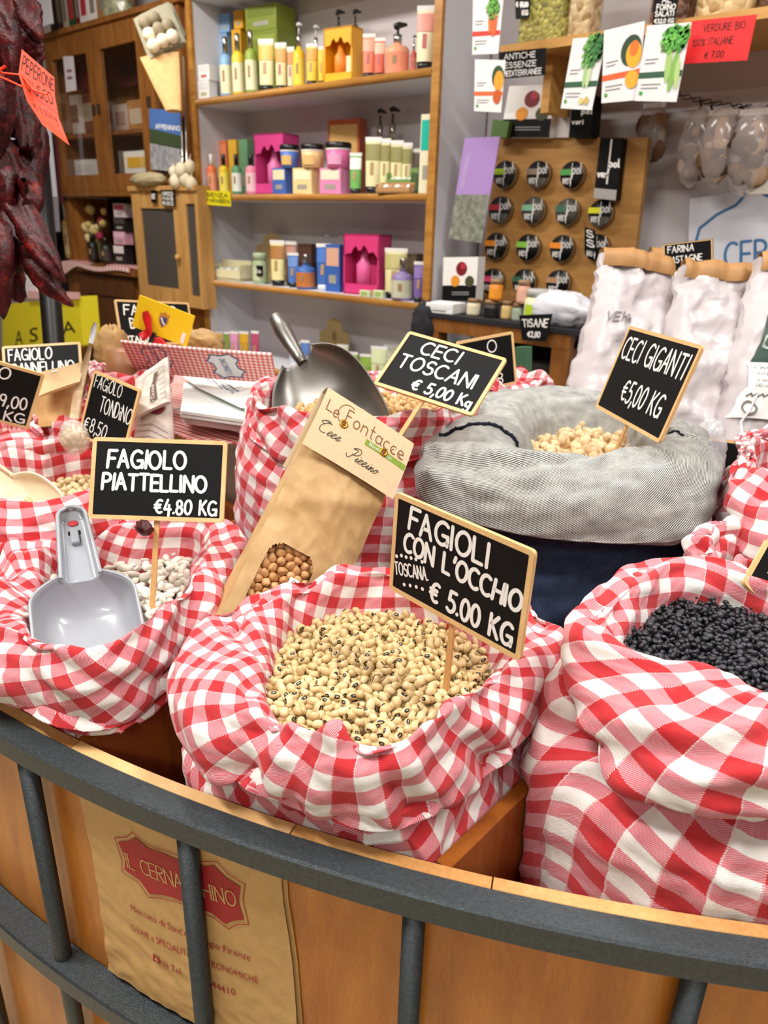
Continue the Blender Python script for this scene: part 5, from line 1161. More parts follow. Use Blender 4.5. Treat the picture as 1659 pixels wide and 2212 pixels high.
def zat(v, X, Y):
    a, b = 0., 3.
    for _ in range(40):
        c = (a+b)/2
        if pj((X, Y, c))[1] > v: a = c
        else: b = c
    return (a+b)/2
def tubeform(mb, r, h, z0, flat_top=True, n=20, k=6, mi=0, sx=1.):
    P = []
    for i in range(k+1):
        s = i/k; row = []
        for j in range(n):
            a = 2*PI*j/n; f_ = (1-s**1.5*.93) if flat_top else 1; row.append((r*sx*(1+.12*s)*math.cos(a), r*.75*f_*math.sin(a), z0+h*s))
        P.append(row)
    mb.grid(np.array(P), mi, True, True); return mb
def prod(kind, label, u, vt, wp, zs, dy, c1, c2='#e9dfae', c3='#0c0c0d', group=None, cat=None, base=None, D=.045, w2=None):
    Y = YF+dy; X = xat(u, Y, zs); zt = zat(vt, X, Y); t_ = (np.array([X, Y, (zs+zt)/2])-CO)@FW; w = wp*t_/FPX; h = max(.02, zt-zs); r = w/2
    names = dict(tube='hand_cream_tube', pump='soap_dispenser', bottle='toiletry_bottle', box='carton', cup='body_cream_jar', gift='gift_box', display='cardboard_display', perfume='perfume_bottle', jar='glass_jar', bars='soap_bar', tray='display_tray')
    cats = dict(tube='tube', pump='bottle', bottle='bottle', box='box', cup='jar', gift='box', display='box', perfume='bottle', jar='jar', bars='soap', tray='box')
    root = empty(names[kind], label=label, cat=cat or cats[kind], group=group, loc=(X, Y, zs), rz=math.radians(28) if kind in ('tube', 'pump', 'bottle', 'cup', 'perfume', 'jar') else math.radians(8))
    A, B, C3 = C(c1, .45), C(c2, .45), C(c3, .35)
    def patch(z0, z1, m, nm='label_print', rr=r*1.01, a0=-150, a1=-30, sy=.75, taper=None):
        P = [[(rr*math.cos(math.radians(a)), rr*sy*math.sin(math.radians(a))*(1 if taper is None else taper(z)), z) for a in np.linspace(a0, a1, 10)] for z in (z0, (z0+z1)/2, z1)]
        MB().grid(np.array(P), 0, True).build(nm, m, root)
    if kind == 'tube':
        MB().lathe([(r*.80, 0), (r*.82, h*.13)], n=20, sy=.8).build('cap', C3, root)
        tubeform(MB(), r*.88, h*.80, h*.13).build('tube_body', A, root)
        MB().box((-r*1.0, -.0014, h*.92), (r*1.0, .0014, h)).build('crimp', M_paper, root)
        tp = lambda z: 1-((z-h*.13)/(h*.8))**1.5*.9
        patch(h*.60, h*.88, B, 'printed_band', r*.98, -165, -15, .78, tp)
        patch(h*.34, h*.56, C('#b8606a' if 'red' in label or 'coral' in label else '#b0905c', .5), 'oval_print', r*.93, -106, -80, .80, tp)
    elif kind in ('pump', 'bottle', 'perfume'):
        hb = h*(.60 if kind == 'pump' else .72 if kind == 'bottle' else .66)
        MB().lathe([(r*.9, 0), (r, h*.02), (r, hb*.86), (r*.8, hb*.95), (r*.38, hb), (r*.38, hb+h*.03)], n=22).build('bottle_body', A, root)
        patch(hb*.10, hb*.74, B, 'label_print', r*1.012, -175, -5, 1.0)
        patch(hb*.36, hb*.62, C('#a08058', .5), 'oval_print', r*1.03, -102, -80, 1.0)
        if kind == 'pump':
            MB().lathe([(r*.36, hb+h*.02), (r*.36, hb+h*.20), (r*.2, hb+h*.21)], n=14).build('collar', M_steel, root)
            mb = MB(); mb.lathe([(r*.12, hb+h*.2), (r*.12, hb+h*.31)], n=8).tube([(r*-.2, 0, h*.955), (r*.1, -r*.2, h*.965), (r*.9, -r*.9, h*.93)], [r*.26, r*.26, r*.12], 8); mb.build('pump_head', C3, root)
        elif kind == 'bottle': MB().lathe([(r*.42, hb), (r*.40, h*.99), (r*.3, h)], n=14).build('cap', C3 if c3 != '#0c0c0d' or 'black' in label else M_steel, root)
        else: MB().lathe([(r*.32, hb), (r*.32, h*.98), (r*.28, h)], n=14).build('cap', M_steel, root)
    elif kind == 'box':
        MB().box((-r, -D/2, 0), (r, D/2, h), bev=.0006).build('carton_body', A, root)
        MB().box((-r*.86, -D/2-.0006, h*.55), (r*.86, -D/2, h*.93)).build('printed_panel', B, root)
        MB().box((-r*.5, -D/2-.0007, h*.18), (r*.5, -D/2, h*.36)).build('printed_lines', C3 if c3 != '#0c0c0d' else C('#9c9a8c', .6), root)
    elif kind == 'cup':
        MB().lathe([(r*.86, 0), (r*.9, h*.02), (r, h*.78)], n=24).build('jar_body', A, root)
        MB().lathe([(r*1.03, h*.76), (r*1.05, h*.80), (r*1.05, h*.95), (r*.96, h)], n=24).build('lid', C3, root)
        MB().lathe([(r*1.012, h*.70), (r*1.02, h*.76)], n=24, caps=False).build('white_rim', M_paper, root)
        patch(h*.12, h*.52, B, 'label_print', r*1.0, -130, -60, 1.0)
    elif kind == 'gift':
        t2 = .006; mb = MB(); mb.box((-r, D/2-t2, 0), (r, D/2, h)).box((-r, -D/2, 0), (-r+t2, D/2, h)).box((r-t2, -D/2, 0), (r, D/2, h)).box((-r, -D/2, 0), (r, D/2, t2)).box((-r, -D/2, h-t2), (r, D/2, h))
        mb.box((-r, -D/2, 0), (r, -D/2+.002, h*.18)); mb.prism([(-r, 0), (r, 0), (r, .001), (-r, .001)], 0, .001)
        top = [(-r, h), (-r, h*.62)]+[(-r+w*q/14, h*(.62+.16*math.sin(PI*q/14)*(1+.4*math.sin(q*1.7)))) for q in range(1, 14)]+[(r, h*.58), (r, h)]
        n = len(top); mb.add([(x, -D/2, z) for x, z in top]+[(x, -D/2+.002, z) for x, z in top], [tuple(range(n)), tuple(range(2*n-1, n-1, -1))]+[(i, n+i, n+(i+1) % n, (i+1) % n) for i in range(n)])
        mb.build('carton_body', A, root)
        MB().lathe([(r*.36, t2), (r*.38, h*.5), (r*.2, h*.58), (r*.12, h*.75)], (-r*.15, 0, 0), 16).build('packed_bottle', B, root)
        MB().box((r*.25, -.004, t2), (r*.75, .006, h*.5), bev=.001).build('packed_sachet', C(c3, .5), root)
    elif kind == 'display':
        P = [(-r, 0), (r, 0), (r, h*.72)]+[(r*.55*math.cos(math.radians(a))+0, h*.78+h*.22*math.sin(math.radians(a))) for a in range(0, 181, 20)]+[(-r, h*.72)]
        n = len(P); MB().add([(x, 0, z) for x, z in P]+[(x, .003, z) for x, z in P], [tuple(range(n)), tuple(range(2*n-1, n-1, -1))]+[(i, n+i, n+(i+1) % n, (i+1) % n) for i in range(n)]).build('card_back', A, root)
        MB().lathe([(r*.14, 0), (r*.12, .0005)], n=16).xf(Matrix.Translation((0, -.0006, h*.66)) @ Matrix.Rotation(PI/2, 4, 'X') @ Matrix.Scale(1.8, 4, (0, 1, 0))).build('oval_print', B, root)
        MB().box((-r, -.05, 0), (r, .0, h*.16)).build('tray_front', A, root)
    elif kind == 'jar':
        MB().lathe([(r*.92, 0), (r, h*.06), (r, h*.68), (r*.8, h*.76), (r*.8, h*.80)], n=22).build('jar_body', A, root)
        MB().lathe([(r*.86, h*.78), (r*.88, h*.98), (r*.8, h)], n=22).build('lid', C3, root)
        patch(h*.12, h*.55, B, 'label_print', r*1.012, -150, -30, 1.0)
    elif kind == 'bars':
        MB().box((-r, -D/2, 0), (r, D/2, h), bev=.002).build('wrapped_bar', A, root); MB().box((-r*.6, -D/2-.0005, h*.2), (r*.6, -D/2, h*.8)).build('label_print', B, root)
    elif kind == 'tray':
        mb = MB(); mb.box((-r, -D/2, 0), (r, D/2, h*.15)).box((-r, -D/2, 0), (r, -D/2+.002, h*.55)).box((-r, D/2-.002, 0), (r, D/2, h)).box((-r, -D/2, 0), (-r+.002, D/2, h*.8)).box((r-.002, -D/2, 0), (r, D/2, h*.8)); mb.build('tray_body', A, root)
        nb_ = max(2, int(w/.02)); rn = random.Random(int(u))
        for q in range(nb_):
            x = -r+w*(q+.5)/nb_; V, F = blob((x, 0, h*.5), w/nb_*.46, (1, 1.2, 1), .12, 2, q, 10, 7); MB().add(V, F, 0, True).build('wrapped_soap', B if q % 2 else C(c3, .5), root)
    return root, zt
S1z, S2z, S3z, S4z = ZS[3]+.0125, ZS[2]+.0125, ZS[1]+.0125, ZS[0]+.0125
cr_, ye, gr, bl, pk, co, ol, pu = '#ece3ae', '#f2c21c', '#5f9a68', '#4f79c4', '#d9579a', '#e8835c', '#8e9a2e', '#7d62a6'
T1 = ' on the highest filled bookcase shelf'; T2 = ' on the middle bookcase shelf'; T3 = ' on the third bookcase shelf'; T4 = ' on the low bookcase shelf'
_, zz_ = prod('box', 'small white carton, lower of two stacked at the left end'+T1[0:0]+' of the top shelf', 450, 176, 33, S1z, .03, '#f1efec', '#e3e3e3', '#b7c08a')
prod('box', 'small white carton, upper of two stacked at the left end of the top shelf', 450, 142, 33, zz_+.0006, .03, '#f1efec', '#dcdcdc', '#c66a6a')
for u, vt, c, lab in ((491, 79, '#86b3dd', 'blue'), (517, 72, '#f0cb3a', 'yellow'), (545, 65, '#93a843', 'green')): prod('bottle', 'cream and %s body lotion bottle with silver cap'%lab+T1, u, vt, 27, S1z, .05, c, '#efe8c2')
_, a = prod('box', 'light blue carton at the back, lower one behind the blue bottle', 494, 74, 28, S1z, .15, '#7fa6cf', '#94b8dc'); prod('box', 'light blue carton at the back, topmost above the blue bottle', 494, 33, 28, a+.0006, .15, '#7fa6cf', '#6f96c4')
_, a = prod('box', 'ochre carton at the back, lower one behind the yellow bottle', 524, 66, 26, S1z, .15, '#e2a520', '#eab840'); prod('box', 'ochre carton at the back, topmost above the yellow bottle', 524, 25, 26, a+.0006, .15, '#e2a520', '#c98d1c')
_, a = prod('box', 'large olive green gift carton, lower of two behind the tubes', 590, 72, 84, S1z, .15, '#77872c', '#8b9b3a', D=.11); prod('box', 'large olive green gift carton, topmost of two behind the tubes', 585, 18, 88, a+.0006, .15, '#7d8c2e', '#6b7a26', D=.11)
prod('tube', 'wide cream tube with orange flowers and black cap'+T1, 577, 84, 35, S1z, .04, cr_, '#e6b44c'); prod('tube', 'cream tube with orange top right of the wide flowered tube', 608, 92, 26, S1z, .06, '#e6d9a4', '#d99a4a'); prod('tube', 'narrow cream tube third from the flowered one'+T1, 629, 101, 17, S1z, .08, '#e2d6ac', '#c98a50')
prod('pump', 'tall yellow bottle with silver top'+T1, 647, 47, 27, S1z, .05, ye, '#f0d24a', '#c9c9c9'); prod('pump', 'olive and yellow bottle with silver top at the back'+T1, 683, 52, 26, S1z, .14, '#a9a53a', '#d8cc60', '#c9c9c9')
prod('tube', 'yellow tube with orange print and black cap'+T1, 674, 94, 25, S1z, .04, '#efc43a', '#ef9a2a'); prod('tube', 'narrow yellow tube beside the orange gift box', 695, 100, 16, S1z, .05, '#efc43a', '#efc23a')
prod('gift', 'yellow and orange gift box with bottle window'+T1, 741, 62, 76, S1z, .06, '#f3b01e', '#f08a2a', '#f3e9c4', D=.06)
prod('pump', 'olive bottle with black pump behind the orange gift box, left', 731, 20, 40, S1z, .16, '#b5b52a', '#e9a52a'); prod('pump', 'orange and cream bottle with black pump behind the orange gift box, right', 766, 19, 36, S1z, .15, '#e88a30', '#efe3c4')
prod('tube', 'coral tube with white flowers'+T1, 796, 73, 28, S1z, .04, co, '#efa58c'); prod('tube', 'smaller coral tube next to the round coral dispenser', 819, 82, 24, S1z, .05, '#df6a50', '#efb9a0')
prod('pump', 'round coral dispenser with black pump'+T1, 857, 52, 52, S1z, .06, '#e9a27c', '#ef8f6c'); prod('pump', 'thin dark topped coral bottle right of the round dispenser', 892, 75, 15, S1z, .08, '#c9584a', '#d97a66')
prod('tube', 'largest cream tube with red flowers and black cap'+T1, 917, 12, 42, S1z, .03, '#efe4bc', '#e89a8c'); prod('tube', 'tall coral tube at the right end'+T1, 950, 3, 22, S1z, .02, '#e9836a', '#efa08c')
# middle shelf
prod('bottle', 'orange bottle with pointed white cap'+T2, 460, 333, 21, S2z, .03, '#e8743c', '#f0a080', '#f2f0ee'); prod('bottle', 'yellow bottle with black cap'+T2, 486, 333, 22, S2z, .03, '#e9c41c', '#f4e060', '#0b0b0c'); prod('bottle', 'green bottle with black cap'+T2, 513, 333, 22, S2z, .03, '#5c9468', '#e6ece0', '#0b0b0c'); prod('bottle', 'pink bottle with black cap'+T2, 544, 333, 24, S2z, .03, '#e88aa4', '#f4c6d0', '#0b0b0c')
for u, vt, c, l in ((472, 330, '#df6f4a', 'orange'), (514, 303, '#e3b23a', 'yellow'), (537, 302, '#6c9a72', 'green')): prod('box', l+' carton behind the small bottles'+T2, u, vt, 24, S2z, .12, c, c)
prod('box', 'tall orange carton left of the yellow one'+T2, 494, 305, 22, S2z, .12, '#dd7348', '#e58a60')
prod('gift', 'magenta gift box with bottle window'+T2, 600, 291, 84, S2z, .09, '#d8458c', '#e87ab0', '#b3306c', D=.09)
for i, (u, wv, c, c2, l) in enumerate(((614, 37, '#4868b8', '#eadcb8', 'blue'), (664, 52, '#e9cf94', '#efe6c0', 'cream'), (724, 57, '#e08ab8', '#efe0c8', 'pink'))):
    _, a = prod('box', l+' printed carton carrying a lidded jar'+T2, u, 364, wv, S2z, .03, c, c2, D=.06)
    prod('cup', ['blue', 'cream', 'pink'][i]+' body cream jar with black lid standing on a carton', (626, 676, 731)[i], (313, 312, 308)[i], (40, 50, 54)[i], a+.0006, .03, ['#4f6fc0', '#e8c48a', '#df6ba4'][i], ['#d9b36a', '#e3b878', '#e8a0c4'][i])
prod('tube', 'bright green tube with black cap'+T2, 768, 330, 27, S2z, .03, '#6fb35a', '#f2f4ea')
for u, vt, wv, dy, l in ((805, 296, 36, .03, 'widest cream tube with brown leaf print'), (830, 299, 24, .05, 'narrow cream tube second from the widest one'), (855, 303, 28, .06, 'cream tube third from the widest one'), (877, 308, 22, .07, 'cream tube fourth from the widest one')): prod('tube', l+T2, u, vt, wv, S2z, dy, '#e8e0ae', '#8f8a50')
prod('tube', 'brown tube at the right of the cream tubes'+T2, 897, 321, 18, S2z, .09, '#7c6654', '#5c4a3c'); prod('tray', 'tray of white and green wrapped soaps'+T2, 868, 362, 62, S2z, .05, '#7a9a5a', '#eef2ea', '#cfe0c8'); prod('tray', 'low wooden tray of flower soaps at the front'+T2, 853, 394, 88, S2z, .0, '#b98a5a', '#eef2ea', '#b98a6a', D=.03)
prod('box', 'tall narrow teal and cream carton at the right end'+T2, 925, 248, 35, S2z, .02, '#e6e0c2', '#14b3a0', D=.04); prod('box', 'striped red and brown book-like carton at the back'+T2, 749, 259, 84, S2z, .17, '#a8502e', '#c9a060')
prod('pump', 'dark olive bottle with black pump, left of the pair at the middle shelf back', 818, 232, 36, S2z, .17, '#7a6a20', '#a88a3a'); prod('pump', 'orange brown bottle with black pump, right of the pair at the middle shelf back', 844, 228, 40, S2z, .17, '#8a4a1c', '#8c8a4a')
# third shelf
prod('tray', 'long tray of wrapped soaps at the left'+T3, 500, 562, 88, S3z, .05, '#dfd8b0', '#cfe0c4', '#b9a8c0', D=.07); prod('display', 'kraft card display back with round top'+T3, 590, 503, 92, S3z, .19, '#b8a070', '#8c7848')
prod('jar', 'greenish glass jar with a small black tag'+T3, 563, 546, 34, S3z, .05, '#a8b890', '#c8d0a8', '#b4c4a4'); prod('tube', 'cream tube with brown top and black cap'+T3, 601, 519, 33, S3z, .04, '#ebe2a4', '#b07a40'); prod('tube', 'white topped brown and pink tube at the back'+T3, 630, 521, 26, S3z, .10, '#a8705a', '#c99a8a')
prod('tube', 'blue tube with black cap'+T3, 634, 546, 25, S3z, .05, '#4f78c0', '#6d94d4'); prod('perfume', 'blue and orange perfume bottle with silver cap'+T3, 661, 549, 42, S3z, .04, '#3f68b4', '#c87a3a'); prod('box', 'dark brown carton behind the perfume bottle'+T3, 667, 527, 38, S3z, .13, '#4a3024', '#5c3c2c')
prod('tube', 'tall blue tube left of the magenta gift box'+T3, 700, 526, 34, S3z, .05, '#3f6cb8', '#4a78c8', '#dfe6f0'); prod('box', 'tall blue and peach carton beside the magenta gift box', 726, 528, 38, S3z, .06, '#3a62b0', '#d8a890'); prod('pump', 'silver topped bottle behind the blue carton, left', 707, 505, 26, S3z, .15, '#5a82c8', '#4a72b8', '#c9c9c9'); prod('pump', 'silver topped bottle behind the blue carton, right', 737, 508, 24, S3z, .15, '#5a82c8', '#4a72b8', '#c9c9c9')
prod('gift', 'tall magenta gift box with bottle window'+T3, 792, 506, 92, S3z, .08, '#d83c7c', '#e0609c', '#b82c64', D=.08)
prod('tube', 'wide cream and purple tube with flower print'+T3, 853, 536, 50, S3z, .06, '#ded6a0', '#b8b070'); prod('perfume', 'violet perfume bottle with silver cap'+T3, 868, 558, 46, S3z, .03, '#8a78a8', '#c8c8b0'); prod('tube', 'purple tube with white top and black cap'+T3, 904, 565, 26, S3z, .02, '#7a5fa4', '#8f76b8'); prod('tube', 'tall purple tube at the right end'+T3, 926, 537, 18, S3z, .06, '#6f5a9c', '#836cae')
prod('box', 'small brown carton behind the purple tubes'+T3, 893, 548, 26, S3z, .14, '#5a4a34', '#6c5a40')
for u, l in ((790, 'left'), (819, 'right')): prod('bars', 'small green wrapped soap at the shelf front, the %s one'%l, u, 627, 26, S3z, .012, '#cfdcae', '#9fba6a', D=.02)
# low shelf
for u, vt, wv, c, l in ((474, 716, 20, '#e8b81c', 'yellow'), (492, 717, 12, '#7f9a34', 'green'), (508, 716, 20, '#d890b8', 'pink'), (529, 716, 22, '#d0a022', 'ochre'), (553, 715, 18, '#b84a70', 'crimson')): prod('tube', 'small %s tube with white top'%l+T4, u, vt, wv, S4z, .03, c, c, '#e8e8e8')
prod('display', 'kraft card display with round top'+T4, 722, 687, 80, S4z, .15, '#b39c6c', '#8c7848')
for u, vt, wv, dy, c, l in ((637, 738, 26, .1, '#c8cce0', 'pale lilac tube left of the blue one'), (660, 735, 20, .05, '#5a80c4', 'small blue tube on the low bookcase shelf'), (683, 746, 20, .05, '#ecbc20', 'small yellow tube right of the blue one'), (704, 742, 26, .09, '#dcdcc0', 'white topped cream tube below the kraft display'),
                            (722, 760, 28, .02, '#bcd08c', 'pale green tube nearest the scoop'), (757, 760, 32, .02, '#9cb84a', 'bright green tube in the middle of the low shelf'), (740, 744, 26, .1, '#d6dcb8', 'cream tube behind the bright green one'), (790, 765, 28, .02, '#86a83c', 'darker green tube right of the bright green one'),
                            (817, 748, 36, .04, '#d2dcb0', 'wide pale green tube beside the CECI TOSCANI sign'), (842, 744, 32, .12, '#e0e2c8', 'white topped tube half behind the CECI TOSCANI sign')): prod('tube', l, u, vt, wv, S4z, dy, c, c, '#e9e9e4')
# yellow shelf tag, small black tag
def flat(name, q, Y, th, m, label, cat, lines=(), ink=None, group=None, border=None, slope=0, extra=None, zoff=None):
    # q: four corners (tl, tr, br, bl) on the upright plane Y; a thin card with writing
    P = [at(u, v, 1, Y+(0 if zoff is None else zoff[i])) for i, (u, v) in enumerate(q)]; c = np.mean(P, 0); X = (P[1]-P[0])+(P[2]-P[3]); Yv = (P[0]-P[3])+(P[1]-P[2]); M = frame(c, X, Yv); Mi = M.inverted(); L = [np.array(Mi @ Vector(p)) for p in P]
    root = empty(name, M, label, cat, group)
    poly = [(p[0], p[1]) for p in L][::-1]; MB().prism(poly, -th, 0).build('card', m, root)
    def mp(mb, e): mb.V = [tuple((L[3]*(1-x)+L[2]*x)*(1-y)+(L[0]*(1-x)+L[1]*x)*y+np.array([0, 0, e+z])) for x, y, z in mb.V]; return mb
    if border: mb = MB(); ribbon(mb, [(.02, .03), (.98, .03), (.98, .97), (.02, .97), (.02, .03)], .03); mp(mb, .0006).build('border', border, root)
    mb = MB(); rnd = random.Random(len(label)); asp = np.linalg.norm(P[1]-P[0])/np.linalg.norm(P[0]-P[3])
    for Ln in lines:
        s, x0, x1, yc, hh, th_ = Ln
        m2 = MB(); write(m2, s, x0*asp, x1*asp, yc, hh, th_, rnd); mb.add([(x/asp, y, z) for x, y, z in m2.V], m2.F)
    if mb.V: mp(mb, .0008).build('lettering', ink or M_ink, root)
    if extra: extra(root, mp, asp)
    return root
bk = C('#1b1512', .6)
flat('shelf_label', [(441, 411), (497, 414), (499, 446), (443, 442)], 1.978, .001, C('#ece01c', .5), 'small bright yellow shelf label at the left of the middle shelf', 'label', [('SENZA', .1, .9, .72, .24, .05), ('PARABENI', .08, .95, .32, .24, .05)], bk)
flat('black_tag', [(545, 573), (568, 574), (568, 597), (546, 596)], 2.02, .001, M_chalk, 'tiny black tag on the greenish jar', 'label', [('Bio', .2, .8, .5, .4, .08)])

# ================================================================ right-hand niche
def box(name, q, Y, D, m, label, cat, group=None, parts=(), bev=.001, plane=None):
    # q = (u0, v0, u1, v1) of the front face on the upright plane Y, D deep
    u0, v0, u1, v1 = q; uc, vc = (u0+u1)/2, (v0+v1)/2; X0, X1, z1, z0 = at(u0, vc, 1, Y)[0], at(u1, vc, 1, Y)[0], at(uc, v0, 1, Y)[2], at(uc, v1, 1, Y)[2]
    root = empty(name, label=label, cat=cat, group=group, loc=((X0+X1)/2, Y+D/2, z0)); w, h = X1-X0, z1-z0
    MB().box((-w/2, -D/2, 0), (w/2, D/2, h), bev=min(bev, w*.2)).build('body', m, root)
    for nm, (a, b, c_, d_), mm in parts: MB().box((-w/2+a*w, -D/2-.0012, b*h), (-w/2+c_*w, -D/2+.0005, d_*h)).build(nm, mm, root)
    return root, (X0, X1, z0, z1)
M_pine = wood('pine_shelf', '#b8803c', '#dba85e', (1, 8, 8), .45)
# jar shelf
Ysh = 1.93
p0_, p1_ = at(1081, 98, 1, Ysh), at(1659, 14, 1, Ysh)
zsh = float((p0_[2]+p1_[2])/2)
t = empty('wall_shelf', label='pine wall shelf carrying the glass jars, upper right', cat='shelf', loc=(-.4, 2.1, zsh)); bpy.context.view_layer.update()
child(MB().box((p0_[0], Ysh, zsh-.022), (.6, 2.25, zsh)).build('shelf_board', M_pine), t)
child(MB().box((p0_[0]+.10, 2.0, zsh-.16), (p0_[0]+.125, 2.25, zsh-.022)).build('bracket', M_pine), t)
child(MB().box((.3, 2.0, zsh-.16), (.325, 2.25, zsh-.022)).build('bracket', M_pine), t)
M_glass = mat('clear_glass', '#ffffff', .03, trans=1.0, alpha=.18, spec=.8)
def seedmat(name, a, b, sc=90):
    m = bpy.data.materials.new(name); m.use_nodes = True; t = NT(m); v = t.node('ShaderNodeTexVoronoi', {'Scale': sc}); t.l.new(t.coord('Object'), v.inputs[0])
    t.col(t.ramp(v.outputs['Color'], [(.1, a), (.9, b)])); t.bump(t.m('MULTIPLY', v.outputs['Distance'], -1), .9, .006); t.b.inputs['Roughness'].default_value = .5; return m
for (u0, u1, vt, dy, ms, lab) in ((1107, 1212, -60, .05, seedmat('pistachio', '#6b6426', '#c4bd62'), 'square glass jar of yellow green shelled nuts on the pine shelf'), (1214, 1270, -60, .07, seedmat('pale_nuts', '#a98a58', '#e0cba0', 60), 'glass jar of pale nuts between the green nut jar and the leek pouch'),
                                  (1392, 1482, -60, .04, seedmat('hazelnut', '#3c241a', '#8a5a3c', 60), 'glass jar of dark hazelnuts behind the AL FORNO SALATI card'), (1486, 1618, -70, .06, seedmat('chick_nut', '#b58d54', '#ead2a0', 60), 'wide glass jar of round cream nuts above the red card'), (1622, 1700, -70, .09, seedmat('brown_nut', '#5c3c28', '#a87a54', 60), 'jar of brown nuts cut by the right edge')):
    Y = Ysh+dy; X0, X1 = xat(u0, Y, zsh), xat(u1, Y, zsh); w = X1-X0; h = .26; r = w/2; root = empty('glass_jar', label=lab, cat='jar', loc=((X0+X1)/2, Y+r, zsh+.0005))
    MB().prism(rrect(w-.008, w-.008, r*.3), .004, h*.72).build('contents', ms, root); MB().prism(rrect(w, w, r*.35), 0, h).build('glass', M_glass, root); MB().lathe([(r*.8, h), (r*.8, h+.02)], n=20).build('lid', M_steel, root)
flat('jar_label', [(1112, -10), (1145, -8), (1143, 38), (1114, 42)], Ysh+.045, .001, M_chalk, 'black price label on the jar of green nuts', 'label', [('€ 40,00', .1, .9, .62, .2, .06), ('KG', .5, .9, .25, .2, .06)])
flat('price_card', [(1414, -20), (1470, -22), (1456, 53), (1409, 55)], Ysh-.012, .001, M_chalk, 'black card reading AL FORNO SALATI on the hazelnut jar', 'sign', [('AL', .35, .7, .72, .14, .035), ('FORNO', .15, .92, .52, .15, .035), ('SALATI', .1, .9, .33, .14, .035), ('€32,0 KG', .1, .95, .12, .12, .03)])
# black card and red card hung from the shelf edge
flat('price_card', [(1077, 113), (1180, 103), (1177, 162), (1079, 171)], Ysh-.03, .0015, M_chalk, 'black card reading ANTICHE ESSENZE MEDITERRANEE under the pine shelf', 'sign', [('ANTICHE', .12, .78, .80, .2, .035), ('ESSENZE', .14, .80, .48, .2, .035), ('MEDITERRANEE', .08, .92, .17, .2, .035)])
flat('price_card', [(1494, 45), (1635, 31), (1614, 130), (1477, 138)], Ysh-.045, .002, C('#ee2a2c', .45), 'bright red card reading VERDURE BIO 100% ITALIANE under the pine shelf', 'sign', [('VERDURE BIO', .22, .86, .80, .16, .016), ('100% ITALIANE', .08, .72, .48, .16, .016), ('€ 7,00', .32, .62, .18, .14, .016)], bk)
# pouches
M_pouch = mat('white_pouch', '#eeeeef', .35, vary=.02, vs=20)
def pouch(q, Y, label, band, veg):
    def ex(root, mp, asp):
        mb = MB(); mb.add([(x, y, 0) for x, y in ((0, .30), (1, .33), (1, .41), (0, .38))], [(0, 1, 2, 3)]); mp(mb, .0006).build('colour_band', C(band, .5), root)
        leaf = random.Random(len(veg)*7+int(cx0*100) if False else len(label))
        for i, (cx_, cy_, rx, ry, c, rot) in enumerate([v for v in veg if v[2] >= .1 and v[1] > .7 and v[4] < '#70']):
            for q in range(3):
                mb = MB(); rr_ = lin(c); k_ = (.55, 1.0, 1.5)[q]
                for _ in range(16):
                    a_, d_ = leaf.uniform(0, 2*PI), leaf.random()**.5; x_, y_ = cx_+rx*1.1*d_*math.cos(a_), cy_+ry*1.1*d_*math.sin(a_); s_ = leaf.uniform(.02, .05)
                    mb.add([(min(.99, x_+s_*1.3*math.cos(t_)), y_+s_*.7*math.sin(t_)+s_*math.cos(t_)*.5, 0) for t_ in np.linspace(0, 5.4, 7)], [tuple(range(7))])
                mp(mb, .0030+.0002*q+.00005*i).build('leaf_print', mat('leaf_%s_%d' % (c.strip('#'), q), tuple(min(1, x*k_) for x in rr_[:3]), .5), root)
        for i, (cx_, cy_, rx, ry, c, rot) in enumerate(veg):
            mb = MB(); cc, ss = math.cos(math.radians(rot)), math.sin(math.radians(rot)); mb.add([(cx_+(x*rx*cc-y*ry*ss), cy_+(x*rx*ss+y*ry*cc), 0) for x, y in arc(0, 0, 1, 1, 0, 345, 15)], [tuple(range(16))]); mp(mb, .0010+.0003*i).build('vegetable_print', C(c, .5), root)
        mb = MB()
        for y, a, b in ((.55, .10, .40), (.50, .10, .34), (.22, .1, .55), (.17, .1, .5)): ribbon(mb, [(a, y), (b, y+.01)], .012)
        mp(mb, .0011).build('small_print', C('#8a8a86', .6), root); mb = MB(); mb.add([(x, y, 0) for x, y in ((.08, .08), (.16, .08), (.16, .13), (.08, .13))], [(0, 1, 2, 3)]); mp(mb, .0012).build('green_leaf_mark', C('#4aa53a', .5), root)
        MB().prism([(p[0], p[1]) for p in arc(0, 0, .0045, .0045, 0, 340, 12)], .0004, .0008).xf(Matrix.Translation((0, 0, 0))).V
        # body bulge
        G_ = np.array([[(x, y, 0) for x in np.linspace(0, 1, 10)] for y in np.linspace(0, .88, 10)]); m3 = MB().grid(G_, 0, True); z_ = [.014*math.sin(PI*x)*math.sin(PI*min(1, y/.9)) for x, y, _ in m3.V]
        m3.V = [(x, y, -.0016-q_) for (x, y, _), q_ in zip(m3.V, z_)]; mp(m3, 0).build('back_bulge', M_pouch, root)
    return flat('vegetable_pouch', q, Y, .0015, M_pouch, label, 'pouch', extra=ex, group='hanging vegetable pouches')
pouch([(1022, -14), (1088, -10), (1076, 116), (1020, 118)], 1.83, 'white pouch printed with carrots, upper one at the left of the niche', '#d8382c', [(.72, .78, .20, .16, '#5fa03c', 0), (.72, .50, .05, .22, '#e8692a', 4), (.82, .50, .05, .2, '#e0602a', -4), (.62, .52, .05, .18, '#e87a34', 8)])
pouch([(1026, 128), (1092, 130), (1082, 243), (1024, 240)], 1.83, 'white pouch printed with pumpkin, below the carrot pouch', '#ee6a2c', [(.80, .68, .20, .22, '#2e4a2c', 0), (.84, .60, .16, .2, '#efa32a', 0), (.82, .30, .14, .14, '#c85a20', 0)])
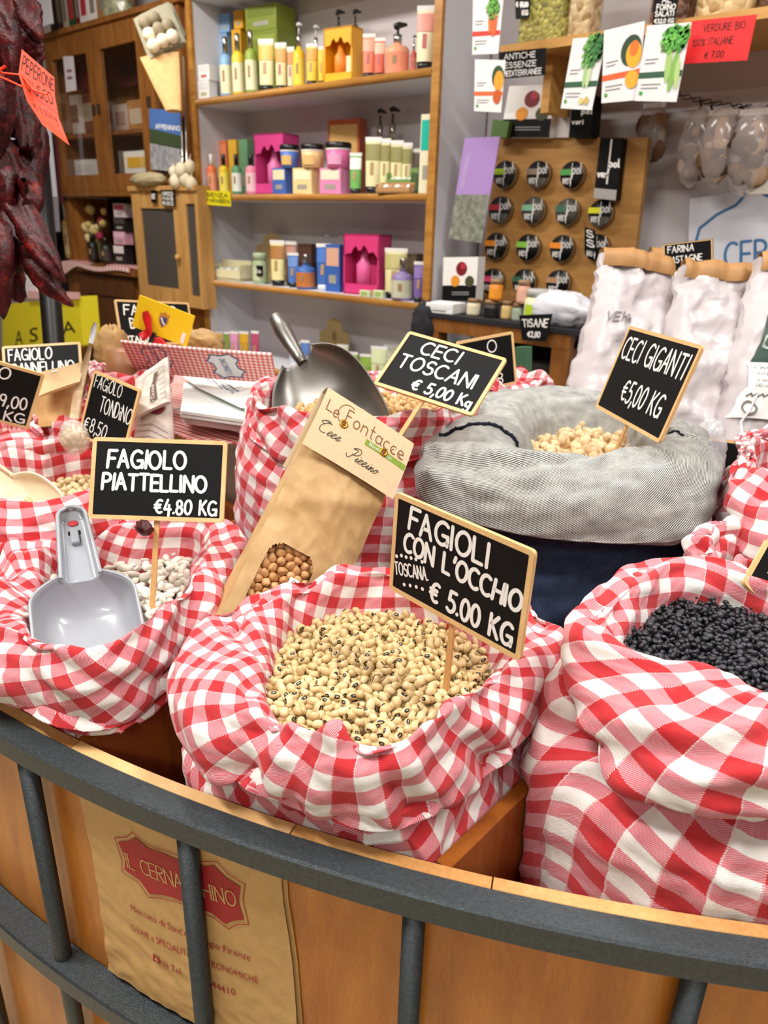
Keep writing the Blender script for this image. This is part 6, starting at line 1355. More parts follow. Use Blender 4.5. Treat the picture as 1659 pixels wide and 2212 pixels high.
pouch([(1238, 83), (1311, 78), (1278, 238), (1211, 234)], 1.86, 'white pouch printed with leeks, leftmost of the three under the pine shelf', '#2f5e40', [(.55, .80, .13, .2, '#5f9a48', 20), (.72, .80, .14, .22, '#3f7a3c', -15), (.90, .86, .10, .15, '#2f6a34', -30), (.60, .50, .07, .2, '#a8cc88', 0), (.70, .48, .06, .18, '#c8dca8', 0), (.62, .12, .08, .05, '#e0cf8a', 0), (.78, .13, .07, .06, '#cfb868', 0)])
pouch([(1305, 66), (1393, 45), (1378, 216), (1299, 223)], 1.85, 'white pouch printed with a cut pumpkin, middle of the three', '#ee6430', [(.72, .66, .26, .20, '#2b4630', 10), (.80, .60, .20, .17, '#f0b02c', 0), (.80, .68, .12, .10, '#e8782a', 20), (.80, .28, .18, .12, '#efb034', 0)])
pouch([(1398, 55), (1494, 48), (1461, 220), (1371, 218)], 1.84, 'white pouch printed with celery, rightmost beside the red card', '#2f5c42', [(.68, .86, .22, .11, '#4f9c3c', 0), (.80, .78, .20, .12, '#3f8a34', 0), (.60, .74, .16, .10, '#67ac48', 10), (.92, .84, .12, .1, '#57a040', 0), (.66, .48, .07, .24, '#a4cc74', 4), (.80, .40, .07, .28, '#86b858', -6), (.90, .36, .06, .2, '#b4d484', 8)])
# cartons with the beet print, narrow black box
def beet(root, mp, asp):
    mb = MB(); mb.add([(x, y, 0) for x, y in ((0, 0), (1, 0), (1, .36), (.1, .36), (0, .36))], [(0, 1, 2, 3, 4)]); mp(mb, .0006).build('black_panel', M_chalk, root)
    for i, (cx_, cy_, r_, c) in enumerate(((.55, .74, .16, '#7c1420'), (.38, .46, .13, '#e8962a'), (.80, .45, .13, '#4a4a2c'), (.60, .80, .08, '#b03040'))): mb = MB(); mb.add([(x, y, 0) for x, y in arc(cx_, cy_, r_, r_*1.0, 0, 345, 15)], [tuple(range(16))]); mp(mb, .0010+.0003*i).build('fruit_print', C(c, .5), root)
    mb = MB(); [ribbon(mb, [(.3, .2-.05*k), (.8, .2-.05*k)], .015) for k in range(2)]; mp(mb, .0012).build('small_print', C('#a8a8a8', .6), root)
flat('spice_carton', [(1100, 186), (1200, 182), (1186, 297), (1080, 297)], 2.10, .05, M_paper, 'white and black carton with beetroot print above the wooden board', 'box', extra=beet)
flat('spice_carton', [(1200, 200), (1240, 200), (1228, 297), (1190, 297)], 2.12, .05, C('#cfc8c6', .5), 'grey white carton with a dark sprig between the beetroot carton and black box', 'box', [('Y', .3, .7, .5, .3, .06)], C('#4a4a4a', .6))
flat('spice_carton', [(1238, 205), (1284, 205), (1276, 297), (1228, 297)], 2.09, .05, M_chalk, 'narrow black carton with white lettering behind the leek pouch', 'box', [('pol', .5, .95, .62, .12, .03), ('veri', .1, .6, .38, .12, .03)])
flat('spice_carton', [(1064, 258), (1100, 262), (1094, 297), (1060, 297)], 2.08, .03, C('#4c6a2e', .5), 'small green carton at the left foot of the beetroot carton', 'box')
# wooden board with magnetic tins
YB = 2.13
q = [(1078, 297), (1400, 297), (1362, 640), (1028, 655)]
P = [at(u, v, 1, YB) for u, v in q]; c = np.mean(P, 0)
bd = empty('wooden_display_board', label='brown wooden board holding rows of round black spice tins', cat='board', loc=(c[0], YB, c[2])); bpy.context.view_layer.update()
Pl = [(p[0], p[2]) for p in P]; n = 4; child(MB().add([(x, YB, z) for x, z in Pl[::-1]]+[(x, YB+.02, z) for x, z in Pl[::-1]], [(0, 1, 2, 3), (7, 6, 5, 4)]+[(i, 4+i, 4+(i+1) % 4, (i+1) % 4) for i in range(4)]).build('board', M_board), bd)
tins = [(1089, 377, '#a8d02c', 'lime green', 1), (1161, 377, '#8f7f6c', 'taupe', 1), (1234.5, 378, '#4f9a4c', 'leaf green', 1), (1079, 454, '#b8323c', 'red', 2), (1150.6, 455, '#7fb894', 'sage', 2), (1224, 458, '#3f6a58', 'dark sage', 2), (1296, 461, '#e6e62a', 'yellow', 2), (1070, 532, '#f0962a', 'orange', 3), (1139, 535, '#86c048', 'light green', 3), (1212, 537, '#ee8c26', 'deep orange', 3), (1287, 535, '#b8d02c', 'olive lime', 3), (1062, 609, '#d83c6c', 'pink', 4), (1130.6, 610, '#2f5c44', 'dark green', 4), (1204, 612, '#b08868', 'tan', 4)]
rn_ = {1: 'top', 2: 'second', 3: 'third', 4: 'bottom'}
M_tin = mat('black_tin_face', '#101010', .3, vary=.4, vs=80)
M_tin2 = mat('tin_photo_print', '#55524a', .35, vary=.7, vs=60)
for k, (u, v, cc, nm, row) in enumerate(tins):
    p = at(u, v, 1, YB-.022); t_ = (p-CO)@FW; r = 27*t_/FPX*1.03
    root = empty('spice_tin', frame(p, (1, 0, 0), (0, .0, 1)), 'round black spice tin with %s stripe, %s row of the wooden board' % (nm, rn_[row]), 'tin', 'round spice tins on the wooden board')
    MB().lathe([(r, -.021), (r, -.002), (r*.96, 0)], n=26).build('tin_body', M_steel, root); MB().lathe([(r*.97, -.001), (r*.97, .0008)], n=26).build('printed_face', M_tin2 if k in (4, 5) else M_tin, root)
    if k in (1, 3, 6): mb = MB(); mb.add([(x*r*.95, y*r*.95, .0012) for x, y in arc(0, 0, 1, 1, 195, 345, 10)], [tuple(range(11))]); mb.build('photo_print', M_tin2, root)
    ti = math.radians(-8 if row < 4 or k != 13 else 30); MB().prism([(-r, -.0*r), (0, 0), (0, r*.42), (-r*.98, r*.42)], .0012, .0018).build('colour_stripe', C(cc, .5), root)
    mb = MB(); ribbon(mb, [(r*.02, r*.85), (r*.02, -r*.8)], .0016); write(mb, 'pol', r*.10, r*.80, r*.45, r*.75, .0022, z=0); write(mb, 'veri', -r*.68, -r*.02, -r*.25, r*.75, .0022, z=0); mb.V = [(x, y, z+.002) for x, y, z in mb.V]; mb.build('lettering', M_ink, root)
flat('spice_carton', [(1297, 297), (1345, 298), (1330, 433), (1282, 428)], YB-.035, .03, M_chalk, 'tall black carton with white lettering fixed to the board right of the top tins', 'box', [('pol', .55, .98, .60, .12, .03), ('veri', .08, .52, .42, .12, .03), ('I', .5, .56, .6, .7, .03)], extra=lambda root, mp, asp: mp(MB().add([(0, 0, 0), (1, 0, 0), (1, .17, 0), (0, .17, 0)], [(0, 1, 2, 3)]), .0006).build('grey_foot', C('#b8b4b0', .5), root))
def broch(root, mp, asp):
    mp(MB().add([(0, 0, 0), (1, 0, 0), (1, .47, 0), (0, .45, 0)], [(0, 1, 2, 3)]), .0006).build('photo_print', mat('grey_green_photo', '#8a8d80', .5, vary=.55, vs=45), root)
    mb = MB(); [ribbon(mb, [(.12+.07*k, .52), (.16+.07*k, .85)], .012) for k in range(2)]; mp(mb, .0009).build('small_print', C('#e6dff0', .5), root)
flat('brochure', [(1004, 298), (1080, 295), (1040, 525), (969, 515)], 2.02, .002, C('#b08fcf', .4), 'lilac and grey brochure leaning at the left of the wooden board', 'brochure', extra=broch)
flat('small_striped_card', [(1263, 490), (1285, 497), (1290, 545), (1262, 535)], YB-.03, .001, M_chalk, 'small black card with wavy white stripes standing before the tins', 'card', [('S', .2, .8, .75, .3, .06), ('S', .2, .8, .3, .3, .06)])
# chain with hooks and bags of dried mushrooms
t = empty('hanging_chain', label='dark metal chain with small hooks sagging under the jar shelf', cat='chain', loc=at(1560, 220, 1, 2.18)); bpy.context.view_layer.update()
for k in range(22):
    s = k/21; u = 1462+s*230; v = 204+28*s-6*math.sin(PI*s)*0+10*math.sin(PI*s); p = at(u, v, 1, 2.18); r = .0085; a = np.array([1, 0, -.15 if s < .5 else 0]); pts = [p+np.array([r*1.3*math.cos(x), (.35*r*math.sin(x) if k % 2 else 0), (0 if k % 2 else r*.6*math.sin(x))]) for x in np.linspace(0, 2*PI, 11)]
    child(MB().tube(pts, .0016, 5, caps=False).build('chain_link', C('#3a3028', .5, metal=.0)), t)
for u, v in ((1512, 222), (1536, 232), (1602, 238)): child(MB().tube([at(u, v-6, 1, 2.17), at(u+3, v+8, 1, 2.17), at(u-2, v+14, 1, 2.17)], .003, 6).build('hook', C('#3a3028', .5)), t)
M_film2 = mat('cellophane', '#e8dcd8', .12, alpha=.28, spec=.9)
def mbag(u, v, w, h, Y, label, c1, sd):
    p = at(u, v, 1, Y); t_ = (p-CO)@FW; W, H = w*t_/FPX, h*t_/FPX; root = empty('cellophane_bag', label=label, cat='bag', group='cellophane bags of dried mushrooms', loc=p)
    V, F = blob((0, 0, -H/2), 1, (W*.5, .03, H*.52), .12, 2, sd, 20, 14); MB().add(V, F, 0, True).build('cellophane', M_film2, root); rn = random.Random(sd)
    for q in range(26):
        V, F = blob((rn.uniform(-.32, .32)*W, rn.uniform(-.016, .010), -H*rn.uniform(.25, .88)), rn.uniform(.009, .016), (rn.uniform(.6, 1.7), .4, rn.uniform(.6, 1.7)), .4, 2, q+sd, 10, 7); MB().add(V, F, 0, True).build('mushroom_slice', C([c1, '#6c4e34', '#3c281c', '#a08060', '#4a3224'][q % 5], .7), root)
    MB().box((-W*.42, -.004, -H*.06), (W*.42, .004, H*.02)).build('header_fold', C('#cfc2bc', .4), root)
mbag(1415, 225, 60, 125, 2.2, 'cellophane bag of dried mushrooms hanging beside the wooden board', '#6a4a34', 1); mbag(1512, 245, 66, 135, 2.15, 'cellophane bag of mushrooms hanging left below the chain', '#4c3224', 2); mbag(1565, 240, 72, 140, 2.12, 'cellophane bag of mushrooms hanging in the middle below the chain', '#a88866', 3); mbag(1635, 238, 80, 160, 2.1, 'cellophane bag of mushrooms hanging at the right edge', '#5c4434', 4)
flat('small_carton', [(1615, 383), (1665, 380), (1665, 418), (1612, 420)], 2.1, .03, C('#c8c0b4', .5), 'small pale carton below the right hanging bag', 'box')
# poster with blue frame
def post(root, mp, asp):
    mb = MB(); ribbon(mb, [(.10*asp, .05), (.08*asp, .45), (.12*asp, .62), (.30*asp, .76), (.50*asp, .84), (.62*asp, .97), (.70*asp, .99), (.80*asp, .90), (1.0*asp, .82)], .035); mb.V = [(x/asp, y, z) for x, y, z in mb.V]; mp(mb, .0008).build('blue_outline', C('#3f76a8', .5), root)
    m2 = MB(); st_, W0 = text_strokes('IL CER', random.Random(0), jit=0); k = .30
    for pl in st_: ribbon(m2, [((.22*asp)+px*k*.8-.15, .10+py*k) for px, py in pl], .035)
    m2.V = [(x/asp, y, z) for x, y, z in m2.V]; mp(m2, .0008).build('lettering', C('#3f76a8', .5), root)
flat('wall_poster', [(1490, 430), (1700, 395), (1700, 590), (1485, 600)], 2.235, .002, C('#dfe0ea', .6), 'white poster with blue outlined shop emblem and large blue letters', 'poster', extra=post)
# table with jars; wooden crate; books
YT = 1.72
zt = float(at(1060, 692, 1, YT)[2])
t = empty('side_table', label='wooden side table covered by a black cloth in the niche', cat='table', loc=(-1.1, 1.9, 0)); bpy.context.view_layer.update()
xl, xr = xat(905, YT, zt), xat(1240, YT, zt)
child(MB().box((xl, YT, zt-.012), (xr+.25, 2.24, zt)).build('black_cloth', C('#15151c', .8)), t)
child(MB().box((xl+.01, YT+.005, zt-.05), (xr-.01, YT+.03, zt-.012)).build('top_rail', M_wood_cab), t)
for x in (xl+.02, xr-.06): child(MB().box((x, YT+.006, 0), (x+.05, YT+.05, zt-.05)).build('leg', M_wood_cab), t)
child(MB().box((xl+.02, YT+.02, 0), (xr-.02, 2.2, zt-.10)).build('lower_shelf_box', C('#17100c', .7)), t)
V, F = blob((xl+.01, YT+.02, zt-.05), .045, (.8, .6, 1.4), .3, 3, 3); child(MB().add(V, F, 0, True).build('cloth_fold', C('#15151c', .8)), t)
def ontab(kind, lab, u, vt, wp, dy, c1, c2, c3='#0c0c0d', zs=None, **k):
    return prod(kind, lab, u, vt, wp, (zt if zs is None else zs)+.0005, YT-YF+dy, c1, c2, c3, **k)
ontab('box', 'flat white carton at the left of the black cloth table', 963, 653, 66, .05, '#eef0f2', '#f4f4f6', D=.08)
flat('spice_carton', [(958, 556), (1033, 555), (1027, 650), (955, 650)], 2.0, .04, M_paper, 'white and black carton with beetroot print standing on the table', 'box', extra=beet)
_, a = ontab('jar', 'small corked jar of cream powder at the left of the table', 1022, 645, 30, .06, '#d8cfae', '#e4dcc0', '#8a6a48')
_, a = ontab('jar', 'small corked jar with black label in the table middle', 1060, 648, 34, .06, '#2c2622', '#141414', '#9a7a58'); ontab('jar', 'small jar of orange spice stacked on the black labelled jar', 1070, 603, 30, .06, '#e08a24', '#f0a02c', '#9a7a58', zs=a)
_, a = ontab('jar', 'small corked jar of ochre spice', 1094, 650, 26, .06, '#c8a868', '#d8b878', '#8a6a48'); _, a = ontab('jar', 'small jar of greenish grey spice', 1117, 655, 26, .05, '#8c9a88', '#a0ac9c', '#8a6a48'); ontab('jar', 'small jar of pink salt stacked on the greenish jar', 1129, 605, 30, .05, '#d8a088', '#e4b49c', '#9a7a58', zs=a)
ontab('jar', 'wide round jar with lime green label on the table', 1157, 624, 56, .06, '#d8dcb4', '#b4d42c', '#b8b8b4')
V, F = blob(tuple(np.array([xat(1207, 1.78, zt), 1.78, zt+.04])), .06, (1.3, .6, .62), .3, 3, 9); tag(MB().add(V, F, 0, True).build('foil_bag', mat('white_foil', '#dcdce4', .25, bump=.3, bs=40)), 'crumpled white foil bag beside the tall flour bag', 'bag')
_, a = ontab('bars', 'thin white book, lowest under the foil bag', 1212, 690, 52, .10, '#d8d4cc', '#c8c4bc', D=.12)
flat('price_card', [(1121, 681), (1193, 678), (1180, 738), (1128, 735)], YT-.02, .0015, M_chalk, 'black card reading TISANE hung on the table edge', 'sign', [('TISANE', .10, .92, .68, .28, .05), ('€2,80', .25, .72, .25, .2, .045)])
flat('floral_packet', [(1112, 750), (1138, 750), (1135, 1010), (1110, 1010)], 1.3, .02, C('#3f6a4c', .5), 'narrow green packet with red flowers behind the CECI TOSCANI signs', 'packet', [('S', .3, .7, .7, .2, .12), ('S', .3, .7, .3, .2, .12)], C('#c84048', .5))
# flour bags
M_flour = mat('white_kraft_paper', '#cfc7c9', .34, vary=.03, vs=20, bump=.25, bs=14)
M_fold = mat('brown_fold', '#b98a56', .6, vary=.15, vs=30)
def flour(q, depth, th, label, extra=None, seed=1):
    P = [dep(u, v, depth+d) for u, v, d in q]; c = np.mean(P, 0); X = (P[1]-P[0])+(P[2]-P[3]); Y = (P[0]-P[3])+(P[1]-P[2]); M = frame(c, X, Y); Mi = M.inverted(); L = [np.array(Mi @ Vector(p)) for p in P]
    root = empty('flour_bag', M, label, 'bag', 'white flour bags with rolled brown tops'); nx, ny = 22, 36
    F_ = np.array([[(L[3]*(1-s)+L[2]*s)*(1-t)+(L[0]*(1-s)+L[1]*s)*t for s in np.linspace(0, 1, nx)] for t in np.linspace(0, 1, ny)]); s_ = np.linspace(0, 1, nx)[None]; t_ = np.linspace(0, 1, ny)[:, None]
    prof = th*(1-.85*np.clip((t_-.45)/.55, 0, 1)); F2 = F_.copy(); cr = crumple(F_, 1, 9, seed)*.014+crumple(F_, 1, 24, seed+3)*.011+crumple(F_, 1, 55, seed+4)*.004
    F2[..., 2] += prof*(1-np.abs(s_*2-1)**6)*.5+cr; F2[..., 0] += cr*.6; B2 = F_.copy(); B2[..., 2] -= prof*(1-np.abs(s_*2-1)**6)*.5; B2[..., 0] += cr*.6
    mb = MB().grid(F2).grid(B2[:, ::-1])
    for e, f_ in ((F2[0], B2[0]), (B2[-1], F2[-1]), (B2[:, 0], F2[:, 0]), (F2[:, -1], B2[:, -1])): mb.grid(np.stack([f_, e]))
    mb.build('bag_skin', M_flour, root)
    top = F2[-1]; P2 = []
    rn = random.Random(seed)
    for j in range(nx):
        y = .004*math.sin(j*.7+seed)+.0025*rn.random(); a = top[j]; P2.append([(a[0], a[1]-.026+y*.3, a[2]+.010), (a[0], a[1]-.010, a[2]+.016+y*.4), (a[0], a[1]+.008+y*.6, a[2]+.006), (a[0], a[1]+.006+y*.6, a[2]-.012), (a[0], a[1]-.02, a[2]-.014)])
    MB().grid(np.array(P2), 0, True).build('rolled_top', M_fold, root)
    if extra: extra(root, L, F2)
def ver(root, L, G_): mb = MB(); write(mb, 'VERA', .10, .42, .60, .05, .010, random.Random(2)); mapq(mb, L, G_, .003); mb.build('lettering', C('#8a8688', .7), root)
flour([(1285, 548, 0), (1435, 572, 0), (1415, 900, .05), (1200, 900, 0)], 1.42, .10, 'white flour bag with VER pencilled on it, leftmost of the flour bags', ver, 3)
flour([(1450, 578, .0), (1608, 590, .0), (1525, 1000, .02), (1385, 990, .02)], 1.36, .10, 'white flour bag behind the CECI GIGANTI sign', None, 8)
def gl(root, L, G_):
    mb = MB(); mb.add([(x, y, 0) for x, y in ((.16, .50), (.60, .50), (.60, .73), (.16, .73))], [(0, 1, 2, 3)]); G2 = MB().grid(np.array([[(x, y, 0) for x in np.linspace(.16, .6, 8)] for y in np.linspace(.50, .73, 8)])); mapq(G2, L, G_, .004); G2.build('green_label', C('#27463a', .5), root)
    G2 = MB().grid(np.array([[(x-.12*(1-(y-.24)/.26), y, 0) for x in np.linspace(.14, .48, 8)] for y in np.linspace(.24, .50, 10)])); mapq(G2, L, G_, .006); o = G2.build('white_tag', M_paper, root)
    mb = MB()
    for s, y in (('FARINA', .475), ('INTEGRALE', .445), ('di GRANO TENERO', .415), ('DEL CASENTINO', .39)): fwrite(mb, s, .27-.12*(1-(y-.24)/.26)+.04, y, .24, .014)
    ribbon(mb, [(.12+.02*k, .34+.012*(k % 2)) for k in range(12)], .008); mapq(mb, L, G_, .0075); mb.build('lettering', C('#5a6660', .6), root)
    mb = MB(); [ribbon(mb, p, .012) for p in ([(.25+.07*x, .60+.035*y) for x, y in arc(0, 0, 1, 1, 60, 300, 12)], [(.32, .58), (.42, .61), (.5, .585)])]; mapq(mb, L, G_, .006); mb.build('green_label_print', C('#a8b8ac', .5), root)
    mb = MB(); ribbon(mb, [(.14+.05*x, .285+.03*y) for x, y in arc(0, 0, 1, 1, 0, 360, 14)], .012); mapq(mb, L, G_, .008); mb.build('round_stamp', C('#6a6a62', .6), root)
    mb = MB(); mb.tube([np.array(onq(L, G_, x, y, .010)) for x, y in ((.42, .75), (.30, .52), (.14, .27), (.12, .22), (.13, .17))], .002, 6); mb.build('string', M_paper, root)
flour([(1612, 560, 0), (1800, 600, 0), (1735, 1030, .02), (1500, 1010, .02)], 1.30, .11, 'white flour bag at the right edge with a green label and hanging tag', gl, 12)
flour([(1400, 545, 0), (1500, 560, 0), (1480, 900, 0), (1400, 900, 0)], 1.62, .06, 'white flour bag at the back between the two nearest ones', None, 15)
flour([(1500, 590, 0), (1600, 600, 0), (1590, 900, 0), (1490, 900, 0)], 1.60, .06, 'white flour bag at the back, left of the labelled one', None, 17)
flat('price_card', [(1432, 528), (1540, 515), (1541, 578), (1434, 590)], 1.55, .0015, M_chalk, 'black card reading FARINA CASTAGNE behind the flour bags', 'sign', [('FARINA', .10, .62, .78, .22, .035), ('CASTAGNE', .08, .78, .42, .22, .035), ('€8 KG', .60, .9, .12, .16, .035)], border=M_frame)

# ================================================================ left cabinets
def rel_px(u, v, Y): return at(u, v, 1, Y)
hx0, hx1 = rel_px(116, 260, 2.0)[0], -2.845
ztop, zbot = rel_px(200, 62, 2.0)[2], rel_px(200, 412, 2.0)[2]
t = empty('glazed_hutch', label='brown wooden hutch with two glazed doors, upper left', cat='cabinet', loc=((hx0+hx1)/2, 2.1, zbot)); bpy.context.view_layer.update()
def hp(nm, a, b, m=M_wood_cab, par=None, bev=0): o = MB().box(a, b, bev=bev).build(nm, m); return child(o, t)
hp('side_panel', (hx0, 2.0, zbot), (hx0+.03, 2.25, ztop)); hp('side_panel', (hx1-.02, 2.0, zbot), (hx1, 2.25, ztop)); hp('back_panel', (hx0, 2.235, zbot), (hx1, 2.25, ztop)); hp('top_board', (hx0-.02, 1.965, ztop), (hx1, 2.25, ztop+.02)); hp('bottom_board', (hx0, 1.98, zbot-.025), (hx1, 2.25, zbot))
for z in (rel_px(180, 292, 2.0)[2],): hp('shelf', (hx0+.03, 2.02, z-.008), (hx1-.02, 2.235, z+.008))
dxs = [hx0+.03, rel_px(222, 260, 2.0)[0], rel_px(330, 260, 2.0)[0], hx1-.02]
for i in range(3):
    a, b = dxs[i]+.002, dxs[i+1]-.002; s_ = .062; mb = MB()
    for r_ in (((a, 1.978, zbot), (a+s_, 1.999, ztop)), ((b-s_*.8, 1.978, zbot), (b, 1.999, ztop)), ((a+s_, 1.979, zbot), (b-s_*.8, 1.998, zbot+.07)), ((a+s_, 1.979, ztop-.09), (b-s_*.8, 1.998, ztop))): mb.box(*r_)
    d = child(mb.build('door', M_wood_cab), t); g = MB().box((a+s_, 1.986, zbot+.07), (b-s_*.8, 1.989, ztop-.09)).build('glass_pane', M_glass); child(g, d) if False else None; g.parent = d; g.matrix_parent_inverse = Matrix(); 
    kx_ = b-.02 if i == 0 else a+.02; g2 = MB().box((kx_-.008, 1.966, (zbot+ztop)/2-.01), (kx_+.008, 1.978, (zbot+ztop)/2+.03), bev=.002).build('handle', C('#2a2018', .4)); g2.parent = d
def inbox(q, Y, D, c, lab, cat='box', c2=None, nm='packet'): return box(nm, q, Y, D, C(c, .6), lab, cat, parts=[('printed_panel', (.15, .3, .85, .75), C(c2 or c, .6))])
inbox((150, 205, 172, 290), 2.08, .05, '#e0d6cc', 'white packet on the hutch shelf behind the left glass door', c2='#8a5a48'); inbox((172, 200, 208, 288), 2.10, .06, '#8a4f3a', 'brown packet on the hutch shelf behind the left glass door', c2='#c9b8a4'); inbox((162, 345, 206, 384), 2.05, .06, '#e8e4e0', 'white carton at the bottom of the hutch, left', c2='#d8d2cc')
inbox((245, 225, 275, 290), 2.10, .05, '#c8b8b0', 'pinkish packet behind the right glass door', c2='#a87a78'); inbox((276, 215, 312, 290), 2.08, .05, '#b8824a', 'ochre packet behind the right glass door', c2='#d8c8b0'); inbox((268, 326, 322, 378), 2.03, .05, '#eeeae2', 'white carton with yellow top strip in the hutch, right', c2='#e0b030')
inbox((250, 118, 310, 186), 2.15, .03, '#5a2420', 'dark red framed picture at the back of the hutch', c2='#3c1c1a', cat='picture', nm='picture_frame')
mb = MB(); c = rel_px(186, 170, 2.12); mb.lathe([(.065, -.01), (.065, .01)], n=28).xf(Matrix.Translation(Vector(c)) @ Matrix.Rotation(PI/2, 4, 'X')); tag(mb.build('round_plaque', C('#7c2420', .5)), 'round dark red plaque inside the left part of the hutch', 'plaque')
flat('photo_card', [(136, 122), (158, 121), (165, 195), (143, 199)], 1.97, .001, C('#d8d0dc', .5), 'narrow pale card stuck on the left glass door', 'card', [('-', .3, .7, .6, .2, .08), ('-', .3, .7, .4, .2, .08)], C('#8a5a6a', .6))
# books and jars on top
zt2 = ztop+.0205
for k, (u0, u1, v0, c, l) in enumerate(((112, 124, -40, '#2a2622', 'black bottle-like tin'), (126, 138, -30, '#4a2c20', 'brown book'), (139, 150, -25, '#c8b8a8', 'pale book'), (151, 166, -30, '#2f4a2a', 'dark green book'), (167, 174, -28, '#6a1c22', 'crimson book'), (175, 194, -28, '#e8dfe0', 'white book with pink print'), (195, 211, -26, '#efe8e4', 'white book second from the pink printed one'), (212, 234, -20, '#a8763c', 'tan box-like book'))):
    X0, X1 = xat(u0, 2.03, zt2), xat(u1, 2.03, zt2); root = empty('book', label=l+' standing on top of the glazed hutch', cat='book', group='books on top of the hutch', loc=((X0+X1)/2, 2.1, zt2)); w = (X1-X0)*.95; MB().box((-w/2, -.07, 0), (w/2, .07, .24)).build('cover', C(c, .5), root); MB().box((-w*.3, -.0712, .05), (w*.3, -.07, .15)).build('spine_print', C('#b03038' if k in (3, 5) else '#8a8278', .5), root)
V, F = blob(tuple(rel_px(256, 25, 2.06)), .075, (.9, .6, 1.2), .25, 3, 4); tag(MB().add(V, F, 0, True).build('herb_bag', mat('herb_cellophane', '#a8a888', .2, vary=.5, vs=40)), 'cellophane bag of dried herbs on top of the hutch', 'bag')
box('wall_notice', (70, -60, 108, 58), 1.9, .004, C('#d8d8e4', .6), 'white notice board panel above the left of the hutch', 'poster')
# egg carton tipped forward with garlic bulbs
def eg(root, L, G_):
    rn = random.Random(1)
    for k in range(8):
        s, t_ = (.25+.25*(k % 3), .15+.28*(k//3)); p = onq(L, G_, s, t_, .012); V, F = blob(p, .021, (1, 1, 1), .08, 2, k, 12, 9); MB().add(V, F, 0, True).build('garlic_bulb' if k < 4 else 'carton_cup', C('#e8dcc0' if k < 4 else '#8c8068', .7), root)
qbag('egg_carton', [(288, 42, 0), (365, 5, .0), (402, 92, 0), (322, 132, 0)], 2.55, .03, C('#8f8a74', .8), 'grey cardboard tray with pale bulbs tipped on the hutch, upper right', 'tray', amp=.003, seed=2, extra=eg)
qbag('grey_tray', [(340, 22, 0), (372, 8, 0), (402, 75, 0), (392, 108, 0)], 2.58, .02, C('#7c7a68', .8), 'grey tray lid standing behind the tipped cardboard tray', 'tray', amp=.002, seed=3)
qbag('paper_sheet', [(302, 125, 0), (386, 112, 0), (392, 240, 0), (358, 240, 0)], 2.55, .02, M_kraft, 'folded kraft paper hanging below the tipped tray', 'paper', amp=.003, seed=5)
def mag(root, mp, asp):
    mp(MB().add([(0, .62, 0), (1, .55, 0), (1, 1, 0), (0, 1, 0)], [(0, 1, 2, 3)]), .0006).build('sky_print', C('#4a6fb0', .5), root); mp(MB().add([(0, .45, 0), (1, .40, 0), (1, .6, 0), (0, .68, 0)], [(0, 1, 2, 3)]), .0009).build('hill_print', C('#3c4a30', .5), root); mp(MB().add([(0, 0, 0), (1, 0, 0), (1, .38, 0), (0, .44, 0)], [(0, 1, 2, 3)]), .0009).build('photo_print', mat('grey_photo', '#9a9aa0', .5, vary=.5, vs=30), root)
flat('magazine', [(322, 234), (392, 240), (395, 372), (326, 366)], 1.955, .004, C('#23262c', .4), 'magazine with blue sky cover leaning at the right of the hutch', 'magazine', [('APPENNINO', .2, .95, .72, .07, .015)], extra=mag)
for u in (386, 395): child_ = tag(MB().tube([at(u, 122, 1, 1.93), at(u+11, 402, 1, 1.93)], .004, 8).build('steel_rod', M_steel), 'thin steel rod beside the magazine, the %s one' % ('left' if u == 386 else 'right'), 'rod')
t = empty('garlic_bunch', label='bunch of pale garlic on the small light cabinet', cat='garlic', loc=tuple(rel_px(395, 390, 1.93))); bpy.context.view_layer.update()
for k, (u, v, r_) in enumerate(((380, 392, .026), (402, 388, .028), (392, 368, .026), (410, 360, .022), (375, 372, .020), (414, 398, .024))):
    V, F = blob(tuple(rel_px(u, v, 1.92+.012*(k % 2))), r_, (1, .9, 1.05), .10, 2.5, k+6, 14, 10); mb = MB().add(V, F, 0, True); p = rel_px(u, v, 1.92+.012*(k % 2)); mb.tube([p+np.array([0, 0, r_*.8]), p+np.array([.004, 0, r_*1.5]), p+np.array([.012, 0, r_*2.1])], [.006, .003, .002], 7); child(mb.build('garlic_bulb', C('#d8ccb0', .7)), t)
V, F = blob(tuple(rel_px(320, 388, 1.93)), .05, (2.2, .7, .5), .2, 3, 7); tag(MB().add(V, F, 0, True).build('woven_basket', C('#a89a78', .8)), 'low woven basket on the small light cabinet', 'basket')
# small light cabinet
YC = 1.93
lx0, lx1 = rel_px(292, 520, YC)[0], rel_px(432, 520, YC)[0]; lz1, lz0 = rel_px(355, 412, YC)[2], rel_px(355, 655, YC)[2]
t = empty('light_cabinet', label='small light wood cabinet with grey glass door below the hutch', cat='cabinet', loc=((lx0+lx1)/2, YC+.03, lz0)); bpy.context.view_layer.update()
lw_ = lx1-lx0; hp('carcass', (lx0, YC+.024, lz0), (lx1, YC+.065, lz1), M_wood_light); hp('top_board', (lx0-.01, YC-.01, lz1), (lx1, YC+.065, lz1+.02), M_wood_light)
xm = rel_px(392, 520, YC)[0]; mb = MB(); s_ = .045
for r_ in (((lx0, YC, lz0), (lx0+s_*1.4, YC+.023, lz1)), ((xm-s_, YC, lz0), (xm-.002, YC+.023, lz1)), ((lx0+s_*1.4, YC+.001, lz0), (xm-s_, YC+.022, lz0+.07)), ((lx0+s_*1.4, YC+.001, lz1-.07), (xm-s_, YC+.022, lz1))): mb.box(*r_)
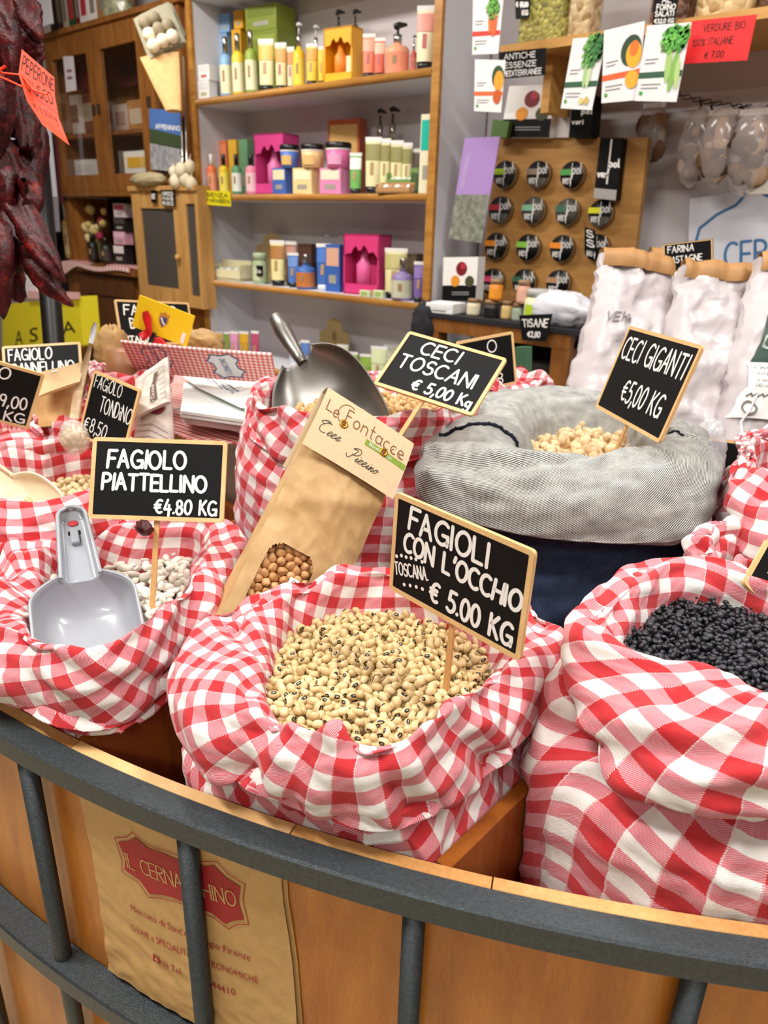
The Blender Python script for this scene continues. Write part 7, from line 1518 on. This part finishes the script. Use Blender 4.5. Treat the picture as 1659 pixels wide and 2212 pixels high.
d = child(mb.build('door', M_wood_light), t); g = MB().box((lx0+s_*1.4, YC+.008, lz0+.07), (xm-s_, YC+.012, lz1-.07)).build('glass_pane', C('#4c4844', .15)); g.parent = d; g = MB().lathe([(.009, 0), (.013, .016), (.008, .022)], n=12).xf(Matrix.Translation((xm-.02, YC, (lz0+lz1)/2-.03)) @ Matrix.Rotation(PI/2, 4, 'X')).build('knob', M_wood_light); g.parent = d
mb = MB(); 
for r_ in (((xm+.002, YC, lz0), (xm+s_, YC+.023, lz1)), ((lx1-s_*.5, YC, lz0), (lx1, YC+.023, lz1)), ((xm+s_, YC+.001, lz0), (lx1-s_*.5, YC+.022, lz0+.05)), ((xm+s_, YC+.001, lz1-.05), (lx1-s_*.5, YC+.022, lz1))): mb.box(*r_)
d = child(mb.build('door', M_wood_light), t); g = MB().box((xm+s_, YC+.008, lz0+.05), (lx1-s_*.5, YC+.012, lz1-.05)).build('glass_pane', C('#4c4844', .15)); g.parent = d; bpy.context.view_layer.update()
flat('price_card', [(347, 410), (376, 410), (378, 445), (350, 444)], YC-.012, .001, M_chalk, 'small black card with chalk lines on the light cabinet, right of two', 'sign', [('ORZO', .1, .9, .75, .2, .05), ('MAIS', .1, .9, .45, .2, .05), ('RISO', .1, .9, .15, .2, .05)]); flat('price_card', [(325, 410), (337, 410), (338, 438), (327, 438)], YC-.012, .001, M_chalk, 'narrow black card on the light cabinet, left of two', 'sign', [('E', .2, .8, .5, .3, .08)])
# lower counter: recess, top, doors
cz_ = rel_px(210, 572, 2.0)[2]; rx0, rx1 = rel_px(138, 600, 1.97)[0], rel_px(300, 600, 1.97)[0]
t = empty('base_cabinet', label='dark brown wooden base cabinet with panelled door under the hutch', cat='cabinet', loc=((rx0+rx1)/2, 2.1, 0)); bpy.context.view_layer.update()
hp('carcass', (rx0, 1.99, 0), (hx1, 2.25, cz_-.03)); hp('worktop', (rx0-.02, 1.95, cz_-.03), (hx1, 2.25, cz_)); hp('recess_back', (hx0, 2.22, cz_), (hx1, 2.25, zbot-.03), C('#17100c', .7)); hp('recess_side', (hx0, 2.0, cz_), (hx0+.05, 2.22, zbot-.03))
da, db = rel_px(180, 680, 1.97)[0], rel_px(292, 680, 1.97)[0]
mb = MB(); s_ = .07
for r_ in (((da, 1.968, .1), (da+s_, 1.99, cz_-.05)), ((db-s_, 1.968, .1), (db, 1.99, cz_-.05)), ((da+s_, 1.969, .1), (db-s_, 1.989, .2)), ((da+s_, 1.969, cz_-.14), (db-s_, 1.989, cz_-.05))): mb.box(*r_)
M_dk2 = wood('cabinet_dark', '#4a2a12', '#6c4220', (6, 6, 1), .45)
d = child(mb.build('door', M_dk2), t); g = MB().box((da+s_, 1.978, .2), (db-s_, 1.984, cz_-.14)).build('door_panel', M_dk2); g.parent = d
hp('recess_side', (rel_px(293, 500, 2.0)[0], 2.0, cz_), (rel_px(300, 500, 2.0)[0], 2.22, zbot-.03), M_wood_cab)
def gcloth():
    x0, x1 = rel_px(135, 565, 1.95)[0], rel_px(285, 565, 1.95)[0]; G_ = np.array([[(x0+(x1-x0)*a, 1.945+.16*b, cz_+.004+.008*math.sin(9*a+3*b)*(1-b*.3)) for a in np.linspace(0, 1, 30)] for b in np.linspace(0, 1, 8)]); fr = np.array([[(x0+(x1-x0)*a*.98, 1.943-.002*b, cz_+.004+.008*math.sin(9*a)-(.02+.055*max(0, 1-a*4))*b) for a in np.linspace(0, 1, 30)] for b in np.linspace(1, 0, 4)])
    MB_ = MB().grid(fr).grid(G_); tag(MB_.build('gingham_runner', gflat('runner_print', .03, '#d87a80', '#efe4e4')), 'pink and white cloth laid over the base cabinet top', 'cloth')
gcloth()
for u, vt, w_, c, c2, c3, l, kd in ((154, 438, 22, '#c8a868', '#d8c088', '#e8e4c8', 'bottle with ribbon top and straw flowers in the recess, left', 'bottle'), (172, 500, 34, '#e4e0e4', '#d4ccd4', '#c8c8c8', 'white carton in the recess beside the ribbon bottle', 'box'), (203, 505, 22, '#1c1814', '#2c2420', '#141210', 'dark bottle in the middle of the recess', 'bottle'), (232, 512, 26, '#24201c', '#3a3430', '#181410', 'second dark bottle in the recess', 'bottle')):
    X = xat(u, 2.05, cz_); prod(kd, l, u, vt, w_, cz_+.012, .06, c, c2, c3)
a = cz_+.012
for k in range(4): _, a = prod('box', 'pink and dark striped gift carton in the recess, %s of the pile' % ['lowest', 'second', 'third', 'topmost'][k], 268, (528, 500, 470, 440)[k], 38, a+.0006, .06, ['#2a2426', '#d8a0b4', '#24201f', '#cfc0c4'][k], ['#e8e0e4', '#e8c0d0', '#4a4448', '#b84a6c'][k], D=.05)
t = empty('dried_flowers', label='bunch of dried flowers with a crimson bloom in the recess', cat='flowers', loc=tuple(np.array([xat(218, 2.1, cz_), 2.1, cz_+.012]))); bpy.context.view_layer.update(); rn = random.Random(3)
for k in range(14):
    u, v = 205+rn.uniform(-25, 25), 470+rn.uniform(-20, 45); p = rel_px(u, v, 2.08); b = np.array([xat(218, 2.1, cz_), 2.1, cz_+.02]); child(MB().tube([b, (p+b)/2+np.array([0, 0, .02]), p], .0025, 5).build('stem', C('#8a7a48', .8)), t); V, F = blob(p, rn.uniform(.012, .022), (1, 1, 1), .3, 3, k, 10, 7); child(MB().add(V, F, 0, True).build('flower_head', C(['#c8b068', '#d8c890', '#a02048', '#7a1c28'][k % 4 if k > 6 else k % 2], .8)), t)
# things at the far left: dark post, framed light panel, yellow cases
t = tag(MB().tube([dep(72, 230, 1.45), dep(102, 560, 1.45), dep(118, 760, 1.45), dep(125, 900, 1.45)], .020, 12).build('black_post', mat('black_metal', '#0d0d10', .4)), 'thick black upright post in front of the yellow boxes', 'post')
def fr_panel(root, mp, asp):
    mp(MB().add([(.25, .1, 0), (.85, .04, 0), (.85, .96, 0), (.25, .97, 0)], [(0, 1, 2, 3)]), .001).build('blue_glass', C('#8fb8e0', .15), root)
flat('framed_panel', [(76, 268), (100, 262), (116, 425), (98, 430)], 1.9, .02, C('#c8ccd8', .4), 'narrow white framed pale blue glass panel left of the hutch', 'panel', extra=fr_panel)
flat('grey_cover', [(94, 430), (117, 426), (122, 500), (100, 505)], 1.9, .02, C('#8c8894', .6), 'grey cloth below the framed blue panel', 'cloth')
flat('red_book', [(104, 300), (117, 296), (127, 440), (116, 440)], 1.96, .03, C('#5c2028', .6), 'thin dark red strip left of the hutch door', 'book')
box('dark_partition', (62, 240, 96, 640), 2.06, .1, C('#0c0c10', .7), 'black partition behind the framed blue panel', 'partition')
V, F = blob(tuple(rel_px(108, 480, 2.05)), .07, (.6, .6, 1.6), .15, 2, 3); tag(MB().add(V, F, 0, True).build('black_bag', C('#0e0e10', .6)), 'black bag hanging left of the cabinet recess', 'bag')
def casa(root, mp, asp):
    mb = MB(); [fwrite(mb, s, x, .40, w_, .26) for s, x, w_ in (('A', .24, .11), ('S', .44, .11), ('A', .86, .15))]; mp(mb, .001).build('lettering', C('#23230c', .6), root)
flat('yellow_box', [(5, 658), (170, 640), (180, 745), (5, 790)], 1.5, .08, C('#dccf25', .45), 'yellow box with dark letters behind the black post', 'box', extra=casa)
flat('white_papers', [(30, 600), (78, 590), (80, 635), (34, 640)], 1.5, .01, C('#dcd8dc', .6), 'white papers on top of the yellow box', 'paper')
flat('pink_sheet', [(60, 628), (168, 632), (168, 646), (60, 645)], 1.49, .01, C('#d8a8a8', .6), 'pink edged sheet lying along the yellow box top', 'paper')
box('storage_shelf', (-90, 792, 190, 990), 1.45, .12, M_dk2, 'dark brown low shelf behind the left sacks carrying the yellow box', 'shelf')
